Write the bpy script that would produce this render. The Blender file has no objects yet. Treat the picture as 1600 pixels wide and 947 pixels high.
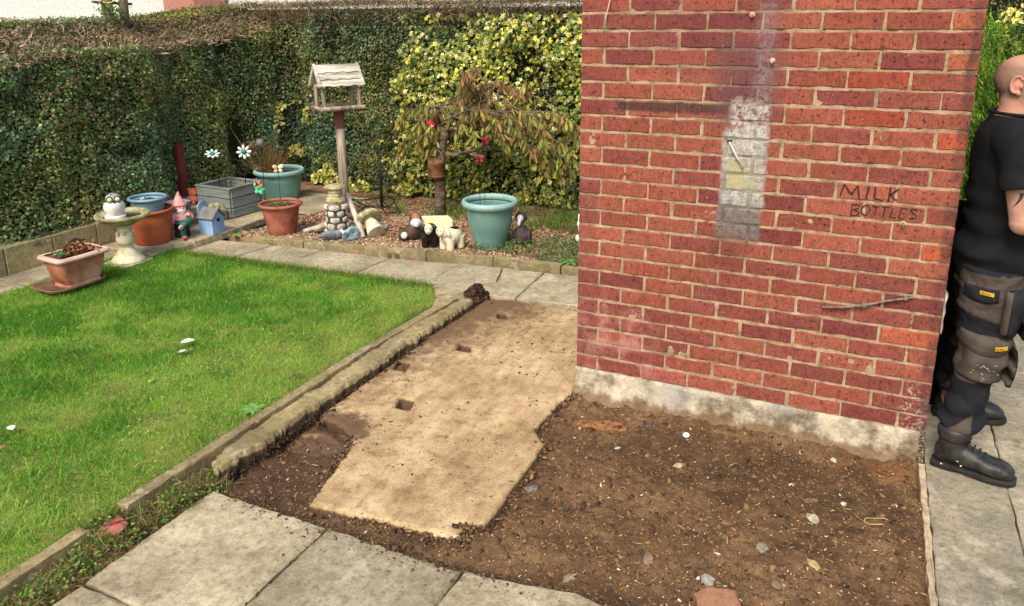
import bpy, bmesh, math, random
import numpy as np
from mathutils import Vector, Matrix, noise as mnoise

random.seed(7)
rng = np.random.default_rng(11)
S = bpy.context.scene
C = S.collection
PI = math.pi

# ------------------------------------------------------------------ camera
cd = bpy.data.cameras.new('camera')
cam = bpy.data.objects.new('camera', cd)
C.objects.link(cam)
S.camera = cam
cd.sensor_width = 36.0
cd.lens = 1202.0 / 1600.0 * 36.0
cd.shift_y = -126.5 / 1600.0
cd.clip_start = 0.05
cd.clip_end = 500
PITCH, ROLL, YAW = 0.2624, -0.0073, -0.4374
fw = Vector((math.sin(YAW) * math.cos(PITCH), math.cos(YAW) * math.cos(PITCH), -math.sin(PITCH)))
rt = Vector((math.cos(YAW), -math.sin(YAW), 0))
up = rt.cross(fw)
rt2 = rt * math.cos(ROLL) + up * math.sin(ROLL)
up2 = -rt * math.sin(ROLL) + up * math.cos(ROLL)
M = Matrix((rt2, up2, -fw)).transposed().to_4x4()
M.translation = Vector((1.2212, -3.3687, 1.8493))
cam.matrix_world = M

# ------------------------------------------------------------------ light
sun_az, sun_el = math.radians(178), math.radians(50)      # direction to the sun, clockwise from +Y
w = bpy.data.worlds.new('World')
S.world = w
w.use_nodes = True
nt = w.node_tree
sky = nt.nodes.new('ShaderNodeTexSky')
sky.sky_type = 'NISHITA'
sky.sun_disc = False
sky.sun_elevation = sun_el
sky.sun_rotation = sun_az
sky.air_density = 1.6
sky.dust_density = 4.0
sky.ozone_density = 1.0
bg = nt.nodes['Background']
bg.inputs['Strength'].default_value = 0.15
nt.links.new(sky.outputs['Color'], bg.inputs['Color'])
sl = bpy.data.lights.new('sun', 'SUN')
sl.energy = 1.9
sl.angle = math.radians(20)
sl.color = (1.0, 0.94, 0.84)
sun = bpy.data.objects.new('sun', sl)
C.objects.link(sun)
sd = Vector((math.sin(sun_az) * math.cos(sun_el), math.cos(sun_az) * math.cos(sun_el), math.sin(sun_el)))
sun.rotation_euler = sd.to_track_quat('Z', 'Y').to_euler()
sun.location = (0, -6, 9)
S.view_settings.view_transform = 'Standard'
S.view_settings.look = 'None'
S.view_settings.gamma = 1.0
S.view_settings.use_curve_mapping = False
S.view_settings.exposure = 0.72

# ------------------------------------------------------------------ materials
def rgb(h):
    """sRGB 0-255 triple -> linear rgba"""
    f = lambda c: (c / 12.92 if c <= .04045 else ((c + .055) / 1.055) ** 2.4)
    return tuple(f(c / 255.0) for c in h) + (1.0,)

def base_mat(name, rough=.8, spec=.3, metal=0.0):
    m = bpy.data.materials.new(name)
    m.use_nodes = True
    n = m.node_tree
    b = n.nodes['Principled BSDF']
    b.inputs['Roughness'].default_value = rough
    b.inputs['Specular IOR Level'].default_value = spec
    b.inputs['Metallic'].default_value = metal
    return m, n, b

def N(n, t, **kw):
    x = n.nodes.new(t)
    for k, v in kw.items():
        setattr(x, k, v)
    return x

def noise_node(n, co, scale, detail=5, rough=.6):
    t = N(n, 'ShaderNodeTexNoise')
    t.inputs['Scale'].default_value = scale
    t.inputs['Detail'].default_value = detail
    t.inputs['Roughness'].default_value = rough
    n.links.new(co, t.inputs['Vector'])
    return t.outputs['Fac']

def ramp(n, fac, stops):
    r = N(n, 'ShaderNodeValToRGB')
    e = r.color_ramp.elements
    while len(e) < len(stops):
        e.new(.5)
    for i, (p, c) in enumerate(stops):
        e[i].position = p
        e[i].color = c if len(c) == 4 else tuple(c) + (1,)
    n.links.new(fac, r.inputs['Fac'])
    return r.outputs['Color']

def mix(n, fac, a, b, mode='MIX'):
    x = N(n, 'ShaderNodeMix', data_type='RGBA', blend_type=mode)
    for s, v in ((x.inputs[0], fac), (x.inputs[6], a), (x.inputs[7], b)):
        if hasattr(v, 'links') or hasattr(v, 'is_linked'):
            n.links.new(v, s)
        else:
            s.default_value = v
    return x.outputs[2]

def mth(n, op, a, b=None, c=None, clamp=False):
    x = N(n, 'ShaderNodeMath', operation=op)
    x.use_clamp = clamp
    for i, v in enumerate((a, b, c)):
        if v is None:
            continue
        if hasattr(v, 'is_linked'):
            n.links.new(v, x.inputs[i])
        else:
            x.inputs[i].default_value = v
    return x.outputs[0]

def step(n, v, lo, hi):
    x = N(n, 'ShaderNodeMapRange', interpolation_type='SMOOTHSTEP')
    n.links.new(v, x.inputs[0])
    x.inputs[1].default_value = lo
    x.inputs[2].default_value = hi
    return x.outputs[0]

def bump(n, b, h, dist=.003, strength=1.0):
    x = N(n, 'ShaderNodeBump')
    x.inputs['Strength'].default_value = strength
    x.inputs['Distance'].default_value = dist
    n.links.new(h, x.inputs['Height'])
    n.links.new(x.outputs['Normal'], b.inputs['Normal'])

def coords(n, kind='Object'):
    if kind == 'World':
        return N(n, 'ShaderNodeNewGeometry').outputs['Position']
    return N(n, 'ShaderNodeTexCoord').outputs[kind]

def pmat(name, cols, scale=8, rough=.8, fine=120, dist=.002, spec=.3, metal=0.0, co='Object', grain=.35, detail=6, stretch=None, lo=.38, hi=.62):
    """noise-ramped colour, fine grain and bump"""
    m, n, b = base_mat(name, rough, spec, metal)
    v = coords(n, co)
    if stretch:
        mp = N(n, 'ShaderNodeMapping')
        mp.inputs['Scale'].default_value = stretch
        n.links.new(v, mp.inputs['Vector'])
        v = mp.outputs['Vector']
    cols = [rgb(c) for c in cols]
    k = len(cols)
    f1 = noise_node(n, v, scale, detail)
    c = ramp(n, f1, [(lo + (hi - lo) * i / max(1, k - 1), cols[i]) for i in range(k)]) if k > 1 else None
    f2 = noise_node(n, v, fine, 4, .7)
    g = ramp(n, f2, [(.25, (1 - grain,) * 3), (.75, (1 + grain * .6,) * 3)])
    n.links.new(mix(n, 1.0, c if c is not None else cols[0], g, 'MULTIPLY'), b.inputs['Base Color'])
    bump(n, b, mth(n, 'ADD', f2, mth(n, 'MULTIPLY', f1, .6)), dist)
    return m

def amat(name, rough=.6, spec=.3, trans=.25, attr='Col'):
    """colour from a colour attribute, a little light through"""
    m, n, b = base_mat(name, rough, spec)
    a = N(n, 'ShaderNodeAttribute', attribute_name=attr)
    n.links.new(a.outputs['Color'], b.inputs['Base Color'])
    if trans > 0:
        t = N(n, 'ShaderNodeBsdfTranslucent')
        n.links.new(a.outputs['Color'], t.inputs['Color'])
        x = N(n, 'ShaderNodeMixShader')
        x.inputs[0].default_value = trans
        n.links.new(b.outputs[0], x.inputs[1])
        n.links.new(t.outputs[0], x.inputs[2])
        n.links.new(x.outputs[0], n.nodes['Material Output'].inputs['Surface'])
    return m

# ------------------------------------------------------------------ mesh helpers
class MB:
    def __init__(s):
        s.v, s.f = [], []
    def add(s, vs, fs):
        o = len(s.v)
        s.v += [tuple(p) for p in vs]
        s.f += [tuple(i + o for i in f) for f in fs]
        return s
    def xf(s, M):
        s.v = [tuple(M @ Vector(p)) for p in s.v]
        return s
    def join(s, o):
        return s.add(o.v, o.f)

def box(x0, x1, y0, y1, z0, z1, ch=0.0):
    m = MB()
    if ch <= 0:
        m.add([(x, y, z) for z in (z0, z1) for y in (y0, y1) for x in (x0, x1)],
              [(0, 2, 3, 1), (4, 5, 7, 6), (0, 1, 5, 4), (2, 6, 7, 3), (0, 4, 6, 2), (1, 3, 7, 5)])
        return m
    bm = bmesh.new()
    bmesh.ops.create_cube(bm, size=1)
    for v in bm.verts:
        v.co = ((x0 + x1) / 2 + v.co.x * (x1 - x0), (y0 + y1) / 2 + v.co.y * (y1 - y0), (z0 + z1) / 2 + v.co.z * (z1 - z0))
    bmesh.ops.bevel(bm, geom=list(bm.edges), offset=ch, segments=1, affect='EDGES', profile=.5)
    bm.verts.index_update()
    m.add([v.co for v in bm.verts], [[v.index for v in f.verts] for f in bm.faces])
    bm.free()
    return m

def lathe(prof, seg=28, c=(0, 0, 0), sx=1.0, sy=1.0, cap=True):
    m = MB()
    vs, fs = [], []
    k = len(prof)
    for r, z in prof:
        for i in range(seg):
            a = 2 * PI * i / seg
            vs.append((c[0] + r * sx * math.cos(a), c[1] + r * sy * math.sin(a), c[2] + z))
    for j in range(k - 1):
        for i in range(seg):
            i2 = (i + 1) % seg
            fs.append((j * seg + i, j * seg + i2, (j + 1) * seg + i2, (j + 1) * seg + i))
    if cap:
        if prof[0][0] > 1e-5:
            fs.append(tuple(range(seg - 1, -1, -1)))
        if prof[-1][0] > 1e-5:
            fs.append(tuple((k - 1) * seg + i for i in range(seg)))
    return m.add(vs, fs)

def frame(d):
    d = d.normalized()
    a = Vector((0, 0, 1)) if abs(d.z) < .9 else Vector((1, 0, 0))
    u = d.cross(a).normalized()
    return u, d.cross(u).normalized()

def tube(pts, rad, seg=8, cap=True):
    pts = [Vector(p) for p in pts]
    if not hasattr(rad, '__len__'):
        rad = [rad] * len(pts)
    vs, fs = [], []
    n = len(pts)
    u = None
    for j, p in enumerate(pts):
        d = pts[min(j + 1, n - 1)] - pts[max(j - 1, 0)]
        if u is None:
            u, v = frame(d)
        else:
            d.normalize()
            u = (u - d * u.dot(d)).normalized()
            v = d.cross(u)
        for i in range(seg):
            a = 2 * PI * i / seg
            vs.append(p + (u * math.cos(a) + v * math.sin(a)) * rad[j])
    for j in range(n - 1):
        for i in range(seg):
            i2 = (i + 1) % seg
            fs.append((j * seg + i, (j + 1) * seg + i, (j + 1) * seg + i2, j * seg + i2))
    if cap:
        fs.append(tuple(range(seg)))
        fs.append(tuple((n - 1) * seg + i for i in range(seg - 1, -1, -1)))
    return MB().add(vs, fs)

def ell(c, r, seg=16, rings=10, rot=None):
    pr = [(math.sin(PI * i / rings), -math.cos(PI * i / rings)) for i in range(rings + 1)]
    m = MB()
    vs = [(0, 0, -1)]
    for q, z in pr[1:-1]:
        vs += [(q * math.cos(2 * PI * i / seg), q * math.sin(2 * PI * i / seg), z) for i in range(seg)]
    vs.append((0, 0, 1))
    fs = []
    for i in range(seg):
        i2 = (i + 1) % seg
        fs.append((0, 1 + i2, 1 + i))
        for j in range(rings - 2):
            fs.append((1 + j * seg + i, 1 + j * seg + i2, 1 + (j + 1) * seg + i2, 1 + (j + 1) * seg + i))
        fs.append((1 + (rings - 2) * seg + i, 1 + (rings - 2) * seg + i2, len(vs) - 1))
    out = []
    for p in vs:
        q = Vector((p[0] * r[0], p[1] * r[1], p[2] * r[2]))
        if rot:
            q = rot @ q
        out.append((q.x + c[0], q.y + c[1], q.z + c[2]))
    return m.add(out, fs)

def loft(rings, seg=20):
    """rings: (centre, half forward x, half side y[, power]) stacked superellipses"""
    vs, fs = [], []
    for r in rings:
        c, rx, ry = r[0], r[1], r[2]
        p = r[3] if len(r) > 3 else 2.0
        t = r[4] if len(r) > 4 else 0.0
        for i in range(seg):
            a = 2 * PI * i / seg
            ca, sa = math.cos(a), math.sin(a)
            x = rx * math.copysign(abs(ca) ** (2 / p), ca)
            y = ry * math.copysign(abs(sa) ** (2 / p), sa)
            vs.append((c[0] + x, c[1] + y, c[2] + t * x))
    n = len(rings)
    for j in range(n - 1):
        for i in range(seg):
            i2 = (i + 1) % seg
            fs.append((j * seg + i, j * seg + i2, (j + 1) * seg + i2, (j + 1) * seg + i))
    fs.append(tuple(range(seg - 1, -1, -1)))
    fs.append(tuple((n - 1) * seg + i for i in range(seg)))
    return MB().add(vs, fs)

def pip(x, y, poly):
    inside = np.zeros(np.shape(x), bool)
    n = len(poly)
    for i in range(n):
        x1, y1 = poly[i]
        x2, y2 = poly[(i + 1) % n]
        if y1 == y2:
            continue
        c = ((y1 > y) != (y2 > y)) & (x < (x2 - x1) * (y - y1) / (y2 - y1) + x1)
        inside ^= c
    return inside

def _hash(ix, iy, s):
    h = (ix.astype(np.int64) * 374761393 + iy.astype(np.int64) * 668265263 + s * 982451653) & 0xFFFFFFFF
    h = ((h ^ (h >> 13)) * 1274126177) & 0xFFFFFFFF
    return ((h ^ (h >> 16)) & 0xFFFF) / 65535.0

def vn(x, y, s=0):
    x, y = np.asarray(x, float), np.asarray(y, float)
    ix, iy = np.floor(x), np.floor(y)
    fx, fy = x - ix, y - iy
    fx, fy = fx * fx * (3 - 2 * fx), fy * fy * (3 - 2 * fy)
    a, b = _hash(ix, iy, s), _hash(ix + 1, iy, s)
    c, d = _hash(ix, iy + 1, s), _hash(ix + 1, iy + 1, s)
    return (a * (1 - fx) + b * fx) * (1 - fy) + (c * (1 - fx) + d * fx) * fy

def fbm(x, y, s=0, o=4):
    t, a, q = 0, .5, 0
    for i in range(o):
        t = t + a * vn(np.asarray(x) * 2 ** i, np.asarray(y) * 2 ** i, s + i * 17)
        q += a
        a *= .5
    return t / q

def mesh_np(name, V, F):
    """V (n,3), F (m,k) all faces of one size"""
    me = bpy.data.meshes.new(name)
    V, F = np.asarray(V, np.float32), np.asarray(F, np.int32)
    me.vertices.add(len(V))
    me.vertices.foreach_set('co', V.ravel())
    k = F.shape[1]
    me.loops.add(F.size)
    me.loops.foreach_set('vertex_index', F.ravel())
    me.polygons.add(len(F))
    me.polygons.foreach_set('loop_start', np.arange(0, F.size, k, dtype=np.int32))
    me.polygons.foreach_set('loop_total', np.full(len(F), k, np.int32))
    me.update(calc_edges=True)
    return me

def set_col(me, cols):
    a = me.color_attributes.new('Col', 'FLOAT_COLOR', 'POINT')
    c = np.ones((len(me.vertices), 4), np.float32)
    c[:, :3] = cols
    a.data.foreach_set('color', c.ravel())

def smooth(me):
    me.polygons.foreach_set('use_smooth', np.ones(len(me.polygons), bool))

def link(name, me, mat=None, parent=None, sm=False):
    if isinstance(me, MB):
        d = bpy.data.meshes.new(name)
        d.from_pydata(me.v, [], me.f)
        bm = bmesh.new()
        bm.from_mesh(d)
        bmesh.ops.recalc_face_normals(bm, faces=bm.faces)
        bm.to_mesh(d)
        bm.free()
        me = d
    if sm:
        smooth(me)
        if sm == 'a':
            me.set_sharp_from_angle(angle=math.radians(38))
    o = bpy.data.objects.new(name, me)
    if mat is not None and me is not None and not me.materials:
        me.materials.append(mat)
    C.objects.link(o)
    if parent is not None:
        o.parent = parent
    return o

def tag(o, label, cat, group=None):
    o['label'] = label
    o['category'] = cat
    if group:
        o['group'] = group
    return o

def thing(name, label, cat, loc=(0, 0, 0), rz=0.0, group=None, rx=0.0, ry=0.0):
    o = bpy.data.objects.new(name, None)
    o.empty_display_size = .1
    o.location = loc
    o.rotation_euler = (rx, ry, rz)
    C.objects.link(o)
    return tag(o, label, cat, group)

def kind(o, k):
    o['kind'] = k
    return o

def fuse(m, voxel=.006, it=4, disp=None):
    """one continuous smooth surface out of overlapping closed shapes"""
    d = bpy.data.meshes.new('tmp')
    d.from_pydata(m.v, [], m.f)
    bm = bmesh.new()
    bm.from_mesh(d)
    bmesh.ops.recalc_face_normals(bm, faces=bm.faces)
    bm.to_mesh(d)
    bm.free()
    o = bpy.data.objects.new('tmp', d)
    C.objects.link(o)
    r = o.modifiers.new('r', 'REMESH')
    r.mode = 'VOXEL'
    r.voxel_size = voxel
    if it:
        s = o.modifiers.new('s', 'SMOOTH')
        s.iterations = it
        s.factor = .5
    dg = bpy.context.evaluated_depsgraph_get()
    me = bpy.data.meshes.new_from_object(o.evaluated_get(dg))
    bpy.data.objects.remove(o)
    me.materials.clear()
    if disp:
        me.update()
        n = len(me.vertices)
        co = np.empty(n * 3, np.float32)
        no = np.empty(n * 3, np.float32)
        me.vertices.foreach_get('co', co)
        me.vertices.foreach_get('normal', no)
        co, no = co.reshape(-1, 3), no.reshape(-1, 3)
        co += no * disp(co)[:, None]
        me.vertices.foreach_set('co', co.ravel())
        me.update()
    smooth(me)
    return me

def hfield(name, x0, x1, y0, y1, res, h, poly=None, skirt=None, rag=.035):
    nx, ny = int((x1 - x0) / res) + 1, int((y1 - y0) / res) + 1
    gx, gy = np.meshgrid(np.linspace(x0, x1, nx), np.linspace(y0, y1, ny), indexing='ij')
    V = np.stack([gx, gy, h(gx, gy)], -1).reshape(-1, 3)
    idx = np.arange(nx * ny).reshape(nx, ny)
    F = np.stack([idx[:-1, :-1], idx[1:, :-1], idx[1:, 1:], idx[:-1, 1:]], -1).reshape(-1, 4)
    if poly is not None:
        cx, cy = V[F, 0].mean(1), V[F, 1].mean(1)
        jx = (fbm(cx * 14, cy * 14, 5) - .5) * rag
        jy = (fbm(cx * 14, cy * 14, 9) - .5) * rag
        F = F[pip(cx + jx, cy + jy, poly)]
    if skirt is not None:
        E = np.concatenate([F[:, [0, 1]], F[:, [1, 2]], F[:, [2, 3]], F[:, [3, 0]]])
        key = np.sort(E, 1)
        k = key[:, 0].astype(np.int64) * (nx * ny) + key[:, 1]
        u, inv, cnt = np.unique(k, return_inverse=True, return_counts=True)
        E = E[cnt[inv] == 1]
        b = np.unique(E)
        mp = np.zeros(len(V), int)
        mp[b] = len(V) + np.arange(len(b))
        low = V[b].copy()
        low[:, 2] = skirt
        low[:, :2] += (fbm(low[:, :2] * 25, low[:, 1::-1] * 25, 3)[:, :2] - .5) * .012
        V[b, 2] -= rng.uniform(0, .004, len(b)) + .004
        V = np.concatenate([V, low])
        F = np.concatenate([F, np.stack([E[:, 0], mp[E[:, 0]], mp[E[:, 1]], E[:, 1]], -1)])
    used = np.unique(F)
    mp = np.zeros(len(V), int)
    mp[used] = np.arange(len(used))
    return mesh_np(name, V[used], mp[F])

def prism(poly, z0, z1, ch=.006, jit=.003, stp=.05, zj=.0):
    pts = []
    n = len(poly)
    for i in range(n):
        a, b = Vector(poly[i]), Vector(poly[(i + 1) % n])
        k = max(1, int((b - a).length / stp))
        for j in range(k):
            p = a.lerp(b, j / k)
            pts.append(Vector((p.x + random.uniform(-jit, jit), p.y + random.uniform(-jit, jit))))
    c = sum(pts, Vector((0, 0))) / len(pts)
    k = len(pts)
    vs = [(p.x, p.y, z0) for p in pts] + [(p.x, p.y, z1 - ch * random.uniform(.5, 1.4)) for p in pts]
    for p in pts:
        d = (c - p)
        d = d.normalized() * ch * random.uniform(.6, 1.8)
        vs.append((p.x + d.x, p.y + d.y, z1 + random.uniform(-zj, zj)))
    fs = [tuple(range(2 * k, 3 * k))]
    for i in range(k):
        i2 = (i + 1) % k
        fs.append((i, i2, k + i2, k + i))
        fs.append((k + i, k + i2, 2 * k + i2, 2 * k + i))
    return MB().add(vs, fs)

def instance_np(T, F, pos, R, scale):
    """template verts T (k,3), faces F, placed n times -> V, F, owner"""
    n, k = len(pos), len(T)
    P = T[None] * scale[:, None, :] if scale.ndim == 2 else T[None] * scale[:, None, None]
    V = np.einsum('nij,nkj->nki', R, P) + pos[:, None, :]
    FF = (F[None] + (np.arange(n) * k)[:, None, None]).reshape(-1, F.shape[1])
    return V.reshape(-1, 3), FF, np.repeat(np.arange(n), k)

def frames(nrm, spin):
    """rotation matrices whose z axis is nrm, turned by spin"""
    nrm = nrm / np.linalg.norm(nrm, axis=1, keepdims=True)
    a = np.where(np.abs(nrm[:, 2:3]) < .9, np.array([[0, 0, 1.0]]), np.array([[1.0, 0, 0]]))
    u = np.cross(a, nrm)
    u /= np.linalg.norm(u, axis=1, keepdims=True)
    v = np.cross(nrm, u)
    c, s = np.cos(spin)[:, None], np.sin(spin)[:, None]
    return np.stack([u * c + v * s, -u * s + v * c, nrm], -1)

LEAF_T = np.array([(0, -.5, 0), (.32, -.05, .06), (0, .5, -.05), (-.32, -.05, .06)], float)
LEAF_F = np.array([(0, 1, 2, 3)])
def leaf_mesh(name, pos, nrm, size, cols, T=LEAF_T, F=LEAF_F, tip=None, spin=None):
    n = len(pos)
    R = frames(nrm, rng.uniform(0, 2 * PI, n) if spin is None else spin)
    V, FF, own = instance_np(T, F, pos, R, size)
    me = mesh_np(name, V, FF)
    c = cols[own]
    if tip is not None:
        c = c * (1 - tip[None, :, :1]).repeat(n, 0).reshape(-1, 1) + 0 if False else c
    set_col(me, c)
    return me

def pick(pal, n, p=None, var=.18):
    pal = np.array([rgb(c)[:3] for c in pal])
    c = pal[rng.choice(len(pal), n, p=p)]
    return np.clip(c * rng.uniform(1 - var, 1 + var, (n, 1)), 0, 1)

def strand_mesh(name, P0, D, L, wd, cols, bend=.35, seg=2, taper=True):
    """flat tapering blades/twigs: base P0, direction D, length L, half width wd"""
    n = len(P0)
    D = D / np.linalg.norm(D, axis=1, keepdims=True)
    side = np.cross(D, rng.normal(size=(n, 3)))
    side /= np.linalg.norm(side, axis=1, keepdims=True) + 1e-9
    dro = rng.normal(size=(n, 3)) * bend
    V = []
    for j in range(seg):
        t = j / seg
        c = P0 + D * (L * t)[:, None] + dro * (L * t * t)[:, None]
        wj = wd * (1 - t * .6 if taper else 1)
        V += [c - side * wj[:, None], c + side * wj[:, None]]
    V.append(P0 + D * L[:, None] + dro * L[:, None])
    K = 2 * seg + 1
    A = np.stack(V, 1).reshape(-1, 3)
    T = []
    for j in range(seg - 1):
        a = 2 * j
        T += [(a, a + 1, a + 3), (a, a + 3, a + 2)]
    T.append((2 * seg - 2, 2 * seg - 1, 2 * seg))
    F = (np.array(T)[None] + (np.arange(n) * K)[:, None, None]).reshape(-1, 3)
    me = mesh_np(name, A, F)
    set_col(me, np.repeat(cols, K, 0))
    return me

CHIP_T = np.array([(1, 0, -.3), (-.6, .8, -.3), (-.5, -.9, -.3), (.1, .1, .6), (.5, .6, .3), (-.7, 0, .3)], float)
CHIP_F = np.array([(0, 4, 3), (4, 1, 5), (4, 5, 3), (1, 2, 5), (5, 2, 3), (2, 0, 3), (0, 1, 4), (0, 2, 1)])
def chips(name, pos, size, cols, flat=.6, mat=None, kindname='stuff'):
    n = len(pos)
    nr = rng.normal(0, .35, (n, 3)) + np.array([0, 0, 1])
    sc = size[:, None] * np.stack([rng.uniform(.6, 1.3, n), rng.uniform(.4, 1.0, n), rng.uniform(.35, .9, n) * flat], -1)
    V, F, own = instance_np(CHIP_T, CHIP_F, pos, frames(nr, rng.uniform(0, 6.28, n)), sc)
    me = mesh_np(name, V, F)
    set_col(me, cols[own])
    return me


# ================================================================== SETTING
# ---- wall marks shared by brick and mortar (paint, soot, efflorescence: shapes of their own, in wall coordinates)
def wall_marks(n, col, dk=1.0):
    sh = lambda q: rgb(tuple(v * dk for v in q))
    P = coords(n, 'World')
    nz = N(n, 'ShaderNodeTexNoise')
    nz.inputs['Scale'].default_value = 14
    nz.inputs['Detail'].default_value = 5
    n.links.new(P, nz.inputs['Vector'])
    off = N(n, 'ShaderNodeVectorMath', operation='MULTIPLY_ADD')
    n.links.new(nz.outputs['Color'], off.inputs[0])
    off.inputs[1].default_value = (.035, .035, .035)
    off.inputs[2].default_value = (-.0175, -.0175, -.0175)
    ad = N(n, 'ShaderNodeVectorMath', operation='ADD')
    n.links.new(P, ad.inputs[0])
    n.links.new(off.outputs[0], ad.inputs[1])
    sp = N(n, 'ShaderNodeSeparateXYZ')
    n.links.new(ad.outputs[0], sp.inputs[0])
    X, Z = sp.outputs['X'], sp.outputs['Z']
    def rect(x0, x1, z0, z1, fx=.012, fz=.012):
        a = mth(n, 'MULTIPLY', step(n, X, x0 - fx, x0 + fx), step(n, X, x1 + fx, x1 - fx))
        b = mth(n, 'MULTIPLY', step(n, Z, z0 - fz, z0 + fz), step(n, Z, z1 + fz, z1 - fz))
        return mth(n, 'MULTIPLY', a, b)
    blot = noise_node(n, P, 38, 5, .75)
    blot2 = noise_node(n, P, 9, 4, .6)
    spk = step(n, noise_node(n, P, 160, 3, .8), .57, .68)
    # soot band and dark halo
    c = mix(n, mth(n, 'MULTIPLY', rect(.17, .665, 1.432, 1.476, .02, .008), .82), col, rgb((58, 44, 42)))
    c = mix(n, mth(n, 'MULTIPLY', rect(.60, .86, 1.40, 1.75, .05, .06), .62), c, rgb((88, 62, 66)))
    c = mix(n, mth(n, 'MULTIPLY', rect(.25, .9, 1.60, 1.9, .15, .05), mth(n, 'MULTIPLY', blot2, .6)), c, rgb((98, 56, 56)))
    # grey-white paint patch: streak above, body, darker foot
    c = mix(n, mth(n, 'MULTIPLY', rect(.765, .835, 1.46, 1.9, .03, .05), mth(n, 'MULTIPLY', step(n, blot, .36, .66), .8)), c, rgb((128, 116, 120)))
    c = mix(n, mth(n, 'MULTIPLY', rect(.678, .832, 1.30, 1.49, .016, .03), step(n, blot, .38, .60)), c, rgb((170, 166, 160)))
    body = rect(.655, .838, 1.02, 1.375, .013, .03)
    c = mix(n, mth(n, 'MULTIPLY', body, mth(n, 'ADD', mth(n, 'MULTIPLY', blot, .5), .55, None, True)), c, ramp(n, blot, [(.3, sh((112, 114, 108))), (.5, sh((158, 158, 150))), (.68, sh((196, 194, 184)))]))
    foot = rect(.645, .832, .885, 1.04, .012, .03)
    c = mix(n, mth(n, 'MULTIPLY', foot, .85), c, ramp(n, blot, [(.3, sh((74, 68, 66))), (.7, sh((126, 122, 116)))]))
    c = mix(n, mth(n, 'MULTIPLY', rect(.678, .752, 1.118, 1.232, .006, .006), .85), c, sh((160, 152, 112)))
    c = mix(n, mth(n, 'MULTIPLY', rect(.762, .815, 1.10, 1.20, .01, .02), .7), c, rgb((146, 144, 112)))
    # dark rain streaks below the patch
    c = mix(n, mth(n, 'MULTIPLY', rect(.62, .78, .74, .90, .05, .05), mth(n, 'MULTIPLY', blot, .8)), c, rgb((84, 44, 42)))
    # splash of lime at the right foot, bloom at the left edge and low down
    c = mix(n, mth(n, 'MULTIPLY', rect(1.47, 1.58, .1, .33, .04, .04), mth(n, 'MULTIPLY', step(n, blot, .50, .60), .6)), c, rgb((200, 190, 172)))
    c = mix(n, mth(n, 'MULTIPLY', rect(-.05, .36, .1, .52, .1, .1), mth(n, 'MULTIPLY', step(n, blot2, .42, .68), .5)), c, rgb((190, 140, 128)))
    c = mix(n, mth(n, 'MULTIPLY', rect(-.05, .09, .1, 1.1, .012, .1), mth(n, 'MULTIPLY', blot2, .55)), c, rgb((92, 50, 52)))
    c = mix(n, mth(n, 'MULTIPLY', rect(1.525, 1.6, .1, 1.9, .012, .1), step(n, blot2, .3, .7)), c, rgb((74, 46, 44)))
    # flecks of old paint everywhere
    c = mix(n, mth(n, 'MULTIPLY', mth(n, 'MULTIPLY', spk, step(n, blot2, .48, .62)), .45), c, rgb((214, 178, 160)))
    return c

def brick_material():
    m, n, b = base_mat('brick_face', .88, .2)
    oi = N(n, 'ShaderNodeObjectInfo')
    P = coords(n, 'World')
    f1 = noise_node(n, P, 22, 5, .65)
    f2 = noise_node(n, P, 120, 5, .8)
    f3 = noise_node(n, P, 62, 4, .7)
    c = mix(n, 1.0, oi.outputs['Color'], ramp(n, f1, [(.28, (.74, .76, .80)), (.5, (1, 1, 1)), (.72, (1.2, 1.18, 1.14))]), 'MULTIPLY')
    c = mix(n, 1.0, c, ramp(n, f2, [(.32, (.55, .52, .53)), (.47, (1, 1, 1)), (.72, (1.35, 1.32, 1.28))]), 'MULTIPLY')
    pit = step(n, f3, .41, .33)
    c = mix(n, mth(n, 'MULTIPLY', pit, .7), c, rgb((52, 28, 26)))
    mp = N(n, 'ShaderNodeMapping')
    mp.inputs['Scale'].default_value = (95, 95, 26)
    n.links.new(P, mp.inputs['Vector'])
    c = mix(n, 1.0, c, ramp(n, noise_node(n, mp.outputs['Vector'], 1.0, 4, .7), [(.36, (.74, .72, .73)), (.5, (1, 1, 1)), (.66, (1.14, 1.13, 1.12))]), 'MULTIPLY')
    n.links.new(wall_marks(n, c), b.inputs['Base Color'])
    bump(n, b, mth(n, 'SUBTRACT', mth(n, 'ADD', mth(n, 'MULTIPLY', f2, .5), f1), pit), .0035)
    return m

def mortar_material():
    m, n, b = base_mat('mortar', .95, .1)
    P = coords(n, 'World')
    f1 = noise_node(n, P, 16, 5, .7)
    f2 = noise_node(n, P, 260, 4, .8)
    c = ramp(n, f1, [(.30, rgb((118, 96, 76))), (.5, rgb((168, 144, 116))), (.70, rgb((196, 174, 144)))])
    c = mix(n, 1.0, c, ramp(n, f2, [(.3, (.6, .6, .6)), (.6, (1.1, 1.1, 1.1))]), 'MULTIPLY')
    hole = step(n, noise_node(n, P, 34, 2, .5), .30, .26)
    c = mix(n, mth(n, 'MULTIPLY', hole, .85), c, rgb((48, 34, 28)))
    n.links.new(wall_marks(n, c, .82), b.inputs['Base Color'])
    bump(n, b, mth(n, 'SUBTRACT', f2, hole), .004)
    return m
MBRICK, MMORT = brick_material(), mortar_material()

WL, WD, WZ, NC = 1.565, 1.0025, .135, 31
store = thing('brick_outhouse', 'red brick outhouse with MILK BOTTLES written in pencil on its front', 'building', (0, 0, 0))

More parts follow.
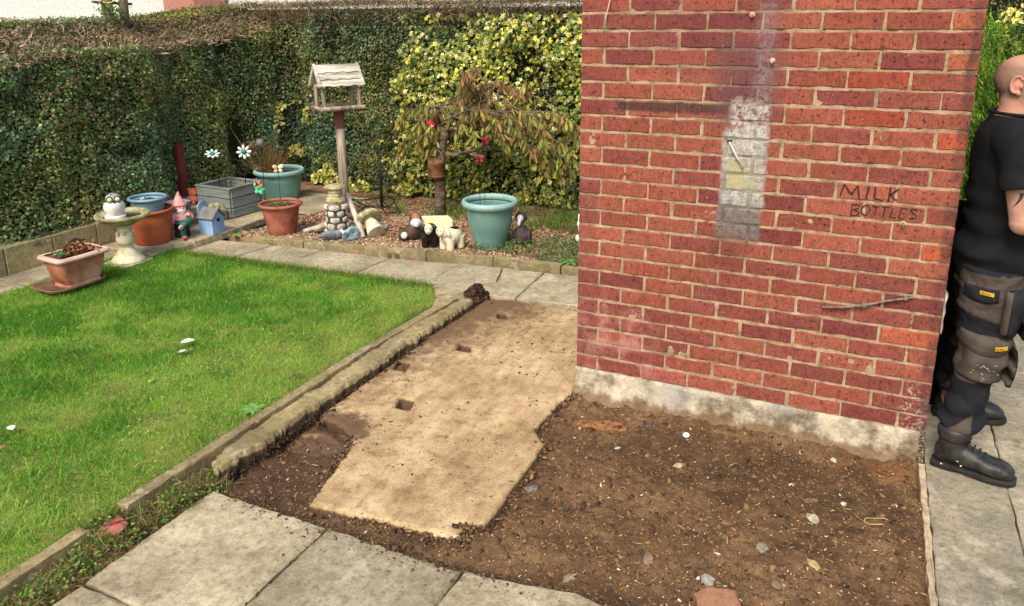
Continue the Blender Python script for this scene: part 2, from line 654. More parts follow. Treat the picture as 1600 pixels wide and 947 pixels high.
def brick_mesh(L, Hh=.0645, depth=.1, seed=0):
    r = random.Random(seed)
    nl = 5
    per = [(i / nl * L, 0) for i in range(nl)] + [(L, i / 2 * Hh) for i in range(2)] + [(L - i / nl * L, Hh) for i in range(nl)] + [(0, Hh - i / 2 * Hh) for i in range(2)]
    j = lambda s: r.uniform(-s, s)
    o = [(x + j(.0018), z + j(.0019)) for x, z in per]
    k = len(o)
    cx, cz = L / 2, Hh / 2
    vs = [(x, depth, z) for x, z in o] + [(x, .0035, z) for x, z in o]
    for x, z in o:
        c = .0022 + abs(j(.0025))
        vs.append((x + math.copysign(c, cx - x) if abs(x - cx) > L * .45 else x, j(.0006), z + math.copysign(c, cz - z)))
    fs = []
    for i in range(k):
        i2 = (i + 1) % k
        fs += [(i, i2, k + i2, k + i), (k + i, k + i2, 2 * k + i2, 2 * k + i)]
    fs.append(tuple(range(2 * k, 3 * k)))
    return MB().add(vs, fs)

BR = {}
def get_brick(Lm, s):
    key = (round(Lm, 4), s)
    if key not in BR:
        d = bpy.data.meshes.new('brick')
        mb = brick_mesh(Lm, seed=s + int(Lm * 1000) * 7)
        d.from_pydata(mb.v, [], mb.f)
        bm = bmesh.new(); bm.from_mesh(d); bmesh.ops.recalc_face_normals(bm, faces=bm.faces); bm.to_mesh(d); bm.free()
        d.materials.append(MBRICK)
        BR[key] = d
    return BR[key]

PAL = [(154, 85, 68), (151, 82, 66), (147, 79, 65), (157, 89, 71), (142, 77, 66), (160, 92, 73), (152, 85, 69), (140, 76, 66)]
special = {(22, 7): (168, 96, 70), (20, 7): (170, 98, 72), (5, 6): (176, 94, 68), (24, 7): (164, 88, 64), (0, 3): (172, 96, 78), (16, 7): (170, 84, 60), (10, 7): (176, 92, 64),
           (23, 1): (132, 68, 62), (22, 2): (132, 68, 64), (22, 3): (130, 66, 63), (21, 3): (150, 72, 66), (0, 2): (164, 92, 82), (1, 0): (140, 78, 74), (19, 5): (158, 78, 58), (17, 5): (162, 80, 58)}
br = random.Random(5)
for c in range(NC):
    z = WZ + .075 * c + .002
    if c % 2 == 0:
        spans = [(0, .1025)] + [(.1125 + .225 * i, .215) for i in range(6)] + [(1.4625, .1025)]
    else:
        spans = [(.225 * i, .215) for i in range(7)]
    for i, (u, Lm) in enumerate(spans):
        o = bpy.data.objects.new('brick', get_brick(Lm, br.randrange(7)))
        C.objects.link(o)
        o.parent = store
        mark = (c in (13, 12)) and u > 1.0
        o.location = (u + (0 if mark or i in (0, len(spans) - 1) else br.uniform(-.002, .002)), 0 if mark else br.uniform(-.0016, .0018), z + br.uniform(-.001, .001))
        col = rgb(special.get((c, i), br.choice(PAL)))
        if br.random() < .07 and (c, i) not in special:
            col = rgb((132, 68, 62))
        k = br.uniform(.64, .82)
        o.color = (col[0] * k, col[1] * k, col[2] * k, 1)

# mortar bed behind the faces, a little uneven, with sides, back and top
def mortar_front():
    nx, nz = 158, 234
    gx, gz = np.meshgrid(np.linspace(.001, WL - .001, nx), np.linspace(WZ, WZ + NC * .075, nz), indexing='ij')
    y = .0030 + (fbm(gx * 30, gz * 30, 3, 3) - .5) * .006
    y += np.where(fbm(gx * 55, gz * 55, 8, 2) < .2, .006, 0)
    V = np.stack([gx, y, gz], -1).reshape(-1, 3)
    ix = np.arange(nx * nz).reshape(nx, nz)
    F = np.stack([ix[:-1, :-1], ix[1:, :-1], ix[1:, 1:], ix[:-1, 1:]], -1).reshape(-1, 4)
    return mesh_np('mortar', V, F)
link('mortar', mortar_front(), MMORT, store)
core = box(.012, WL - .012, .012, WD - .012, WZ, WZ + NC * .075)
link('mortar_core', core, MMORT, store)
# the two flanks, courses joined: turned away from the camera
sides = MB()
for c in range(NC):
    z = WZ + .075 * c + .002
    a = .11 if c % 2 == 0 else .2225 - .1125 + .1125
    y = .225 if c % 2 == 0 else .1125
    while y < WD - .01:
        e = min(y + .215, WD)
        sides.join(box(0, .1, y, e, z, z + .065, .003))
        sides.join(box(WL - .1, WL, y, e, z, z + .065, .003))
        y += .225
    y0 = .101
    e = .215 if c % 2 == 0 else .1025
    if e > y0 + .01:
        sides.join(box(0, .1, y0, e, z, z + .065, .003))
        sides.join(box(WL - .1, WL, y0, e, z, z + .065, .003))
so = link('side_bricks', sides, MBRICK, store)
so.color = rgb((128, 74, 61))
kind(so, 'stuff')
link('roof_slab', box(-.06, WL + .06, -.06, WD + .06, WZ + NC * .075, WZ + NC * .075 + .1, .01), pmat('roof_concrete', [(120, 116, 108), (150, 146, 136)]), store)

# concrete footing under the bricks
def footing():
    nx = 200
    prof = [(.016, WZ - .001), (-.002, WZ - .004), (-.008, .11), (-.006, .08), (-.012, .05), (-.018, .02), (-.03, -.01), (-.05, -.045), (-.06, -.09)]
    V = []
    for i in range(nx):
        x = -.006 + (WL + .012) * i / (nx - 1)
        for j, (y, z) in enumerate(prof):
            k = 0 if j == 0 else 1
            nse = float(fbm(x * 12, z * 12 + 3, 21, 4)) - .5
            big = float(fbm(x * 3.5, 1.7 * j * .1, 33, 2)) - .5
            V.append((x, y + k * (nse * .026 + big * .03 * (j / 8) * 1.6), z - (.004 * k * abs(nse))))
    k = len(prof)
    F = [(i * k + j, (i + 1) * k + j, (i + 1) * k + j + 1, i * k + j + 1) for i in range(nx - 1) for j in range(k - 1)]
    m = MB().add(V, F)
    return m
def footing_material():
    m, n, b = base_mat('footing_concrete', .92, .15)
    P = coords(n, 'World')
    f1 = noise_node(n, P, 7, 6, .7)
    f2 = noise_node(n, P, 130, 4, .8)
    f3 = noise_node(n, P, 3.2, 4, .6)
    c = ramp(n, f1, [(.34, rgb((92, 78, 62))), (.44, rgb((140, 128, 110))), (.54, rgb((182, 172, 150))), (.68, rgb((208, 194, 164)))])
    c = mix(n, mth(n, 'MULTIPLY', step(n, f3, .52, .66), .6), c, rgb((150, 146, 144)))
    c = mix(n, 1.0, c, ramp(n, f2, [(.3, (.68, .66, .63)), (.65, (1.08, 1.08, 1.08))]), 'MULTIPLY')
    sp = N(n, 'ShaderNodeSeparateXYZ')
    n.links.new(P, sp.inputs[0])
    low = mth(n, 'MULTIPLY', step(n, mth(n, 'ADD', sp.outputs['Z'], mth(n, 'MULTIPLY', mth(n, 'SUBTRACT', f1, .5), .14)), .045, .01), .8)
    c = mix(n, low, c, rgb((104, 78, 52)))
    tar = mth(n, 'MULTIPLY', step(n, mth(n, 'ADD', sp.outputs['X'], mth(n, 'MULTIPLY', f1, .05)), 1.562, 1.572), step(n, f2, .6, .45))
    c = mix(n, tar, c, rgb((48, 34, 36)))
    n.links.new(c, b.inputs['Base Color'])
    bump(n, b, mth(n, 'ADD', f2, mth(n, 'MULTIPLY', f1, 2.0)), .004)
    return m
MFOOT = footing_material()
link('footing', footing(), MFOOT, store, sm=True)
link('footing_core', box(0, WL, .03, WD, -.2, WZ - .003), MFOOT, store)

# pencilled lettering, strokes lying on the brick faces
MPENCIL = pmat('black_pencil', [(38, 28, 26), (60, 42, 38)], 60, .9)
def stroke(pts, wd):
    vs, fs = [], []
    P = [Vector((x, -.0022, z)) for x, z in pts]
    Q = []
    for a, b in zip(P[:-1], P[1:]):
        k = max(2, int((b - a).length / .006))
        for i in range(k):
            Q.append(a.lerp(b, i / k))
    Q.append(P[-1])
    for i, p in enumerate(Q):
        d = Q[min(i + 1, len(Q) - 1)] - Q[max(i - 1, 0)]
        nrm = Vector((-d.z, 0, d.x)).normalized() * wd * random.uniform(.7, 1.25)
        vs += [p + nrm, p - nrm]
    fs = [(2 * i, 2 * i + 1, 2 * i + 3, 2 * i + 2) for i in range(len(Q) - 1)]
    return MB().add(vs, fs)
# letters in wall metres, read off the wall (x, z)
mx, mz = 1.136, 1.116
letters = {
 'M': [[(1.139, 1.122), (1.150, 1.172)], [(1.150, 1.172), (1.181, 1.131)], [(1.181, 1.131), (1.201, 1.170)], [(1.201, 1.170), (1.212, 1.117)]],
 'I': [[(1.243, 1.169), (1.237, 1.120)]],
 'L': [[(1.268, 1.170), (1.266, 1.124), (1.299, 1.117)]],
 'K': [[(1.322, 1.175), (1.318, 1.112)], [(1.352, 1.171), (1.324, 1.143)], [(1.322, 1.145), (1.343, 1.124), (1.351, 1.126)]],
 'B': [[(1.189, 1.090), (1.187, 1.043)], [(1.187, 1.090), (1.204, 1.092), (1.216, 1.088), (1.212, 1.076), (1.193, 1.070)], [(1.193, 1.070), (1.212, 1.064), (1.217, 1.054), (1.207, 1.046), (1.187, 1.043)]],
 'O': [[(1.236, 1.092), (1.226, 1.080), (1.225, 1.060), (1.238, 1.049), (1.252, 1.056), (1.257, 1.076), (1.249, 1.093), (1.236, 1.092)]],
 'T': [[(1.264, 1.090), (1.292, 1.091)], [(1.278, 1.090), (1.275, 1.051)]],
 'T2': [[(1.297, 1.092), (1.331, 1.091)], [(1.311, 1.091), (1.307, 1.049)]],
 'L2': [[(1.340, 1.090), (1.331, 1.051), (1.354, 1.050)]],
 'E': [[(1.368, 1.089), (1.364, 1.050), (1.385, 1.050)], [(1.368, 1.093), (1.389, 1.090)], [(1.366, 1.073), (1.383, 1.073)]],
 'S': [[(1.424, 1.092), (1.408, 1.093), (1.402, 1.086), (1.414, 1.076), (1.426, 1.068), (1.423, 1.055), (1.402, 1.053)]],
}
txt = [MB(), MB()]
for k, ss in letters.items():
    for s_ in ss:
        low = k in ('B', 'O', 'T', 'T2', 'L2', 'E', 'S')
        txt[low].join(stroke(s_, .0022 if low else .0032))
link('milk_lettering', txt[0], MPENCIL, store)
link('bottles_lettering', txt[1], MPENCIL, store)

# ---- ground, soil, slab
MSOIL_FAR = pmat('ground_soil', [(70, 58, 40), (96, 82, 58)], 2.0, co='World')
g = link('ground', mesh_np('ground', [(-60, -60, -.2), (60, -60, -.2), (60, 60, -.2), (-60, 60, -.2)], [(0, 1, 2, 3)]), MSOIL_FAR)
kind(g, 'structure')

SLAB = [(-.633, -1.318), (-.30, -1.278), (-.004, -1.252), (-.006, -1.20), (-.06, -1.20), (-.03, -1.165), (.058, -1.135), (.05, -.85), (.042, -.52), (-.05, -.425), (-.035, -.15), (-.02, .03), (-.022, 1.02),
        (-.86, 1.06), (-1.02, .99), (-1.045, .3), (-1.05, -.35), (-1.045, -.74), (-.92, -.76), (-.80, -.82), (-.735, -.90), (-.70, -1.02)]
HOLES = [(-.776, .235, .042, .045), (-.729, -.471, .045, .05), (-.975, -.116, .042, .05), (-.786, .765, .035, .045)]
def soil_h(x, y):
    h = -.034 + (fbm(x * 6, y * 6, 1, 5) - .5) * .05 + (fbm(x * 26, y * 26, 2, 4) - .5) * .026
    h = h + .026 * np.exp(-np.clip(-y - .02, 0, 9) / .06) * (x > 0) * (y < .02)
    h = h - .012 * np.exp(-((x - .07) / .06) ** 2) * (y < 0) * (y > -1.2)
    strip = np.clip((-1.02 - x) / .06, 0, 1) * np.clip((-1.30 - y) / .08, 0, 1)
    h = h + strip * (.05 + (fbm(x * 14, y * 14, 12, 3) - .5) * .05)
    h = np.where((x > -.64) & (x < 1.5) & (y < -1.43), -.075, h)
    h = np.where((x > -1.03) & (x < -.6) & (y < -1.43), -.075, h)
    h = np.where(pip(x, y, [(-.6, -1.2), (-.05, -1.15), (-.02, -.5), (-.1, 0), (-.1, 1), (-.98, .95), (-1.0, -.8), (-.72, -.8)]), -.09, h)
    h = h + .022 * np.exp(-((x - 1.5) / .06) ** 2)
    h = h + .016 * np.exp(-(((x + .85) / .22) ** 2 + ((y + .88) / .12) ** 2))
    lump = np.exp(-(((x + 1.09) / .07) ** 2 + ((y - .98) / .09) ** 2))
    h = h + lump * (.13 + (fbm(x * 40, y * 40, 4, 3) - .5) * .09)
    return h
def soil_material():
    m, n, b = base_mat('damp_soil', .95, .15)
    P = coords(n, 'World')
    f1 = noise_node(n, P, 3.5, 6, .62)
    f2 = noise_node(n, P, 95, 6, .8)
    f3 = noise_node(n, P, 26, 5, .7)
    c = ramp(n, f1, [(.3, rgb((76, 57, 41))), (.5, rgb((102, 79, 57))), (.7, rgb((128, 102, 74)))])
    c = mix(n, 1.0, c, ramp(n, f3, [(.3, (.7, .68, .66)), (.7, (1.22, 1.2, 1.16))]), 'MULTIPLY')
    c = mix(n, 1.0, c, ramp(n, f2, [(.32, (.42, .40, .38)), (.5, (1, 1, 1)), (.7, (1.5, 1.42, 1.3))]), 'MULTIPLY')
    sp = N(n, 'ShaderNodeSeparateXYZ')
    n.links.new(P, sp.inputs[0])
    X, Y = sp.outputs['X'], sp.outputs['Y']
    wob = mth(n, 'MULTIPLY', mth(n, 'SUBTRACT', f3, .5), .16)
    def blob(cx, cy, rx, ry):
        a = mth(n, 'POWER', mth(n, 'DIVIDE', mth(n, 'SUBTRACT', X, cx), rx), 2.0)
        d = mth(n, 'POWER', mth(n, 'DIVIDE', mth(n, 'SUBTRACT', Y, cy), ry), 2.0)
        return step(n, mth(n, 'ADD', mth(n, 'ADD', a, d), mth(n, 'MULTIPLY', wob, 9)), 1.15, .85)
    c = mix(n, mth(n, 'MULTIPLY', mth(n, 'MULTIPLY', blob(.21, -.23, .13, .05), step(n, f3, .36, .56)), .8), c, rgb((168, 112, 70)))
    c = mix(n, mth(n, 'MULTIPLY', blob(1.35, -.13, .22, .07), .45), c, rgb((124, 84, 50)))
    c = mix(n, mth(n, 'MULTIPLY', blob(.9, -.35, .6, .25), .45), c, rgb((58, 43, 31)))
    c = mix(n, mth(n, 'MULTIPLY', step(n, noise_node(n, P, 6.5, 5, .7), .52, .64), .5), c, rgb((54, 39, 28)))
    c = mix(n, mth(n, 'MULTIPLY', step(n, noise_node(n, P, 8.5, 5, .75), .58, .68), .45), c, rgb((142, 112, 78)))
    c = mix(n, mth(n, 'MULTIPLY', blob(-.92, -.93, .16, .075), .75), c, rgb((160, 130, 96)))
    c = mix(n, mth(n, 'MULTIPLY', blob(-.80, -1.12, .34, .30), .75), c, rgb((66, 47, 37)))
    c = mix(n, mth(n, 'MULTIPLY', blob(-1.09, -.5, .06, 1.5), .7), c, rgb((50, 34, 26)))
    c = mix(n, mth(n, 'MULTIPLY', blob(-1.09, .98, .1, .14), .8), c, rgb((66, 46, 34)))
    n.links.new(c, b.inputs['Base Color'])
    bump(n, b, mth(n, 'ADD', f2, f3), .006)
    return m
soil = link('bare_soil', hfield('bare_soil', -1.24, 1.575, -2.7, 1.12, .009, soil_h, [(-1.3, -2.8), (1.6, -2.8), (1.6, .06), (0, .06), (0, 1.2), (-1.3, 1.2)]), soil_material(), sm=True)
kind(soil, 'structure')

def slab_h(x, y):
    ef = sum(pip(x + .016 * math.cos(a_), y + .016 * math.sin(a_), SLAB).astype(float) for a_ in np.linspace(0, 2 * PI, 9)[:-1]) / 8
    h = -.006 - (1 - ef) * .008 + (fbm(x * 3, y * 3, 41, 4) - .5) * .010 + (fbm(x * 50, y * 50, 43, 2) - .5) * .003
    for hx, hy, a, b_ in HOLES:
        q = ((np.abs(x - hx + .3 * (y - hy)) < a) & (np.abs(y - hy) < b_))
        h = np.where(q, -.095, h)
    return h
def slab_material():
    m, n, b = base_mat('sandy_concrete', .93, .15)
    P = coords(n, 'World')
    f1 = noise_node(n, P, 2.6, 6, .65)
    f2 = noise_node(n, P, 120, 5, .8)
    f3 = noise_node(n, P, 14, 6, .75)
    mp = N(n, 'ShaderNodeMapping')
    mp.inputs['Rotation'].default_value = (0, 0, .12)
    mp.inputs['Scale'].default_value = (16, 4.5, 12)
    n.links.new(P, mp.inputs['Vector'])
    f4 = noise_node(n, mp.outputs['Vector'], 1.0, 5, .6)
    c = ramp(n, f1, [(.34, rgb((154, 128, 94))), (.5, rgb((182, 156, 118))), (.66, rgb((202, 178, 140)))])
    c = mix(n, 1.0, c, ramp(n, f3, [(.3, (.78, .75, .71)), (.62, (1.08, 1.08, 1.08))]), 'MULTIPLY')
    c = mix(n, 1.0, c, ramp(n, f2, [(.30, (.5, .47, .43)), (.5, (1.0, 1.0, 1.0)), (.7, (1.15, 1.15, 1.15))]), 'MULTIPLY')
    c = mix(n, 1.0, c, ramp(n, f4, [(.34, (.78, .74, .70)), (.52, (1, 1, 1)), (.7, (1.08, 1.08, 1.06))]), 'MULTIPLY')
    sp = N(n, 'ShaderNodeSeparateXYZ')
    n.links.new(P, sp.inputs[0])
    X, Y, Z = sp.outputs['X'], sp.outputs['Y'], sp.outputs['Z']
    # earth still lying on it: a broad tongue along the kerb and the far end
    e1 = step(n, mth(n, 'ADD', mth(n, 'ADD', X, mth(n, 'MULTIPLY', Y, -.34)), mth(n, 'MULTIPLY', mth(n, 'SUBTRACT', f3, .5), .9)), -.64, -1.18)
    c = mix(n, mth(n, 'MULTIPLY', e1, .92), c, rgb((98, 74, 54)))
    e2 = mth(n, 'MULTIPLY', step(n, f3, .46, .30), .6)
    c = mix(n, e2, c, rgb((112, 84, 58)))
    e4 = mth(n, 'MULTIPLY', step(n, noise_node(n, P, 46, 3, .7), .36, .28), .75)
    c = mix(n, e4, c, rgb((82, 60, 44)))
    ax = mth(n, 'POWER', mth(n, 'DIVIDE', mth(n, 'ADD', X, .95), .24), 2.0)
    ay = mth(n, 'POWER', mth(n, 'DIVIDE', mth(n, 'ADD', Y, .80), .17), 2.0)
    e5 = step(n, mth(n, 'ADD', mth(n, 'ADD', ax, ay), mth(n, 'MULTIPLY', mth(n, 'SUBTRACT', f3, .5), 2.4)), 1.35, .45)
    c = mix(n, mth(n, 'MULTIPLY', e5, .88), c, rgb((84, 61, 45)))
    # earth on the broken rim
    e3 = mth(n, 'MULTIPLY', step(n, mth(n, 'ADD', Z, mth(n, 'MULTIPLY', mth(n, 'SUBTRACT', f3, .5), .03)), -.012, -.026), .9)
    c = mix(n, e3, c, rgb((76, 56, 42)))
    n.links.new(c, b.inputs['Base Color'])
    bump(n, b, mth(n, 'ADD', mth(n, 'ADD', f2, f3), f4), .005)
    return m
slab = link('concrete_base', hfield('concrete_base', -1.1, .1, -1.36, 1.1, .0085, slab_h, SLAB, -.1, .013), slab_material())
tag(slab, 'broken sandy concrete base with small square post holes, left of the bare soil', 'concrete slab')

# flecks, clods and straw over the soil
def soil_pts(n, allow_slab=False):
    x = rng.uniform(-1.2, 1.56, n * 2)
    y = rng.uniform(-1.9, .0, n * 2)
    ok = ~pip(x, y, SLAB) & ((y > -1.40 + .06 * np.clip(x, 0, 1)) | (x < -1.05)) & ((x > 0) | (y < -.9) | (x < -1.05))
    ok &= ~((x < -1.05) & (y > -1.35))
    x, y = x[ok][:n], y[ok][:n]
    return np.stack([x, y, soil_h(x, y)], -1)
MATT = amat('loose_bits', .85, .2, 0)
p = soil_pts(10000)
k = kind(link('soil_clods', chips('soil_clods', p, rng.gamma(1.6, .0034, len(p)) + .002, pick([(84, 64, 46), (66, 50, 36), (104, 80, 56), (120, 92, 62)], len(p)), .9), MATT), 'stuff')
p = soil_pts(3000)
p = p[rng.random(len(p)) < (.28 + .72 * np.clip((p[:, 0] - .1) * .8 + (-.6 - p[:, 1]) * .6, 0, 1))]
p[:, 2] += .003
kind(link('pale_flecks', chips('pale_flecks', p, rng.gamma(1.6, .0016, len(p)) + .0018, pick([(196, 168, 112), (178, 142, 88), (206, 194, 168), (170, 120, 72), (150, 96, 56)], len(p)), .5), MATT), 'stuff')
p = soil_pts(700)
p[:, 2] += .005
kind(link('straw', strand_mesh('straw', p, rng.normal(size=(len(p), 3)) * [1, 1, .12], rng.uniform(.01, .045, len(p)), np.full(len(p), .0008), pick([(196, 170, 112), (150, 118, 72), (112, 84, 54)], len(p)), .25, 2, False), MATT), 'stuff')
per = np.array(SLAB)
seg_ = rng.integers(0, len(per), 3000)
tt = rng.random(3000)
q = per[seg_] * (1 - tt)[:, None] + per[(seg_ + 1) % len(per)] * tt[:, None] + rng.normal(0, .02, (3000, 2))
q = q[~pip(q[:, 0], q[:, 1], [(-.6, -1.25), (-.06, -1.15), (-.02, -.5), (-.07, 0), (-.07, 1), (-.95, .95), (-1.0, -.85), (-.74, -.83)]) & ((q[:, 1] < 0) | (q[:, 0] < -.1))]
p = np.column_stack([q, np.maximum(soil_h(q[:, 0], q[:, 1]), -.05) + rng.uniform(-.002, .014, len(q))])
kind(link('edge_clods', chips('edge_clods', p, rng.gamma(2, .003, len(p)) + .003, pick([(84, 62, 44), (62, 46, 34), (104, 80, 56), (134, 104, 72)], len(p)), .9), MATT), 'stuff')
yy = rng.uniform(-1.3, .85, 1700)
q = np.column_stack([np.interp(yy, [-1.34, -1.1, -.5, .3, .82], [-1.08, -1.065, -1.062, -1.045, -1.03]) + np.abs(rng.normal(0, .02, 1700)), yy])
p = np.column_stack([q, np.full(len(q), -.022) + rng.uniform(-.01, .022, len(q))])
kind(link('trench_clods', chips('trench_clods', p, rng.gamma(2, .0028, len(p)) + .002, pick([(58, 42, 32), (44, 32, 25), (78, 56, 40)], len(p)), .9), MATT), 'stuff')
xx = rng.uniform(-.98, .66, 1500)
q = np.column_stack([xx, np.interp(xx, [-1, .1, .33, .50, .68], [-1.41, -1.398, -1.375, -1.338, -1.372]) - rng.exponential(.024, 1500) + .02])
p = np.column_stack([q, np.where(q[:, 1] < -1.40, .002, -.006) + rng.uniform(0, .003, len(q))])
kind(link('spilt_earth', chips('spilt_earth', p, rng.gamma(1.6, .0018, len(p)) + .0012, pick([(74, 55, 40), (94, 72, 52), (58, 44, 33), (120, 96, 70)], len(p)), .7), MATT), 'stuff')
# crumbs of earth lying on the slab
n_ = 900
x = rng.uniform(-1.05, .05, n_); y = rng.uniform(-1.3, 1.0, n_)
ok = pip(x, y, SLAB) & (fbm(x * 5, y * 5, 77, 3) > .46)
x, y = x[ok], y[ok]
p = np.stack([x, y, slab_h(x, y) + .001], -1)
kind(link('earth_crumbs', chips('earth_crumbs', p, rng.gamma(1.6, .0024, len(p)) + .0015, pick([(70, 50, 38), (96, 70, 48), (60, 44, 34)], len(p)), .8), MATT), 'stuff')

# ---- paving
def haunch_material(*a):
    m = pave_material(*a)
    n = m.node_tree
    b = n.nodes['Principled BSDF']
    src = b.inputs['Base Color'].links[0].from_socket
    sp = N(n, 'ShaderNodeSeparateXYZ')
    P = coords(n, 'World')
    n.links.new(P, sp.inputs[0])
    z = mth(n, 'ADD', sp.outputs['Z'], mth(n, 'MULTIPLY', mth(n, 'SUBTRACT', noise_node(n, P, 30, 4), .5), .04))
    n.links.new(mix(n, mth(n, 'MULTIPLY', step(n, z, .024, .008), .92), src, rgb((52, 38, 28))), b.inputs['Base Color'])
    return m
def pave_material(name, cols, moss=.3, dirt=.4):
    m, n, b = base_mat(name, .9, .25)
    P = coords(n, 'World')
    oi = N(n, 'ShaderNodeObjectInfo')
    f1 = noise_node(n, P, 3.4, 6, .7)
    f2 = noise_node(n, P, 150, 5, .85)
    f3 = noise_node(n, P, 30, 6, .8)
    f5 = noise_node(n, P, 9, 5, .7)
    k = len(cols)
    c = ramp(n, f1, [(.3 + .4 * i / (k - 1), rgb(q)) for i, q in enumerate(cols)])
    c = mix(n, 1.0, c, ramp(n, oi.outputs['Random'], [(0, (.80, .80, .79)), (1, (1.12, 1.10, 1.06))]), 'MULTIPLY')
    c = mix(n, 1.0, c, ramp(n, f3, [(.34, (.55, .54, .50)), (.5, (1, 1, 1)), (.68, (1.28, 1.27, 1.24))]), 'MULTIPLY')
    c = mix(n, 1.0, c, ramp(n, f2, [(.3, (.6, .6, .58)), (.6, (1.12, 1.12, 1.12))]), 'MULTIPLY')
    c = mix(n, mth(n, 'MULTIPLY', step(n, noise_node(n, P, 5.5, 6, .75), .55, .63), dirt), c, rgb((198, 188, 164)))
    c = mix(n, mth(n, 'MULTIPLY', step(n, noise_node(n, P, 2.2, 5, .7), .52, .66), .4), c, rgb((104, 94, 76)))
    c = mix(n, mth(n, 'MULTIPLY', step(n, f5, .56, .68), dirt), c, rgb((112, 98, 74)))
    c = mix(n, mth(n, 'MULTIPLY', step(n, f5, .42, .30), moss), c, rgb((116, 112, 74)))
    n.links.new(c, b.inputs['Base Color'])
    bump(n, b, mth(n, 'ADD', f2, mth(n, 'MULTIPLY', f3, 1.5)), .0035)
    return m
MPAVE = pave_material('weathered_paving', [(132, 122, 100), (164, 152, 126), (188, 176, 148)])
MPATH = pave_material('grey_path_concrete', [(132, 124, 106), (156, 147, 127), (180, 167, 142)], .06, .45)
MJOINT = pmat('joint_sand', [(62, 52, 38), (88, 76, 54)], 30, co='World')
def paving(name, polys, z, th, bed, mat, zvar=.003, ch=.006):
    root = link(name, prism(bed, z - th - .04, z - .016, .001, 0, .5), MJOINT)
    kind(root, 'structure')
    for pl in polys:
        dz = random.uniform(-zvar, zvar)
        link('paving_slab', prism(pl, z - th, z + dz, ch, .0042, .045), mat, root, sm=False)
    return root
xs = [-1.046, -.468, .104, .68, 1.255, 1.57]
pol = []
for i in range(5):
    for j, (ya, yb) in enumerate(((-1.985, -1.410), (-2.57, -1.993), (-3.15, -2.578), (-3.73, -3.158))):
        a, b_ = xs[i] + .004, xs[i + 1] - .004
        top_y = yb
        if j == 0:
            if i == 2:
                pol.append([(a, ya), (b_, ya), (b_, -1.372), (.50, -1.338), (.33, -1.375), (.19, -1.392), (a, -1.398)])
                continue
            if i >= 3:
                top_y = -1.45
        pol.append([(a, ya), (b_, ya), (b_, top_y), (a, top_y)])
paving('front_paving', pol, 0.0, .045, [(-1.05, -3.75), (1.57, -3.75), (1.57, -1.45), (.3, -1.41), (-1.05, -1.415)], MPAVE, .005, .008)
J = []
for i in range(2600):
    if rng.random() < .6:
        J.append((rng.choice(xs[1:4]) + rng.normal(0, .004), rng.uniform(-2.4, -1.42)))
    else:
        J.append((rng.uniform(-1.04, .6), rng.choice([-1.989, -1.408]) + rng.normal(0, .006)))
J = np.array(J)
J = J[fbm(J[:, 0] * 9, J[:, 1] * 9, 301, 3) > .52]
kind(link('joint_moss', chips('joint_moss', np.column_stack([J, np.full(len(J), -.008)]), rng.gamma(2, .002, len(J)) + .002, pick([(92, 92, 48), (74, 62, 44), (110, 104, 64), (60, 50, 38)], len(J)), .8), MATT), 'stuff')

pol = []
for (xa, xb, ys) in ((1.582, 1.868, (-3.7, -2.8, -1.85, -.93, .08, 1.02, 1.9, 2.8, 3.7)), (1.874, 2.47, (-3.1, -2.5, -1.9, -1.29, -.69, -.085, .525, 1.13, 1.74, 2.35, 2.95, 3.55, 4.15)), (2.476, 3.07, (-3.1, -2.5, -1.9, -1.29, -.69, -.085, .525, 1.13, 1.74, 2.35, 2.95, 3.55, 4.15))):
    for a, b_ in zip(ys[:-1], ys[1:]):
        pol.append([(xa, a + .003), (xb, a + .003), (xb, b_ - .003), (xa, b_ - .003)])
paving('side_path', pol, 0.002, .045, [(1.578, -3.75), (3.1, -3.75), (3.1, 4.1), (1.578, 4.1)], MPATH, .0015, .004)
kerbline = prism([(1.556, -2.6), (1.578, -2.6), (1.578, -.03), (1.556, -.03)], -.06, .004, .004, .003, .03, .002)
ml = link('mortar_fillet', kerbline, pmat('pale_mortar', [(150, 132, 106), (192, 172, 140)], 20, co='World'))
tag(ml, 'thin pale mortar line between the bare soil and the right hand path', 'mortar edging')

near = [(-3.80, .853), (-2.837, .913), (-2.039, .958), (-1.404, .985), (-1.02, 1.04), (-.411, 1.107), (.6, 1.2)]
far = [(-3.76, 1.355), (-2.934, 1.472), (-2.08, 1.535), (-1.354, 1.655), (-.637, 1.705), (.6, 1.8)]
def lerp_line(L, x):
    return float(np.interp(x, [p_[0] for p_ in L], [p_[1] for p_ in L]))
cuts = [(-3.76, -3.74), (-3.30, -3.22), (-2.83, -2.74), (-2.16, -2.12), (-1.56, -1.53), (-.83, -.86), (-.2, -.2), (.55, .55)]
pol = []
for (a0, a1), (b0, b1) in zip(cuts[:-1], cuts[1:]):
    g_ = .005
    mid = (a0 + b0) / 2
    pol.append([(a0 + g_, lerp_line(near, a0)), (mid, lerp_line(near, mid)), (b0 - g_, lerp_line(near, b0)), (b1 - g_, lerp_line(far, b1) - .05), ((a1 + b1) / 2, lerp_line(far, (a1 + b1) / 2) - .05), (a1 + g_, lerp_line(far, a1) - .05)])
# one slab is cracked in two
q = pol.pop(4)
c0, c1 = Vector(q[1]), Vector(q[4])
pol += [[q[0], q[1], (c0.x + .10, (c0.y + c1.y) / 2), q[4], q[5]], [(q[1][0] + .008, q[1][1]), q[2], q[3], (q[4][0] + .008, q[4][1]), (c0.x + .108, (c0.y + c1.y) / 2)]]
paving('far_path', pol, .004, .05, [(-3.76, .87), (-2.0, .97), (.55, 1.21), (.55, 1.72), (-2.0, 1.48), (-3.76, 1.31)], MPAVE)

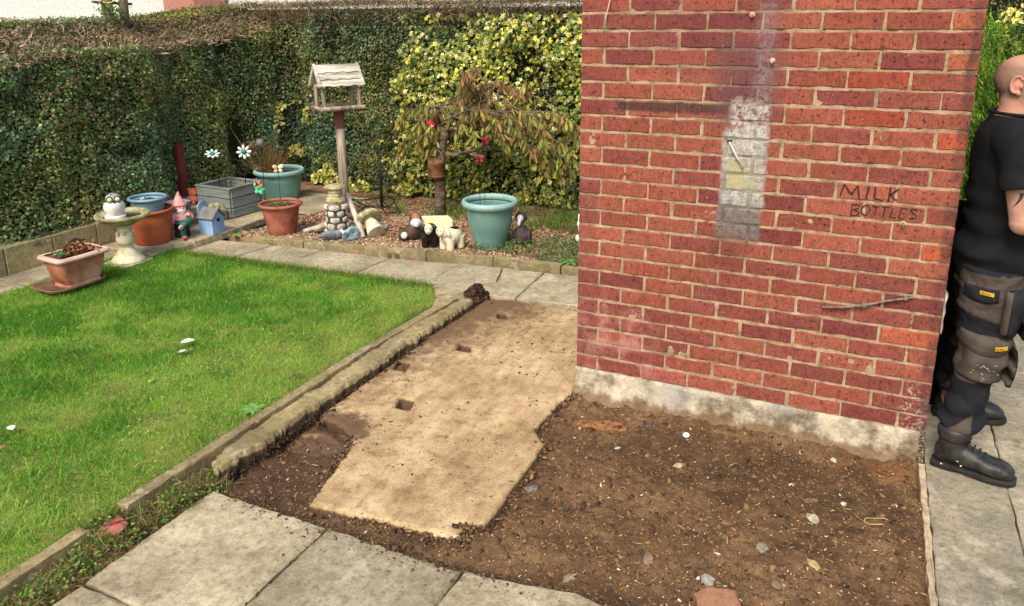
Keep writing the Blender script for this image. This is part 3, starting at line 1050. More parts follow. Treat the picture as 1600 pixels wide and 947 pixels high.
# flags along the low wall and the raised flags under the pots
pol = []
ys = [-2.9, -2.2, -1.5, -.88, -.16, .30, .66]
for a, b_ in zip(ys[:-1], ys[1:]):
    pol.append([(-4.40, a + .005), (-4.065, a + .005), (-4.06, b_ - .005), (-4.40, b_ - .005)])
paving('wall_side_flags', pol, .03, .05, [(-4.40, -2.9), (-4.08, -2.9), (-4.08, .66), (-4.40, .66)], MPAVE)
MFLAG = pave_material('worn_sandstone_flag', [(120, 112, 92), (156, 144, 118), (184, 170, 140)], .35, .4)
pol = [[(-4.38, .67), (-3.785, .665), (-3.76, 1.05), (-4.38, 1.07)], [(-4.38, 1.08), (-3.76, 1.06), (-3.745, 1.50), (-4.38, 1.52)], [(-4.9, 1.53), (-3.75, 1.51), (-3.80, 2.20), (-4.9, 2.2)],
       [(-4.6, 2.21), (-3.5, 2.21), (-3.35, 2.95), (-4.6, 2.95)]]
paving('raised_flags', pol, .058, .06, [(-4.38, .68), (-3.80, .68), (-3.78, 2.2), (-3.55, 2.2), (-3.4, 2.9), (-4.6, 2.9), (-4.6, 1.53), (-4.38, 1.5)], MFLAG, .004, .01)

# ---- kerbs along the lawn
MKERB = pave_material('old_kerb_concrete', [(104, 92, 66), (146, 130, 96), (178, 162, 120)], .6, .5)
kerb_lab = ['near kerb stone beside the red fragment, at the bottom left corner', 'short kerb stone ending at the weedy gap by the red fragment', 'kerb stone between the lawn and the broken base, middle of the run', 'last kerb stone between the lawn and the soil lump']
for (a, b_), lb, zt in zip(((-2.9, -1.845), (-1.69, -1.0), (-.995, -.08), (-.075, .80)), kerb_lab, (.066, .066, .062, .055)):
    x0 = -1.235 + (.05 if b_ > .5 else 0)
    m = prism([(-1.235, a), (-1.18, a), (-1.18 + (.06 if b_ > .5 else 0), b_), (x0, b_)], -.1, zt, .007, .003, .05, .002)
    tag(link('kerb_stone', m, MKERB), lb, 'kerb', 'kerb stones along the lawn')
# mortar haunch strip beside them
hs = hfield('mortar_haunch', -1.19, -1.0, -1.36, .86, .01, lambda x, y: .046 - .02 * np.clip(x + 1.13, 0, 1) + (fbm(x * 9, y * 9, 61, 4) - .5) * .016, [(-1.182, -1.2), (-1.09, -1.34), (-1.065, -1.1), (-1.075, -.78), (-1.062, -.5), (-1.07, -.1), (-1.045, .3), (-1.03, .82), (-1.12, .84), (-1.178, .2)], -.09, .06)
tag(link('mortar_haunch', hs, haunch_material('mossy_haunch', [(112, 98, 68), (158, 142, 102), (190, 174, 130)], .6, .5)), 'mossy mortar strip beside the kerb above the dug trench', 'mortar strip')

# broken concrete at the end of the kerb, half under the earth lump
bl = hfield('broken_concrete', -1.45, -1.05, .6, 1.06, .012, lambda x, y: .028 + (fbm(x * 9, y * 9, 66, 4) - .5) * .05, [(-1.40, .96), (-1.31, .82), (-1.24, .66), (-1.12, .82), (-1.09, .97), (-1.2, 1.02)], -.06)
tag(link('broken_concrete', bl, MKERB), 'pale broken lump of concrete at the kerb end beside the heap of earth', 'concrete lump')
q = rng.normal(0, 1, (900, 2)) * [.055, .075] + [-1.09, .98]
p = np.column_stack([q, soil_h(q[:, 0], q[:, 1]) + .004])
kind(link('heap_clods', chips('heap_clods', p, rng.gamma(2, .004, len(p)) + .003, pick([(62, 45, 34), (48, 36, 28), (86, 64, 46)], len(p)), .9), MATT), 'stuff')
# ---- lawn
lawn_poly = [(-4.075, -3.7), (-1.23, -3.7), (-1.23, .55), (-1.30, .80), (-1.42, .955), (-2.039, .953), (-2.837, .908), (-3.79, .848), (-3.80, .64), (-4.075, .62)]
def lawn_h(x, y):
    return .022 + (fbm(x * 1.6, y * 1.6, 51, 4) - .5) * .035
lawn = link('lawn', hfield('lawn', -4.1, -1.2, -3.7, 1.05, .03, lawn_h, lawn_poly, -.05), pmat('lawn_soil', [(80, 92, 36), (112, 122, 52), (124, 114, 66)], 5, .95, co='World'), sm=True)
kind(lawn, 'structure')
MGRASS = amat('grass_blades', .55, .3, .35)
def grass(n, x0, x1, y0, y1, poly, hmin, hmax, name, hf, cols=None):
    x, y = rng.uniform(x0, x1, n), rng.uniform(y0, y1, n)
    ok = pip(x, y, poly)
    x, y = x[ok], y[ok]
    n = len(x)
    P = np.stack([x, y, hf(x, y) - .004], -1)
    lush = np.clip((fbm(x * 3.2, y * 3.2, 71, 4) - .38) * 4.5, 0, 1)
    wear = np.clip((x + 2.1) / .9 + (fbm(x * 4, y * 4, 72, 3) - .5) * 1.6, 0, 1) * .75
    lush = lush * (1 - wear)
    ca, cb, cc = (np.array(rgb(q)[:3]) for q in ((74, 138, 30), (134, 180, 56), (172, 166, 92)))
    t = rng.random(n)
    col = np.where((t < .15 + .75 * lush)[:, None], ca, cb)
    col = np.where((rng.random(n) < .06 + .34 * wear)[:, None], cc, col)
    col = col * rng.uniform(.7, 1.35, (n, 1)) * (.66 + .66 * fbm(x * 6, y * 6, 75, 3))[:, None]
    D = rng.normal(0, .55, (n, 3)) * [1, 1, .1] + [0, 0, 1]
    clump = fbm(x * 9, y * 9, 73, 2)
    L = rng.uniform(hmin, hmax, n) * (.6 + .5 * lush + .5 * clump)
    return strand_mesh(name, P, D, L, rng.uniform(.0009, .0018, n), col, .5, 2)
kind(link('lawn_grass', grass(340000, -4.1, -1.2, -2.6, 1.05, lawn_poly, .010, .030, 'lawn_grass', lawn_h), MGRASS), 'stuff')
# ragged fringe hanging over kerb and paving edges
edge = np.concatenate([np.stack([rng.uniform(-1.25, -1.222, 5000), rng.uniform(-2.6, .6, 5000)], -1), np.stack([rng.uniform(-3.8, -1.42, 5000), np.zeros(5000)], -1)])
edge[5000:, 1] = np.interp(edge[5000:, 0], [q[0] for q in near], [q[1] for q in near]) + rng.normal(-.02, .018, 5000)
fr = np.column_stack([edge, np.full(len(edge), .03)])
kind(link('grass_fringe', strand_mesh('grass_fringe', fr, rng.normal(0, .6, (len(fr), 3)) * [1, 1, .2] + [0, 0, .9], rng.uniform(.02, .055, len(fr)), np.full(len(fr), .0016), pick([(70, 118, 30), (120, 148, 50), (150, 142, 78)], len(fr)), .45, 2), MGRASS), 'stuff')
# clover and small broad weeds in the lawn and along the edges
def weeds(name, P, size, pal):
    n = len(P)
    nr = rng.normal(0, .45, (n, 3)) + [0, 0, 1]
    me = leaf_mesh(name, P, nr, size, pick(pal, n))
    return kind(link(name, me, MGRASS), 'stuff')
n_ = 5200
x, y = rng.uniform(-4.0, -1.26, n_), rng.uniform(-2.4, .85, n_)
ok = fbm(x * 4, y * 4, 91, 3) > .52
P = np.stack([x, y, lawn_h(x, y) + rng.uniform(.008, .028, n_)], -1)[ok]
weeds('clover', P, rng.uniform(.010, .022, len(P)), [(88, 136, 48), (120, 160, 66), (140, 166, 84)])
n_ = 3800
x, y = rng.uniform(-1.24, -1.0, n_), rng.uniform(-2.5, -1.28, n_)
ok = (fbm(x * 9, y * 9, 92, 3) > .42) & (x < -1.04 + .05 * (y + 2)) & ((x > -1.17) | ((y > -1.85) & (y < -1.68)))
P = np.stack([x, y, soil_h(x, y) + rng.uniform(.004, .045, n_)], -1)[ok]
weeds('verge_weeds', P, rng.uniform(.008, .02, len(P)), [(74, 116, 40), (104, 144, 58), (132, 150, 70), (120, 110, 60)])
n_ = 5200
x, y = rng.uniform(-1.25, -1.03, n_), rng.uniform(-2.5, -1.3, n_)
ok = (x > -1.175) | ((y > -1.86) & (y < -1.68))
P = np.stack([x, y, soil_h(x, y) - .004], -1)[ok]
kind(link('verge_grass', strand_mesh('verge_grass', P, rng.normal(0, .8, (len(P), 3)) * [1, 1, .2] + [0, 0, .8], rng.uniform(.02, .06, len(P)), np.full(len(P), .0015), pick([(84, 116, 44), (140, 138, 76), (166, 146, 100), (110, 88, 60)], len(P)), .5, 2), MGRASS), 'stuff')

# ---- planted bed: soil, gravel, edging
bed_far = 4.2
def bed_h(x, y):
    return .02 + (fbm(x * 3, y * 3, 101, 4) - .5) * .04
bedp = [(-3.75, 1.40), (-3.28, 1.42), (-2.808, 1.49), (-2.103, 1.565), (-1.371, 1.69), (-.638, 1.73), (1.5, 1.95), (1.5, 4), (-5, 4), (-5, 2.1), (-3.6, 2.1)]
bed = link('garden_bed', hfield('garden_bed', -5, 2, 1.3, 4, .035, bed_h, bedp, -.1), pmat('bed_soil', [(88, 66, 48), (120, 94, 70), (142, 114, 88)], 6, .95, co='World'), sm=True)
kind(bed, 'structure')
n_ = 21000
x, y = rng.uniform(-3.75, -.6, n_), rng.uniform(1.4, 2.95, n_)
dens = np.clip(1.15 - np.clip(x + 1.45, 0, 2) * 1.6 - np.clip(y - 2.3, 0, 1) * 1.1, .12, 1) * np.clip((x + 3.9) * 3, 0, 1)
ok = pip(x, y, bedp) & (rng.random(n_) < dens)
P = np.stack([x, y, bed_h(x, y) + rng.uniform(-.002, .008, n_)], -1)[ok]
kind(link('gravel', chips('gravel', P, rng.uniform(.006, .015, len(P)), pick([(196, 158, 130), (206, 180, 148), (214, 196, 170), (160, 124, 98), (172, 138, 110), (150, 122, 96)], len(P)), .7), MATT), 'stuff')
n_ = 3000
x, y = rng.uniform(-3.7, -.5, n_), rng.uniform(1.9, 3.25, n_)
P = np.stack([x, y, bed_h(x, y) + .012], -1)[pip(x, y, bedp)]
kind(link('fallen_leaves', leaf_mesh('fallen_leaves', P, rng.normal(0, .4, (len(P), 3)) + [0, 0, 1], rng.uniform(.02, .04, len(P)), pick([(130, 84, 54), (150, 110, 76), (104, 70, 50), (170, 120, 90)], len(P))), MATT), 'stuff')
# low ground cover at the right of the bed and tufts by the hedge
n_ = 9000
x, y = rng.uniform(-1.62, -.1, n_), rng.uniform(1.66, 2.5, n_)
d_ = fbm(x * 4, y * 4, 111, 3)
ok = pip(x, y, bedp) & (d_ + (x + 1.3) * .35 - np.clip(y - 2.1, 0, 1) * .5 > .46)
hgt = rng.uniform(0, 1, n_) * .07
P = np.stack([x, y, bed_h(x, y) + hgt], -1)[ok]
weeds('ground_cover', P, rng.uniform(.012, .026, len(P)), [(92, 112, 66), (118, 138, 82), (74, 96, 50), (134, 150, 92)])
n_ = 3000
x = rng.normal(0, 1, n_); x = np.where(rng.random(n_) < .5, rng.uniform(-1.4, -.3, n_), rng.uniform(-3.5, -1.4, n_))
y = rng.uniform(2.55, 3.15, n_)
ok = fbm(x * 4, y * 4, 121, 2) > .55
P = np.stack([x, y, bed_h(x, y)], -1)[ok]
kind(link('bed_grass_tufts', strand_mesh('bed_grass_tufts', P, rng.normal(0, .45, (len(P), 3)) + [0, 0, 1.3], rng.uniform(.06, .17, len(P)), np.full(len(P), .0028), pick([(84, 122, 46), (122, 152, 62), (66, 98, 40)], len(P)), .4, 3), MGRASS), 'stuff')
# edging stones
en = [(-3.46, 1.385), (-2.95, 1.452), (-2.40, 1.522), (-1.85, 1.595), (-1.30, 1.672), (-.75, 1.70), (-.2, 1.74), (.4, 1.79)]
MEDGE = pave_material('mossy_edging', [(112, 100, 72), (146, 134, 100), (166, 152, 116)], .5, .5)
el = ['edging stone below the ribbed terracotta pot, first of the bed edge', 'edging stone in front of the little stone well', 'edging stone below the toppled mushroom ornament', 'edging stone in front of the black and white sheep', 'edging stone below the large teal pot', 'edging stone by the grey goose, next to the outhouse', 'edging stone mostly hidden behind the outhouse corner']
for (a, b_), lb in zip(zip(en[:-1], en[1:]), el):
    a, b_ = Vector(a), Vector(b_)
    d = (b_ - a).normalized()
    nn = Vector((-d.y, d.x)) * .055
    m = prism([a + d * .004, b_ - d * .004, b_ - d * .004 + nn, a + d * .004 + nn], -.06, .052 + random.uniform(-.006, .006), .008, .004, .05, .002)
    tag(link('edging_stone', m, MEDGE), lb, 'edging', 'edging stones of the gravel bed')

# ---- low block wall under the left hedge
MBLOCK = pave_material('sand_block', [(134, 122, 92), (166, 152, 112), (182, 166, 124)], .25, .3)
wallt = thing('low_block_wall', 'low sand coloured concrete block wall under the left hedge', 'wall', (-4.41, 0, 0))
yb = -2.62
jn = [-2.68, -2.31, -1.94, -1.57, -1.2, -.82, -.445, -.074, .297, .674, 1.05, 1.42]
for a, b_ in zip(jn[:-1], jn[1:]):
    link('block', box(-.10, random.uniform(-.003, .003), a + .003, b_ - .003, -.02, .24 + random.uniform(-.003, .003), .006), MBLOCK, wallt)
link('mortar', box(-.09, -.008, -2.68, 1.42, -.02, .232), MJOINT, wallt)

# ---- hedges
MLEAF = amat('hedge_leaves', .5, .35, .22)
MTWIG = amat('hedge_twigs', .85, .15, 0)
MCORE = pmat('hedge_inside', [(36, 42, 24), (54, 52, 34)], 9, 1.0, co='World', spec=0)
def along(pts, t):
    return pts
def hedge_leaves(n, f, size, pal, p, name, parent, nb=(0, 0, 0), spread=.75, lo=0.0):
    P, Nn = f(n)
    cl = fbm(P[:, 0] * 3.1 + P[:, 1] * 3.1, P[:, 2] * 3.1, 131, 4)
    cols = pick(pal, len(P), p, .3) * (.55 + .95 * cl)[:, None]
    hue = fbm(P[:, 0] * 1.3 + P[:, 1] * 1.3, P[:, 2] * 1.6, 133, 3)[:, None]
    cols = cols * (1 + (hue - .56) * np.array([[1.1, .25, -.9]]))
    me = leaf_mesh(name, P, Nn + rng.normal(0, spread, Nn.shape), rng.uniform(size[0], size[1], len(P)), cols)
    return link(name, me, MLEAF, parent)
def left_top(y):
    return 1.55 + .055 * np.clip(y, -2, 3.4) + .03 * np.sin(y * 2.3)
def lf_face(n):
    y = rng.uniform(-2.6, 3.3, n); t = rng.random(n)
    z = .20 + (left_top(y) - .2) * t
    b = fbm(y * 2.1, z * 2.1, 141, 4)
    hollow = np.exp(-(((y - 2.75) / .22) ** 2)) * .12 + np.exp(-(((y - 1.25) / .12) ** 2 + ((z - .72) / .08) ** 2)) * .16
    x = -4.50 + (b - .5) * .26 + (fbm(y * 8, z * 8, 143, 2) - .5) * .07 - .05 * (t > .85) * (t - .85) * 6 - hollow - rng.exponential(.028, n)
    x += .07 * np.clip((.5 - z) / .3, 0, 1)
    x -= np.where(y > 1.45, .28 * np.clip((y - 1.3) / .7, 0, 1), 0)
    return np.stack([x, y, z], -1), np.tile([1.0, -.15, .45], (n, 1))
def lf_top(n):
    y = rng.uniform(-2.6, 3.5, n); t = rng.random(n)
    x = -4.98 - .75 * t + rng.normal(0, .03, n)
    z = left_top(y) + .20 + .02 * t + (fbm(x * 3, y * 3, 151, 3) - .5) * .06 + rng.normal(0, .012, n)
    return np.stack([x, y, z], -1), np.tile([.3, 0, 1.0], (n, 1))
GREENS = [(50, 68, 36), (68, 88, 46), (90, 110, 60), (124, 140, 82), (98, 88, 58), (124, 106, 78)]
GP = [.22, .25, .19, .09, .14, .11]
hl = thing('privet_hedge', 'tall dark green privet hedge with a bare twiggy top above the low block wall', 'hedge', (0, 0, 0))
hedge_leaves(78000, lf_face, (.017, .038), [tuple(min(255, int(q * 1.36)) for q in g_) for g_ in GREENS], GP, 'foliage', hl)
hedge_leaves(9000, lf_top, (.016, .03), [(96, 112, 50), (124, 128, 60), (140, 120, 70), (72, 90, 40)], None, 'top_foliage', hl)
# twig band on the shoulder
n_ = 17000
y = rng.uniform(-2.6, 3.4, n_); t = rng.random(n_) ** 1.15
x = -4.52 - .50 * t - np.where(y > 1.45, .28 * np.clip((y - 1.3) / .7, 0, 1) * (1 - t * .5), 0)
z = left_top(y) - .06 + .23 * t + (fbm(y * 4, t * 3, 161, 3) - .5) * .06 + rng.normal(0, .015, n_)
P = np.stack([x, y, z], -1)
cl = pick([(142, 116, 90), (176, 152, 122), (110, 86, 64), (74, 56, 42), (198, 178, 150)], n_, None, .25)
link('twigs', strand_mesh('twigs', P, np.tile([.6, 0, .45], (n_, 1)) + rng.normal(0, .7, (n_, 3)), rng.uniform(.025, .06, n_), rng.uniform(.0016, .0038, n_), cl, .5, 2), MTWIG, hl)
n_ = 9000
P, q = lf_face(n_)
link('inner_twigs', strand_mesh('inner_twigs', P, q + rng.normal(0, 1, (n_, 3)), rng.uniform(.04, .12, n_), rng.uniform(.001, .002, n_), pick([(92, 72, 52), (70, 54, 40), (120, 98, 72)], n_), .3, 2), MTWIG, hl)
hc = MB()
V = []
ysl = np.linspace(-2.6, 3.4, 30)
for yy in ysl:
    tp = float(left_top(yy))
    b = -.28 * min(1, max(0, (yy - 1.3) / .7)) if yy > 1.3 else 0
    V += [(-4.64 + b, yy, .12), (-4.62 + b, yy, tp - .06), (-5.02 + b * .5, yy, tp + .185), (-5.8, yy, tp + .20), (-5.8, yy, .12)]
F = [(i * 5 + j, (i + 1) * 5 + j, (i + 1) * 5 + (j + 1) % 5, i * 5 + (j + 1) % 5) for i in range(29) for j in range(5)] + [(0, 1, 2, 3, 4), tuple(29 * 5 + j for j in (4, 3, 2, 1, 0))]
link('core', hc.add(V, F), MCORE, hl)
def lf_sh(n):
    y = rng.uniform(-2.6, 3.3, n); t = rng.random(n)
    x = -4.54 - .46 * t - np.where(y > 1.45, .28 * np.clip((y - 1.3) / .7, 0, 1) * (1 - t * .5), 0)
    return np.stack([x, y, left_top(y) - .05 + .24 * t + rng.normal(0, .015, n)], -1), np.tile([.7, 0, .8], (n, 1))
hedge_leaves(5000, lf_sh, (.018, .032), [(110, 116, 60), (128, 112, 76), (92, 104, 52), (140, 122, 92)], None, 'shoulder_foliage', hl)

def back_y(x):
    return 3.30 + .12 * np.clip((x + 3.2) / 2.0, 0, 1)
def back_top(x):
    return 1.98 + .012 * np.sin(x * 3)
def bk(x0, x1, z0, z1, off=0, sd=171):
    def f(n):
        x = rng.uniform(x0, x1, n); z = z0 + (z1 - z0) * rng.random(n)
        b = fbm(x * 2.4, z * 2.4, sd, 4)
        hol = np.exp(-(((x + 4.55) / .20) ** 2)) * .14 + np.exp(-(((x + 3.95) / .09) ** 2 + ((z - 1.62) / .2) ** 2)) * .12
        y = back_y(x) - (b - .5) * .26 + hol + rng.exponential(.03, n) + off + .06 * (z > 1.75)
        return np.stack([x, y, z], -1), np.tile([0.0, -1.0, .45], (n, 1))
    return f
hb = thing('privet_hedge', 'tall dark green privet hedge behind the bird table, across the back', 'hedge', (0, 0, 0))
hedge_leaves(40000, bk(-5.0, -2.6, .06, 1.93), (.022, .040), GREENS, GP, 'foliage', hb)
hedge_leaves(16000, bk(-2.7, 1.8, .05, 1.70, .05), (.022, .04), GREENS, GP, 'under_foliage', hb)
hedge_leaves(9000, bk(-2.7, 1.8, 1.55, 1.95, .06), (.018, .034), GREENS, [.2, .2, .2, .1, .15, .15], 'upper_foliage', hb)
def bk_top(n):
    x = rng.uniform(-5.3, 1.9, n); t = rng.random(n)
    y = back_y(x) + .05 + .7 * t
    return np.stack([x, y, back_top(x) + .015 * t + rng.normal(0, .018, n)], -1), np.tile([0, -.3, 1.0], (n, 1))
hedge_leaves(12000, bk_top, (.016, .03), [(110, 116, 60), (140, 128, 84), (84, 96, 46), (150, 130, 96)], None, 'top_foliage', hb)
n_ = 9000
x = rng.uniform(-5.2, 1.8, n_); t = rng.random(n_)
P = np.stack([x, back_y(x) + .02 + .1 * t + rng.normal(0, .03, n_), back_top(x) - .26 * (1 - t) * rng.random(n_)], -1)
link('twigs', strand_mesh('twigs', P, np.tile([0, -.4, .8], (n_, 1)) + rng.normal(0, .7, (n_, 3)), rng.uniform(.04, .13, n_), rng.uniform(.0014, .0028, n_), pick([(126, 102, 78), (158, 134, 104), (92, 70, 52), (66, 50, 40)], n_), .35, 2), MTWIG, hb)
link('core', box(-5.4, 1.75, 3.62, 4.4, .02, 1.93), MCORE, hb)

# variegated ivy on the back hedge
IV = []
for k_ in range(10):
    a = PI / 2 + 2 * PI * k_ / 10
    r_ = (.55, .26, .45, .24, .36, .30, .36, .24, .45, .26)[k_]
    IV.append((r_ * math.cos(a), r_ * math.sin(a), -.05 + .03 * (k_ % 2)))
IVT = np.array([(0, 0, .05)] + IV)
IVF = np.array([(0, 1 + k_, 1 + (k_ + 1) % 10) for k_ in range(10)])
iv = thing('variegated_ivy', 'yellow and green variegated ivy covering the back hedge behind the weeping tree', 'ivy', (0, 0, 0))
def ivy(n, f, size, yellow, name):
    P, Nn = f(n)
    n = len(P)
    me = leaf_mesh(name, P, Nn + rng.normal(0, .5, Nn.shape), rng.uniform(size[0], size[1], n), np.ones((n, 3)), IVT, IVF)
    cl = fbm(P[:, 0] * 2.6, P[:, 2] * 2.6, 181, 4)
    rim = pick([(234, 218, 84), (238, 228, 160), (206, 186, 66), (140, 152, 58), (96, 116, 46)], n, yellow)
    cen = pick([(62, 88, 34), (86, 110, 44), (120, 132, 56)], n)
    full = rng.random(n) < .08 + .22 * np.clip((P[:, 2] - 1.0) * 2, 0, 1)
    cen = np.where(full[:, None], rim, cen)
    br_ = ((.5 + .95 * cl) * rng.uniform(.6, 1.25, n))[:, None]
    cols = np.repeat(rim * br_, 11, 0).reshape(n, 11, 3)
    cols[:, 0] = cen * br_
    alt = rng.random((n, 1)) < .55
    cols[:, 2::2] = np.where(alt[:, :, None], ((cen + rim) / 2 * br_)[:, None], cols[:, 2::2])
    me.color_attributes['Col'].data.foreach_set('color', np.concatenate([cols.reshape(-1, 3), np.ones((n * 11, 1))], 1).astype(np.float32).ravel())
    return link(name, me, MLEAF, iv)
def ivy_pos(n):
    f = bk(-3.5, 1.75, .06, 1.86, -.06, 191)
    P, Nn = f(n * 2)
    lump = fbm(P[:, 0] * 3.4, P[:, 2] * 3.4, 195, 3)
    edge_ = -3.42 + .42 * fbm(P[:, 2] * 3, P[:, 2] * 0, 197, 3)
    ok = (rng.random(len(P)) < np.clip((lump - .22) * 3.4, .12, 1)) & (P[:, 0] > edge_ + .12 * np.clip(P[:, 2] - 1.2, 0, 1))
    P[:, 1] -= (lump - .5) * .26 - rng.exponential(.02, len(P))
    return P[ok][:n], Nn[ok][:n]
ivy(16500, ivy_pos, (.032, .072), [.16, .20, .11, .24, .29], 'foliage')
def ivy_low(n):
    P, Nn = bk(-4.4, -3.0, .05, .42, -.05, 199)(n)
    ok = fbm(P[:, 0] * 4, P[:, 2] * 4, 201, 3) > .46
    return P[ok], Nn[ok]
ivy(1800, ivy_low, (.04, .065), [.3, .3, .15, .15, .1], 'low_foliage')
def ivy_left(n):
    P, Nn = bk(-5.0, -4.3, .35, .95, -.1, 203)(n)
    ok = fbm(P[:, 0] * 5, P[:, 2] * 5, 205, 3) > .54
    return P[ok], Nn[ok]
ivy(1100, ivy_left, (.04, .065), [.3, .3, .15, .15, .1], 'corner_foliage')

# conifer and scruffy hedge to the right of the outhouse
cf = thing('conifer', 'bright green conifer seen between the outhouse edge and the man', 'conifer', (2.35, 3.35, 0))
link('trunk', tube([(0, 0, -.05), (.02, 0, .9), (0, .02, 1.75)], [.06, .045, .015]), pmat('conifer_bark', [(70, 52, 38), (96, 74, 54)], 20), cf, True)
n_ = 3600
a = rng.uniform(0, 2 * PI, n_); z = rng.uniform(.05, 1.72, n_)
r_ = .72 * (1 - .35 * z / 1.8) * (.8 + .3 * fbm(a * 2, z * 3, 211, 3)) * np.sqrt(rng.uniform(.55, 1, n_))
P = np.stack([r_ * np.cos(a), r_ * np.sin(a), z], -1)
D = np.stack([np.cos(a) * .55, np.sin(a) * .55, np.full(n_, .95)], -1) + rng.normal(0, .3, (n_, 3))
D /= np.linalg.norm(D, axis=1, keepdims=True)
T = 16
tt = np.tile(np.linspace(0, 1, T), n_)
own = np.repeat(np.arange(n_), T)
Ls = rng.uniform(.12, .24, n_)
P2 = P[own] + D[own] * (Ls[own] * tt)[:, None]
cl = pick([(70, 112, 24), (110, 150, 34), (150, 180, 54), (46, 80, 20)], n_)[own] * (.6 + .6 * tt)[:, None]
D2 = D[own] * .9 + rng.normal(0, .55, (len(own), 3))
link('foliage', strand_mesh('foliage', P2, D2, rng.uniform(.02, .045, len(own)), np.full(len(own), .003), cl, .15, 1), MLEAF, cf)
link('core', ell((0, 0, .8), (.40, .40, .85)), MCORE, cf)
sh = thing('scruffy_hedge', 'brownish hedge top with small yellow flowers above the conifer, right of the outhouse', 'hedge', (0, 0, 0))
def sc(n):
    x = rng.uniform(1.7, 4.2, n); z = rng.uniform(.1, 2.35, n)
    y = 4.05 - (fbm(x * 2.4, z * 2.4, 221, 4) - .5) * .3 + rng.exponential(.04, n)
    return np.stack([x, y, z], -1), np.tile([0.0, -1.0, .4], (n, 1))
hedge_leaves(15000, sc, (.018, .034), [(92, 98, 48), (120, 112, 66), (70, 80, 40), (140, 122, 88)], None, 'foliage', sh)
link('core', box(1.7, 4.2, 4.25, 4.9, 0, 2.25), MCORE, sh)
n_ = 60
P = np.stack([rng.normal(2.14, .035, n_), np.full(n_, 3.86) + rng.normal(0, .02, n_), rng.normal(1.80, .035, n_)], -1)
kind(link('yellow_flowers', leaf_mesh('yellow_flowers', P, rng.normal(0, .4, (n_, 3)) + [0, -1, .2], rng.uniform(.03, .05, n_), pick([(238, 216, 90), (250, 236, 150)], n_)), MLEAF, sh), 'stuff')

# ---- cut trunk poking out of the left hedge
st = thing('cut_tree_stump', 'cut back tree stump with tied stubs poking out of the left hedge', 'tree', (-5.05, 1.62, 0))
MBARK = pmat('grey_bark', [(74, 60, 46), (112, 96, 76), (136, 122, 100)], 12, .9, 60, .004, stretch=(1, 1, .3))
link('trunk', tube([(0, 0, 0), (.01, .0, 1.5), (-.02, -.04, 1.8), (-.02, -.05, 2.3)], [.06, .055, .05, .042], 10), MBARK, st, True)
link('trunk', tube([(0, .01, 1.62), (.02, .09, 1.8), (.03, .10, 2.3)], [.04, .042, .035], 10), MBARK, st, True)
link('branch', tube([(.03, -.22, 1.99), (0, -.1, 1.985), (.0, .2, 1.975)], .012, 8), MBARK, st, True)
link('tie', tube([(.055 * math.cos(a), -.045 + .06 * math.sin(a), 1.99 + .01 * math.sin(2 * a)) for a in np.linspace(0, 2 * PI, 16)], .006, 6), pmat('yellow_rope', [(190, 176, 70), (220, 206, 110)], 30), st)
n_ = 220
P = rng.normal(0, 1, (n_, 3)) * [.05, .07, .05] + [.03, -.06, 1.90]
link('foliage', leaf_mesh('foliage', P, rng.normal(0, 1, (n_, 3)), rng.uniform(.02, .035, n_), pick([(84, 120, 50), (110, 140, 60)], n_)), MLEAF, st)

# ---- the neighbouring house beyond the hedge
hs_ = thing('neighbour_house', 'white pebbledashed house with pinkish brick pier seen over the hedge', 'house', (-15.5, 11.5, 0))
MDASH = pmat('white_pebbledash', [(196, 194, 188), (226, 224, 220)], 14, .95, 60, .02, co='World', grain=.25)
link('wall', box(-12, 12, 0, 7, -.2, 5.2), MDASH, hs_)
MPINK = pmat('pink_brick_pier', [(168, 112, 100), (190, 134, 120)], 30, .95, 40, .02, co='World', grain=.35)
PX0 = 1.1
pier = link('brick_pier', MB().add([(-1.05 + PX0, -.12, -.2), (.88 + PX0, -.95, -.2), (1.05 + PX0, -.12, -.2), (-1.05 + PX0, -.12, 5.6), (.88 + PX0, -.95, 5.6), (1.05 + PX0, -.12, 5.6)], [(0, 1, 4, 3), (1, 2, 5, 4), (2, 0, 3, 5), (3, 4, 5), (2, 1, 0)]), MPINK, hs_)
link('roof', MB().add([(-12.4, -.4, 5.2), (12.4, -.4, 5.2), (12.4, 7.4, 5.2), (-12.4, 7.4, 5.2), (-12.4, 3.5, 7.6), (12.4, 3.5, 7.6)], [(0, 1, 5, 4), (2, 3, 4, 5), (0, 4, 3), (1, 2, 5), (3, 2, 1, 0)]), pmat('roof_tiles', [(96, 66, 54), (120, 84, 68)], 20), hs_)

# ================================================================== THINGS
def Rz(a):
    return Matrix.Rotation(a, 4, 'Z')
def Rx(a):
    return Matrix.Rotation(a, 4, 'X')
def Ry(a):
    return Matrix.Rotation(a, 4, 'Y')
def Tr(x, y, z):
    return Matrix.Translation((x, y, z))

MTERRA = pmat('terracotta', [(150, 78, 48), (172, 92, 58)], 7, .75, 160, .001, grain=.2)
MTERRA_D = pmat('dull_terracotta', [(128, 70, 54), (150, 86, 66), (164, 104, 84)], 8, .8, 120, .001, grain=.25)
MTEAL = pmat('teal_plastic', [(92, 128, 122), (108, 144, 136)], 6, .5, 200, .0008, grain=.15, spec=.45)
MTEALRIM = pmat('pale_teal_plastic', [(122, 156, 150), (142, 174, 168)], 6, .5, 200, .0008, grain=.15, spec=.45)
MBLUEPOT = pmat('faded_blue_plastic', [(104, 138, 154), (122, 156, 172)], 6, .5, 200, .0008, grain=.15, spec=.45)
MPOTSOIL = pmat('pot_soil', [(48, 36, 27), (84, 62, 46)], 30, .95, 120, .006)
MSTONE = pmat('cream_cast_stone', [(176, 166, 134), (206, 196, 166), (222, 212, 184)], 9, .9, 110, .002, grain=.3)
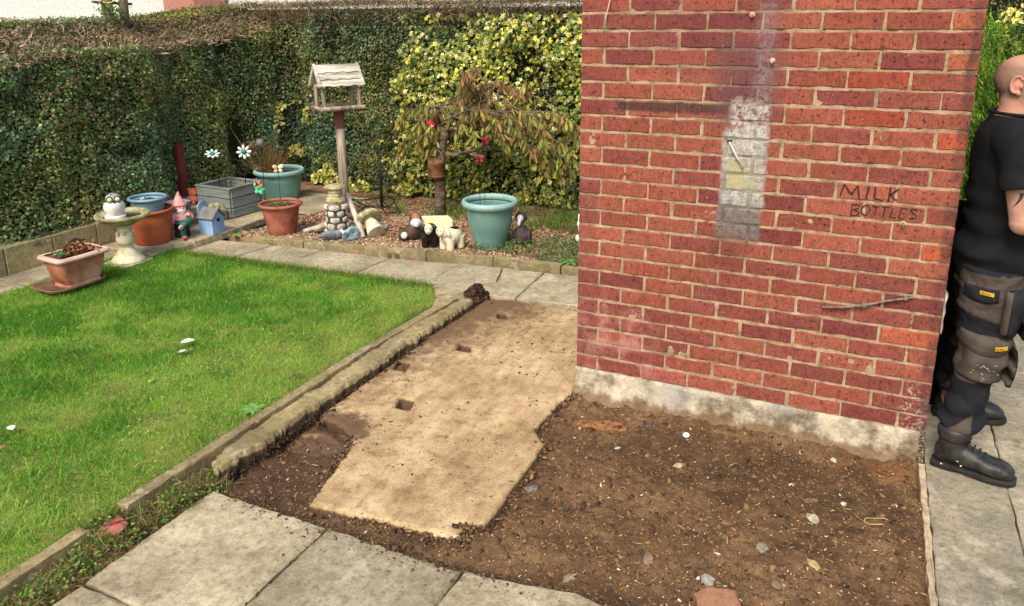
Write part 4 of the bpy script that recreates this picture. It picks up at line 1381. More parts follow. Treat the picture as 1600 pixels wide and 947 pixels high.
MSTONE_M = pmat('mossy_cast_stone', [(120, 116, 74), (166, 158, 120), (190, 182, 150)], 14, .92, 110, .003, grain=.35)
MWOOD = pmat('weathered_wood', [(150, 140, 124), (184, 176, 160), (206, 200, 186)], 10, .85, 90, .002, stretch=(.25, 3, 3))
MLOG = pmat('pale_log_wood', [(150, 138, 122), (178, 166, 150), (196, 186, 170)], 10, .85, 90, .002, stretch=(1, 1, 1))
MWOODV = pmat('weathered_round_wood', [(120, 102, 86), (150, 132, 114), (170, 156, 138)], 10, .85, 90, .002, stretch=(3, 3, .25))
MCRATE = pmat('grey_blue_wood', [(108, 108, 98), (126, 130, 122), (120, 140, 144)], 9, .85, 80, .002, stretch=(.5, .5, 3))
MBLACK = pmat('black_iron', [(20, 20, 22), (34, 34, 36)], 20, .55)
MGLOSSBLK = pmat('black_glaze', [(14, 14, 15), (26, 26, 28)], 8, .35, 200, .0005, spec=.5)
MIVORY = pmat('ivory_glaze', [(206, 196, 164), (222, 214, 186)], 8, .45, 160, .0006, grain=.12, spec=.4)
MWHITE = pmat('white_paint', [(206, 204, 198), (228, 226, 222)], 12, .6, 140, .0008, grain=.15)
MGREY = pmat('grey_paint', [(90, 90, 92), (124, 124, 126)], 12, .7, 140, .001)
MDRYLEAF = amat('dry_leaves', .75, .2, .15)

def soil_disc(r, z, rough=.01, sx=1, sy=1):
    m = MB()
    vs, fs = [(0, 0, z + rough)], []
    for k in range(1, 6):
        for i in range(20):
            a = 2 * PI * i / 20
            vs.append((r * sx * k / 5 * math.cos(a), r * sy * k / 5 * math.sin(a), z + random.uniform(-rough, rough)))
    for i in range(20):
        fs.append((0, 1 + i, 1 + (i + 1) % 20))
        for k in range(4):
            fs.append((1 + k * 20 + i, 1 + (k + 1) * 20 + i, 1 + (k + 1) * 20 + (i + 1) % 20, 1 + k * 20 + (i + 1) % 20))
    return m.add(vs, fs)

def pot(name, label, loc, rt_, rb, h, mat, rimmat, rim=(.035, .02), soil_z=.7, bands=(), ribs=0, group=None, cat='plant pot'):
    t = thing(name, label, cat, loc, random.uniform(0, 6), group)
    ro, rh = rim[1], rim[0]
    prof = [(rb * .86, 0), (rb * .98, .004), (rb, .02)]
    for k in range(1, 10):
        f = k / 9
        r = rb + (rt_ - ro - rb) * (f ** .72)
        z = .02 + (h - rh - .02) * f
        e = 0
        for b0 in bands:
            if abs(f - b0) < .06:
                e = .004
        prof.append((r + e, z))
    rin = rt_ - ro - .006
    prof += [(rin, h - rh), (rin * .97, h * .85), (rb + (rin - rb) * .6, h * .45), (0, h * .42)]
    m = lathe(prof, 48)
    if ribs:
        vs = []
        for i, p_ in enumerate(m.v):
            a = math.atan2(p_[1], p_[0])
            r = math.hypot(p_[0], p_[1])
            q = 1 + (.012 * math.cos(a * ribs) if .02 < p_[2] < h * .8 and r > rb * .9 else 0)
            vs.append((p_[0] * q, p_[1] * q, p_[2]))
        m.v = vs
    link('body', m, mat, t, 'a')
    rp = []
    for k in range(13):
        a = 2 * PI * k / 12
        rp.append((rt_ - ro * .5 + ro * .62 * math.cos(a), h - rh / 2 + rh / 2 * math.sin(a)))
    link('rim', lathe(rp, 48, cap=False), rimmat, t, True)
    link('soil', soil_disc(rb + (rt_ - ro - rb) * soil_z ** .72 - .003, h * soil_z, .008), MPOTSOIL, t)
    return t

# ---- rectangular planter on a tray
MPLANT = pmat('chalky_terracotta', [(150, 92, 66), (176, 120, 96), (196, 154, 134)], 5, .85, 120, .0015, grain=.2)
MPINKRIM = pmat('pale_pink_rim', [(196, 156, 142), (216, 180, 166)], 9, .7, 120, .001, grain=.15)
def rrect(hx, hy, r, z, n=6):
    out = []
    for cx, cy, a0 in ((hx - r, hy - r, 0), (-hx + r, hy - r, PI / 2), (-hx + r, -hy + r, PI), (hx - r, -hy + r, 1.5 * PI)):
        for k in range(n):
            a = a0 + PI / 2 * k / (n - 1)
            out.append((cx + r * math.cos(a), cy + r * math.sin(a), z))
    return out
def stack(secs, cap0=True, cap1=True):
    k = len(secs[0])
    vs = [p_ for s_ in secs for p_ in s_]
    fs = [(j * k + i, j * k + (i + 1) % k, (j + 1) * k + (i + 1) % k, (j + 1) * k + i) for j in range(len(secs) - 1) for i in range(k)]
    if cap0:
        fs.append(tuple(range(k - 1, -1, -1)))
    if cap1:
        fs.append(tuple((len(secs) - 1) * k + i for i in range(k)))
    return MB().add(vs, fs)
PX, PY = -3.70, -.03
tr = thing('planter_tray', 'brown drip tray under the rectangular terracotta planter on the lawn', 'tray', (PX - .05, PY - .03, .055), 1.53)
link('base', stack([rrect(.19, .145, .09, 0), rrect(.205, .16, .1, .006), rrect(.205, .16, .1, .012), rrect(.19, .145, .09, .012)], True, True), pmat('brown_tray', [(84, 62, 48), (116, 88, 68)], 9), tr, 'a')
link('lip', stack([rrect(.20, .155, .1, .008), rrect(.212, .167, .1, .022), rrect(.205, .16, .1, .024), rrect(.194, .149, .095, .010)], False, False), pmat('tray_lip', [(110, 80, 58), (140, 106, 78)], 9), tr, True)
pl = thing('rectangular_planter', 'chalky terracotta rectangular planter with pink rim and dead plants on the lawn', 'planter', (PX, PY, .062), 1.50)
link('body', stack([rrect(.125, .082, .03, 0), rrect(.128, .086, .03, .012), rrect(.122, .080, .03, .03), rrect(.128, .086, .03, .034), rrect(.150, .100, .035, .10), rrect(.162, .110, .035, .17), rrect(.166, .113, .035, .205), rrect(.150, .098, .03, .205), rrect(.146, .094, .03, .165)], True, True), MPLANT, pl, 'a')
link('rim', stack([rrect(.160, .108, .03, .198), rrect(.186, .132, .035, .198), rrect(.192, .138, .035, .212), rrect(.186, .132, .035, .226), rrect(.160, .108, .03, .226)], False, False), MPINKRIM, pl, 'a')
link('soil', soil_disc(.1, .195, .012, 1.4, .9), MPOTSOIL, pl)
n_ = 260
P = np.stack([rng.normal(.02, .055, n_), rng.normal(0, .045, n_), .20 + np.abs(rng.normal(0, .035, n_))], -1)
link('dead_leaves', leaf_mesh('dead_leaves', P, rng.normal(0, 1, (n_, 3)), rng.uniform(.018, .035, n_), pick([(110, 66, 40), (140, 92, 58), (84, 52, 34), (170, 124, 84)], n_)), MDRYLEAF, pl)
link('curled_bark', tube([(.09 * math.cos(a) + .02, .03 + .01 * math.sin(a * 2), .20 + .10 * math.sin(a)) for a in np.linspace(0, PI, 12)], [.006 + .008 * math.sin(a) for a in np.linspace(0, PI, 12)], 7), pmat('dark_curled_leaf', [(66, 46, 34), (104, 78, 56)], 20), pl, True)
n_ = 26
P = np.stack([rng.normal(-.10, .02, n_), rng.normal(-.02, .02, n_), .225 + np.abs(rng.normal(0, .016, n_))], -1)
link('green_shoots', leaf_mesh('green_shoots', P, rng.normal(0, .6, (n_, 3)) + [0, 0, 1], rng.uniform(.02, .034, n_), pick([(70, 132, 70), (96, 150, 90)], n_)), MGRASS, pl)

# ---- bird bath and owl
bb = thing('bird_bath', 'cream cast stone bird bath on a baluster pedestal at the lawn edge', 'bird bath', (-3.85, .50, .035))
link('plinth', stack([rrect(.135, .135, .05, -.02), rrect(.135, .135, .05, .012)]), MSTONE_M, bb)
link('base', lathe([(.118, .012), (.12, .022), (.112, .035), (.09, .062), (.072, .085), (.07, .09), (.062, .096), (.052, .112), (.047, .125), (.046, .128)], 32), MSTONE, bb, 'a')
link('pedestal', lathe([(.046, .128), (.05, .132), (.048, .137), (.062, .155), (.068, .18), (.066, .205), (.056, .235), (.048, .26), (.046, .272), (.06, .284), (.062, .29), (.055, .297), (.048, .302)], 32), MSTONE, bb, 'a')
link('basin', lathe([(.05, .300), (.10, .312), (.15, .338), (.182, .362), (.19, .366), (.194, .376), (.19, .388), (.178, .390), (.17, .380), (.12, .360), (.0, .352)], 48), MSTONE_M, bb, 'a')
link('dirty_water', lathe([(0, .3655), (.148, .3655)], 32, cap=False), pmat('stagnant_water', [(42, 32, 24), (66, 48, 34)], 8, .12, 60, .0004, spec=.5), bb)
link('ornament_leaf', fuse(MB().join(ell((.06 * math.cos(0), 0, .225), (.012, .02, .02))).join(ell((.042, .042, .245), (.012, .016, .02))).join(ell((.042, -.042, .245), (.012, .016, .02))).join(ell((.0, -.066, .24), (.016, .012, .02))), .004, 2), MSTONE, bb)
ow = thing('owl_ornament', 'white owl ornament with big pale eyes standing in the bird bath', 'owl', (-3.885, .47, .400), -.62)
bodym = MB().join(lathe([(.032, .012), (.05, .02), (.062, .05), (.066, .078), (.062, .10), (.048, .115), (.03, .12)], 24)).join(ell((0, .056, .075), (.026, .018, .042))).join(ell((0, -.056, .075), (.026, .018, .042)))
link('body', fuse(bodym, .0045, 3, lambda c: .0035 * np.sin(c[:, 2] * 420 + 3 * np.sin(c[:, 1] * 260)) * np.cos(c[:, 1] * 300)), MWHITE, ow)
link('head', fuse(MB().join(ell((.0, 0, .138), (.048, .056, .045))), .0045, 3), pmat('owl_grey', [(96, 94, 92), (176, 172, 166)], 40, .7), ow)
for s in (-1, 1):
    e = link('eye', ell((.042, s * .026, .142), (.012, .024, .023)), pmat('eye_rim', [(30, 28, 28)], 9), ow, True)
    link('pupil', ell((.050, s * .026, .142), (.0075, .017, .016)), pmat('pale_eye', [(222, 212, 160), (230, 222, 176)], 9, .3), e, True)
link('beak', ell((.056, 0, .126), (.010, .006, .012)), pmat('beak_dark', [(40, 36, 34)], 9), ow, True)
link('base', lathe([(.072, -.008), (.076, .0), (.072, .014), (.0, .016)], 28), MWHITE, ow, 'a')

# ---- pots by the wall
pot('terracotta_pot', 'large orange terracotta pot holding a blue pot, left of the gnome', (-4.085, .93, .06), .19, .145, .285, MTERRA, MTERRA, (.03, .016), .55, (.62,))
bp_ = pot('blue_pot', 'faded blue plastic pot standing inside the big terracotta pot', (-4.11, .95, .235), .15, .095, .20, MBLUEPOT, MBLUEPOT, (.026, .02), .8, (.5, .75))
fg = thing('frog_ornament', 'tiny pale teal frog ornament sitting in the blue pot', 'frog', (-4.10, .90, .395), -.7)
fb = MB().join(ell((0, 0, .022), (.032, .026, .02))).join(ell((.02, 0, .034), (.022, .024, .016))).join(ell((.024, .016, .05), (.01, .01, .01))).join(ell((.024, -.016, .05), (.01, .01, .01))).join(ell((.006, .03, .01), (.025, .01, .01))).join(ell((.006, -.03, .01), (.025, .01, .01)))
link('body', fuse(fb, .004, 2), pmat('pale_teal', [(120, 168, 160), (150, 190, 180)], 20, .5), fg)
for s in (-1, 1):
    link('eye', ell((.031, s * .016, .052), (.004, .006, .006), 8, 6), MGLOSSBLK, fg, True)
link('white_pebble', ell((.02, -.07, .012), (.02, .014, .014), 10, 6), MWHITE, fg, True)
bk_ = thing('terracotta_pot', 'grey plastic pot half hidden behind the blue pot at the hedge foot', 'plant pot', (-4.22, 1.33, .06))
link('body', lathe([(.09, 0), (.105, .12), (.12, .23), (.112, .23), (.10, .2), (0, .19)], 28), pmat('grey_pot', [(120, 120, 118), (140, 138, 134)], 9), bk_, 'a')
link('rim', lathe([(.118, .21), (.13, .212), (.13, .24), (.115, .242)], 28, cap=False), MGREY, bk_, 'a')
bk_.name = 'grey_pot'

# ---- gnome
gn = thing('garden_gnome', 'garden gnome in pink hat and jacket with green trousers sitting cross legged', 'gnome', (-3.96, 1.13, .06), -.35)
MPINK2 = pmat('faded_pink_paint', [(196, 128, 130), (216, 156, 156)], 14, .6, 120, .001, grain=.2)
MGREEN2 = pmat('green_paint', [(28, 92, 66), (40, 112, 82)], 14, .55, 120, .001, grain=.15)
MSKIN2 = pmat('painted_skin', [(206, 150, 138), (220, 172, 158)], 14, .6)
MRED2 = pmat('pink_red_paint', [(176, 70, 88), (196, 96, 110)], 14, .5)
link('stump', fuse(lathe([(.06, 0), (.064, .01), (.058, .06), (.056, .115), (0, .118)], 18), .006, 1), pmat('dark_stump', [(26, 24, 24), (46, 42, 38)], 20), gn)
link('jacket', fuse(MB().join(lathe([(.045, .115), (.066, .135), (.064, .165), (.056, .20), (.044, .225), (.02, .232)], 20)).join(tube([(0, .05, .21), (.02, .078, .17), (.05, .074, .15)], [.026, .024, .018])).join(tube([(0, -.05, .21), (.012, -.08, .17), (.0, -.085, .125)], [.026, .024, .018])).join(tube([(.03, .05, .19), (.075, .03, .20)], [.02, .016])), .005, 3), MPINK2, gn)
link('belt', lathe([(.066, .142), (.0685, .144), (.0685, .153), (.066, .155)], 20, cap=False), MGLOSSBLK, gn)
link('collar', fuse(MB().join(lathe([(.05, .212), (.058, .216), (.05, .226), (.0, .23)], 18)), .005, 1), pmat('grey_green_collar', [(110, 130, 122), (130, 150, 140)], 12), gn)
link('trousers', fuse(MB().join(ell((.02, 0, .128), (.06, .06, .034))).join(tube([(.03, -.03, .13), (.085, -.028, .128), (.092, -.028, .06), (.094, -.028, .03)], [.03, .027, .022, .019])).join(tube([(.03, .03, .135), (.09, .03, .15), (.118, -.02, .135), (.128, -.05, .118)], [.03, .027, .023, .019])), .005, 3), MGREEN2, gn)
link('shoe', fuse(MB().join(ell((.106, -.028, .018), (.038, .02, .017))).join(ell((.135, -.028, .026), (.012, .012, .012))), .004, 2), MRED2, gn)
link('shoe', fuse(MB().join(ell((.14, -.062, .118), (.034, .02, .018), rot=Ry(-.5))).join(ell((.166, -.07, .136), (.012, .011, .011))), .004, 2), pmat('pale_shoe', [(206, 150, 150), (222, 180, 176)], 12), gn)
for p_ in ((.085, .03, .205), (-.002, -.088, .112)):
    link('hand', fuse(MB().join(ell(p_, (.018, .014, .014))).join(ell((p_[0] + .014, p_[1] + .006, p_[2] - .004), (.012, .006, .006))).join(ell((p_[0] + .014, p_[1] - .006, p_[2] - .004), (.012, .006, .006))), .003, 1), MSKIN2, gn)
hd = link('head', fuse(MB().join(ell((.01, 0, .262), (.042, .042, .042))).join(ell((.052, 0, .262), (.012, .011, .011))).join(ell((.036, .02, .255), (.016, .016, .014))).join(ell((.036, -.02, .255), (.016, .016, .014))).join(ell((.01, .044, .262), (.01, .008, .014))).join(ell((.01, -.044, .262), (.01, .008, .014))), .004, 2), MSKIN2, gn)
for s in (-1, 1):
    link('eye', ell((.047, s * .015, .274), (.004, .006, .005), 8, 6), MGLOSSBLK, hd, True)
link('beard', fuse(MB().join(ell((.036, 0, .232), (.026, .036, .028))).join(ell((.042, 0, .212), (.018, .02, .018))).join(ell((.045, .016, .247), (.01, .018, .008))).join(ell((.045, -.016, .247), (.01, .018, .008))), .004, 2, lambda c: .002 * np.sin(c[:, 1] * 500)), pmat('pinkish_white_beard', [(214, 182, 178), (228, 206, 200)], 20), gn)
link('hat', fuse(MB().join(tube([(.006, 0, .275), (.0, 0, .30), (-.006, 0, .33), (-.004, 0, .36), (.008, .0, .39)], [.052, .045, .031, .018, .006], 16)).join(lathe([(.054, .272), (.058, .28), (.052, .292)], 20, (.006, 0, 0))), .005, 2), MPINK2, gn)

# ---- terracotta bear, lying stone, rusty post
br_ = thing('terracotta_bear', 'small terracotta bear figure lying behind the gnome', 'figurine', (-4.50, 1.78, .14), -.4)
link('body', fuse(MB().join(ell((0, 0, .05), (.07, .05, .05))).join(ell((-.01, .0, .115), (.05, .048, .045))).join(ell((-.02, .038, .15), (.015, .014, .015))).join(ell((-.02, -.038, .15), (.015, .014, .015))).join(ell((.035, 0, .11), (.022, .022, .018))).join(tube([(.03, -.04, .05), (.11, -.045, .03)], [.028, .022])).join(tube([(.03, .04, .05), (.11, .05, .03)], [.028, .022])).join(tube([(.0, -.05, .08), (.05, -.07, .05)], [.018, .015])), .006, 3), MTERRA, br_)
link('snout', ell((.055, 0, .113), (.006, .009, .007), 8, 6), MTERRA_D, br_, True)
ls = thing('stone_block', 'rough sandstone block lying between the gnome and the wooden crate', 'stone', (-4.26, 1.56, .06), .95)
link('block', fuse(MB().join(box(-.26, .26, -.10, .10, 0, .10)).join(box(-.22, .24, -.06, .08, .08, .13)), .012, 4, lambda c: (fbm(c[:, 0] * 18, c[:, 1] * 18 + c[:, 2] * 22, 301, 3) - .5) * .016), MFLAG, ls)
sn = thing('shell_ornament', 'small pale green shell like ornament on the stone behind the blue birdhouse', 'ornament', (-4.03, 1.60, .18), .2)
link('shell', fuse(MB().join(ell((0, 0, .03), (.03, .026, .034))).join(ell((-.03, -.03, .035), (.026, .024, .026))), .004, 2, lambda c: .002 * np.sin(c[:, 2] * 700)), pmat('pale_green_stone', [(150, 142, 96), (190, 182, 140)], 20), sn)
rp_ = thing('rusty_post', 'rust red timber post standing against the hedge behind the gnome', 'post', (-4.63, 1.78, .0))
link('post', box(-.035, .035, -.035, .035, 0, .72, .006), pmat('rust_red_wood', [(92, 38, 28), (120, 54, 38)], 12, stretch=(2, 2, .4)), rp_)
link('cap', box(-.04, .04, -.04, .04, .72, .735, .004), pmat('rust_red_cap', [(84, 38, 30)], 12), rp_)

# ---- blue bird house leaning on the flags
bh = thing('blue_birdhouse', 'light blue wooden birdhouse with grey lean roof standing on the raised flags', 'birdhouse', (-3.83, 1.33, .06), .06)
MBLUE = pmat('sky_blue_paint', [(116, 150, 188), (142, 174, 206)], 10, .7, 120, .001, grain=.15)
# local x to the right face (entrance faces +x), y away
link('box', MB().add([(-.075, -.07, 0), (.075, -.07, 0), (.075, .07, 0), (-.075, .07, 0), (-.075, -.07, .135), (.075, -.07, .135), (.075, .07, .135), (-.075, .07, .135), (-.075, 0, .205), (.075, 0, .205)],
     [(3, 2, 1, 0), (0, 1, 5, 4), (2, 3, 7, 6), (1, 2, 6, 9, 5), (3, 0, 4, 8, 7), (4, 5, 9, 8), (6, 7, 8, 9)]), MBLUE, bh)
link('back_board', stack([[(-.083, y, z) for y, z in ((-.06, .0), (.06, 0), (.06, .23), (.035, .265), (0, .275), (-.035, .265), (-.06, .23))], [(-.075, y, z) for y, z in ((-.06, .0), (.06, 0), (.06, .23), (.035, .265), (0, .275), (-.035, .265), (-.06, .23))]]), MBLUE, bh)
for s in (-1, 1):
    m = box(-.085, .095, -.058, .058, -.006, .006, .002)
    m.xf(Tr(0, s * .043, .178) @ Rx(-s * .80))
    link('roof_board', m, pmat('grey_roof_felt', [(98, 98, 98), (126, 122, 116)], 14), bh)
hole = lathe([(0, 0), (.017, 0), (.017, .006), (0, .006)], 18)
hole.xf(Tr(.0735, 0, .12) @ Ry(PI / 2))
link('entrance_hole', hole, MGLOSSBLK, bh)
link('corner_gap', box(.0745, .0762, -.0715, -.0695, .003, .132), MGREY, bh)

# ---- wooden crate planter
cr = thing('wooden_crate_planter', 'square grey blue wooden plank planter holding two metal flower stakes', 'planter', (-4.215, 1.95, .06), -.03)
for s in (-1, 1):
    for k in range(3):
        z0 = .006 + k * .09
        o = link('plank', box(-.205, .205, s * .195 - .011, s * .195 + .011, z0, z0 + .082, .003), MCRATE, cr)
        o = link('plank', box(s * .205 - .011, s * .205 + .011, -.184, .184, z0, z0 + .082, .003), MCRATE, cr)
    for s2 in (-1, 1):
        link('corner_post', box(s * .18 - .016, s * .18 + .016, s2 * .17 - .016, s2 * .17 + .016, .0, .262, .003), MCRATE, cr)
link('top_rail', stack([[(x * .222, y * .212, .272) for x, y in ((-1, -1), (1, -1), (1, 1), (-1, 1))], [(x * .222, y * .212, .284) for x, y in ((-1, -1), (1, -1), (1, 1), (-1, 1))], [(x * .185, y * .175, .284) for x, y in ((-1, -1), (1, -1), (1, 1), (-1, 1))], [(x * .185, y * .175, .272) for x, y in ((-1, -1), (1, -1), (1, 1), (-1, 1))]], False, False), MCRATE, cr)
link('soil', box(-.19, .19, -.18, .18, .14, .20), MPOTSOIL, cr)

def flower_stake(label, loc, h, tilt, face):
    t = thing('metal_flower_stake', label, 'garden stake', loc, 0, 'white petalled flower stakes')
    link('stem', tube([(0, 0, -.08), (tilt[0] * .5 + .008, tilt[1] * .5, h * .5), (tilt[0], tilt[1], h)], .0045, 8), MBLACK, t, True)
    link('ground_socket', lathe([(.03, -.02), (.026, .02), (.012, .05), (0, .052)], 14), MBLACK, t, 'a')
    R = face.to_track_quat('Z', 'Y').to_matrix().to_4x4()
    c = Tr(tilt[0], tilt[1], h) @ R
    for k in range(8):
        a = 2 * PI * k / 8
        m = ell((.046, 0, .004), (.026, .013, .004), 10, 6)
        m.xf(c @ Rz(a) @ Ry(-.15))
        link('petal', m, MWHITE, t, True)
    m = ell((0, 0, .012), (.024, .024, .02))
    m.xf(c)
    link('centre', m, pmat('teal_glass', [(14, 110, 100), (30, 140, 126)], 20, .25, spec=.6), t, True)
    return t
flower_stake('white petalled metal flower with teal centre, left one over the wooden crate', (-4.30, 1.93, .26), .345, (-.055, -.01), Vector((.35, -.3, .85)))
flower_stake('white petalled metal flower with teal centre, right one over the wooden crate', (-4.13, 2.06, .26), .36, (.01, .02), Vector((.75, -.6, .35)))
gl = thing('glass_globe_stake', 'small crackled glass globe on a thin stake beside the dry grass pot', 'garden stake', (-4.02, 2.20, .0))
link('stem', tube([(.0, 0, 0), (.0, 0, .66)], .0035, 6), MBLACK, gl)
gm, gnn, gb = base_mat('crackle_glass', .12, .6)
gb.inputs['Base Color'].default_value = rgb((150, 140, 138))
gb.inputs['Transmission Weight'].default_value = .6
bump(gnn, gb, noise_node(gnn, coords(gnn), 60, 3), .004)
link('globe', ell((0, 0, .695), (.042, .042, .042), 20, 12), gm, gl, True)
of = thing('orange_flower_stake', 'orange and mint green flower stake beside the wooden crate', 'garden stake', (-3.965, 2.075, .0))
link('stem', tube([(0, 0, 0), (0, 0, .28)], .003, 6), MBLACK, of)
fc = Vector((.75, -.6, .35)).to_track_quat('Z', 'Y').to_matrix().to_4x4()
for k in range(5):
    m = ell((.03, 0, 0), (.024, .019, .006), 10, 6)
    m.xf(Tr(0, 0, .275) @ fc @ Rz(2 * PI * k / 5))
    link('petal', m, pmat('mint_glaze', [(70, 176, 138), (120, 206, 160)], 60, .3), of, True)
for p_ in ((.0, 0, .335, (214, 112, 40)), (-.035, -.03, .325, (228, 214, 170)), (.012, .008, .31, (224, 130, 50))):
    link('wing', ell((p_[0], p_[1], p_[2]), (.022, .012, .02), 10, 6), pmat('wing_paint', [p_[3]], 9, .4), of, True)

# ---- big teal pot at the back with dry grass
pot('teal_pot', 'large teal plastic pot with dry ornamental grass, at the back by the hedge', (-4.20, 2.62, .06), .25, .185, .30, MTEAL, MTEALRIM, (.05, .03), .8, (.72,))
dg = thing('dry_grass_plant', 'dry brown ornamental grass growing in the back teal pot', 'plant', (-4.28, 2.58, .30))
n_ = 260
a = rng.uniform(0, 2 * PI, n_)
P = np.stack([rng.normal(0, .04, n_), rng.normal(0, .04, n_), np.zeros(n_)], -1)
lean = rng.uniform(.15, 1.1, n_)
D = np.stack([np.cos(a) * lean, np.sin(a) * lean, np.ones(n_)], -1)
me = strand_mesh('blades', P, D, rng.uniform(.18, .42, n_), rng.uniform(.0015, .0030, n_), pick([(128, 104, 66), (104, 74, 48), (152, 128, 84), (112, 110, 60), (140, 84, 66)], n_), .28, 4)
link('blades', me, MDRYLEAF, dg)
n_ = 70
P = rng.normal(0, 1, (n_, 3)) * [.06, .06, .05] + [-.08, -.08, .28]
kind(link('seed_heads', leaf_mesh('seed_heads', P, rng.normal(0, 1, (n_, 3)), rng.uniform(.02, .04, n_), pick([(120, 76, 68), (146, 100, 88), (96, 64, 56)], n_)), MDRYLEAF, dg), 'stuff')

# ---- ribbed terracotta pot with weeds and a butterfly stake
pot('ribbed_terracotta_pot', 'ribbed brown terracotta pot with weeds on the gravel, left of the stone well', (-3.35, 1.66, .03), .185, .115, .27, MTERRA_D, MTERRA_D, (.03, .024), .86, (.08,), 40)
wp = thing('pot_weeds', 'low green weeds growing in the ribbed terracotta pot', 'plant', (-3.35, 1.66, .27))
n_ = 240
P = np.stack([rng.normal(0, .055, n_), rng.normal(0, .055, n_), rng.uniform(-.01, .03, n_)], -1)
link('leaves', leaf_mesh('leaves', P, rng.normal(0, .6, (n_, 3)) + [0, 0, 1], rng.uniform(.012, .024, n_), pick([(92, 116, 58), (124, 140, 76), (140, 128, 80)], n_)), MGRASS, wp)
def butterfly(name, label, loc, h, cols, rz, wing=.04, base=-.02):
    t = thing(name, label, 'garden stake', loc, rz)
    link('stem', tube([(0, 0, base), (.004, 0, h * .5), (0, 0, h)], .0022, 6), MBLACK, t)
    link('body', ell((0, 0, h + .012), (.006, .007, .026), 8, 6), MBLACK, t, True)
    mm = pmat('wing_enamel', cols, 40, .4)
    for s in (-1, 1):
        for (zz, a, k) in ((.022, .55, 1.0), (-.004, -.35, .75)):
            m = ell((0, wing * .62 * k, 0), (.004, wing * .62 * k, wing * .42 * k), 10, 6)
            m.xf(Tr(0, 0, h + .012 + zz * .5) @ Matrix.Scale(s, 4, (0, 1, 0)) @ Rz(-.35) @ Rx(a))
            link('wing', m, mm, t, True)
    return t
butterfly('butterfly_stake', 'cream butterfly on a stake rising from the ribbed terracotta pot', (-3.36, 1.68, .26), .31, [(214, 196, 150), (228, 214, 176)], -.7, .045)

# ---- stone well ornament with loose logs
wl = thing('stone_well_ornament', 'small stone tower well ornament with mossy urn top on the gravel', 'ornament', (-2.86, 1.80, .02), -.5)
MWSTONE = pmat('well_stone', [(150, 144, 130), (188, 182, 168), (210, 204, 192)], 16, .9, 100, .002)
zc = 0
for row, (r0, hh) in enumerate(((.118, .066), (.104, .058), (.097, .056), (.094, .056), (.108, .05))):
    nst = (6, 6, 5, 6, 5)[row]
    off = (row % 2) * .5
    for k in range(nst):
        a0, a1 = 2 * PI * (k + off) / nst + .045, 2 * PI * (k + 1 + off) / nst - .045
        am, da = (a0 + a1) / 2, (a1 - a0) / 2
        wd_ = r0 * da * .98
        m = ell((0, 0, 0), (.034, wd_, hh * .5), 10, 8)
        m.v = [(math.copysign(abs(p_[0] / .034) ** .55, p_[0]) * .034 + random.uniform(-.0015, .0015), math.copysign(abs(p_[1] / wd_) ** .6, p_[1]) * wd_, math.copysign(abs(p_[2] / (hh * .5)) ** .55, p_[2]) * hh * .485) for p_ in m.v]
        m.v = [((r0 - .034 + p_[0]) * math.cos(p_[1] / r0), (r0 - .034 + p_[0]) * math.sin(p_[1] / r0), p_[2]) for p_ in m.v]
        m.xf(Tr(0, 0, zc + hh / 2) @ Rz(am))
        link('stone', m, MWSTONE, wl, True)
    zc += hh
link('mortar', lathe([(.103, 0), (.094, .08), (.087, .18), (.086, .23), (.095, zc - .008), (0, zc - .008)], 28), pmat('dark_joint', [(60, 56, 48), (86, 80, 70)], 20), wl, True)
link('urn', lathe([(.04, zc - .012), (.074, zc), (.086, zc + .03), (.076, zc + .055), (.06, zc + .062), (.064, zc + .075), (.058, zc + .09), (.064, zc + .10), (.058, zc + .118), (.066, zc + .125), (.092, zc + .142), (.088, zc + .152), (.06, zc + .16), (0, zc + .165)], 28), MSTONE_M, wl, 'a')
def log(label, a, b_, r):
    o = link('log', tube([a, Vector(a).lerp(Vector(b_), .5) + Vector((.004, 0, .003)), b_], [r, r * 1.05, r], 12), MLOG, None, 'a')
    return tag(o, label, 'log', 'loose round logs by the stone well')
log('longer grey log leaning up to the right of the stone well', (-2.58, 1.78, .035), (-2.84, 1.93, .36), .022)
log('grey log lying on the gravel behind the leaning one', (-2.55, 2.10, .05), (-3.0, 2.02, .15), .026)
log('short pale log lying left of the stone well', (-3.08, 1.76, .055), (-2.90, 1.86, .15), .026)
log('thin pale log end at the far left of the stone well', (-3.17, 1.72, .04), (-3.04, 1.86, .075), .02)
def snail(label, loc, rz, s=1.0, eyes=True):
    t = thing('snail_ornament', label, 'snail', loc, rz)
    link('body', fuse(MB().join(ell((0, 0, .02 * s), (.075 * s, .03 * s, .022 * s))).join(ell((.06 * s, 0, .05 * s), (.024 * s, .024 * s, .034 * s))), .005, 3), pmat('blue_grey_glaze', [(104, 118, 128), (134, 150, 158)], 12, .45), t)
    pts, rr = [], []
    for i in range(26):
        a = i / 25 * 4.2 * PI
        q = .046 * s * (1 - .8 * i / 25)
        pts.append((-.012 * s + q * math.cos(a), .004 * i / 25, .062 * s + q * math.sin(a)))
        rr.append(.020 * s * (1 - .6 * i / 25))
    link('shell', tube(pts, rr, 10), pmat('snail_shell', [(112, 140, 150), (150, 172, 178)], 14, .45), t, True)
    if eyes:
        for k in (-1, 1):
            e = link('eye', ell((.076 * s, k * .017 * s, .085 * s), (.015 * s, .015 * s, .016 * s)), MWHITE, t, True)
            link('pupil', ell((.089 * s, k * .017 * s, .086 * s), (.005 * s, .007 * s, .007 * s), 8, 6), MGLOSSBLK, e, True)
    return t
snail('blue grey snail ornament with big white eyes at the right foot of the stone well', (-2.64, 1.70, .025), -2.1, 1.05)
fi = thing('fish_ornament', 'grey blue duck shaped ornament lying at the left foot of the stone well', 'ornament', (-2.80, 1.645, .025), .55)
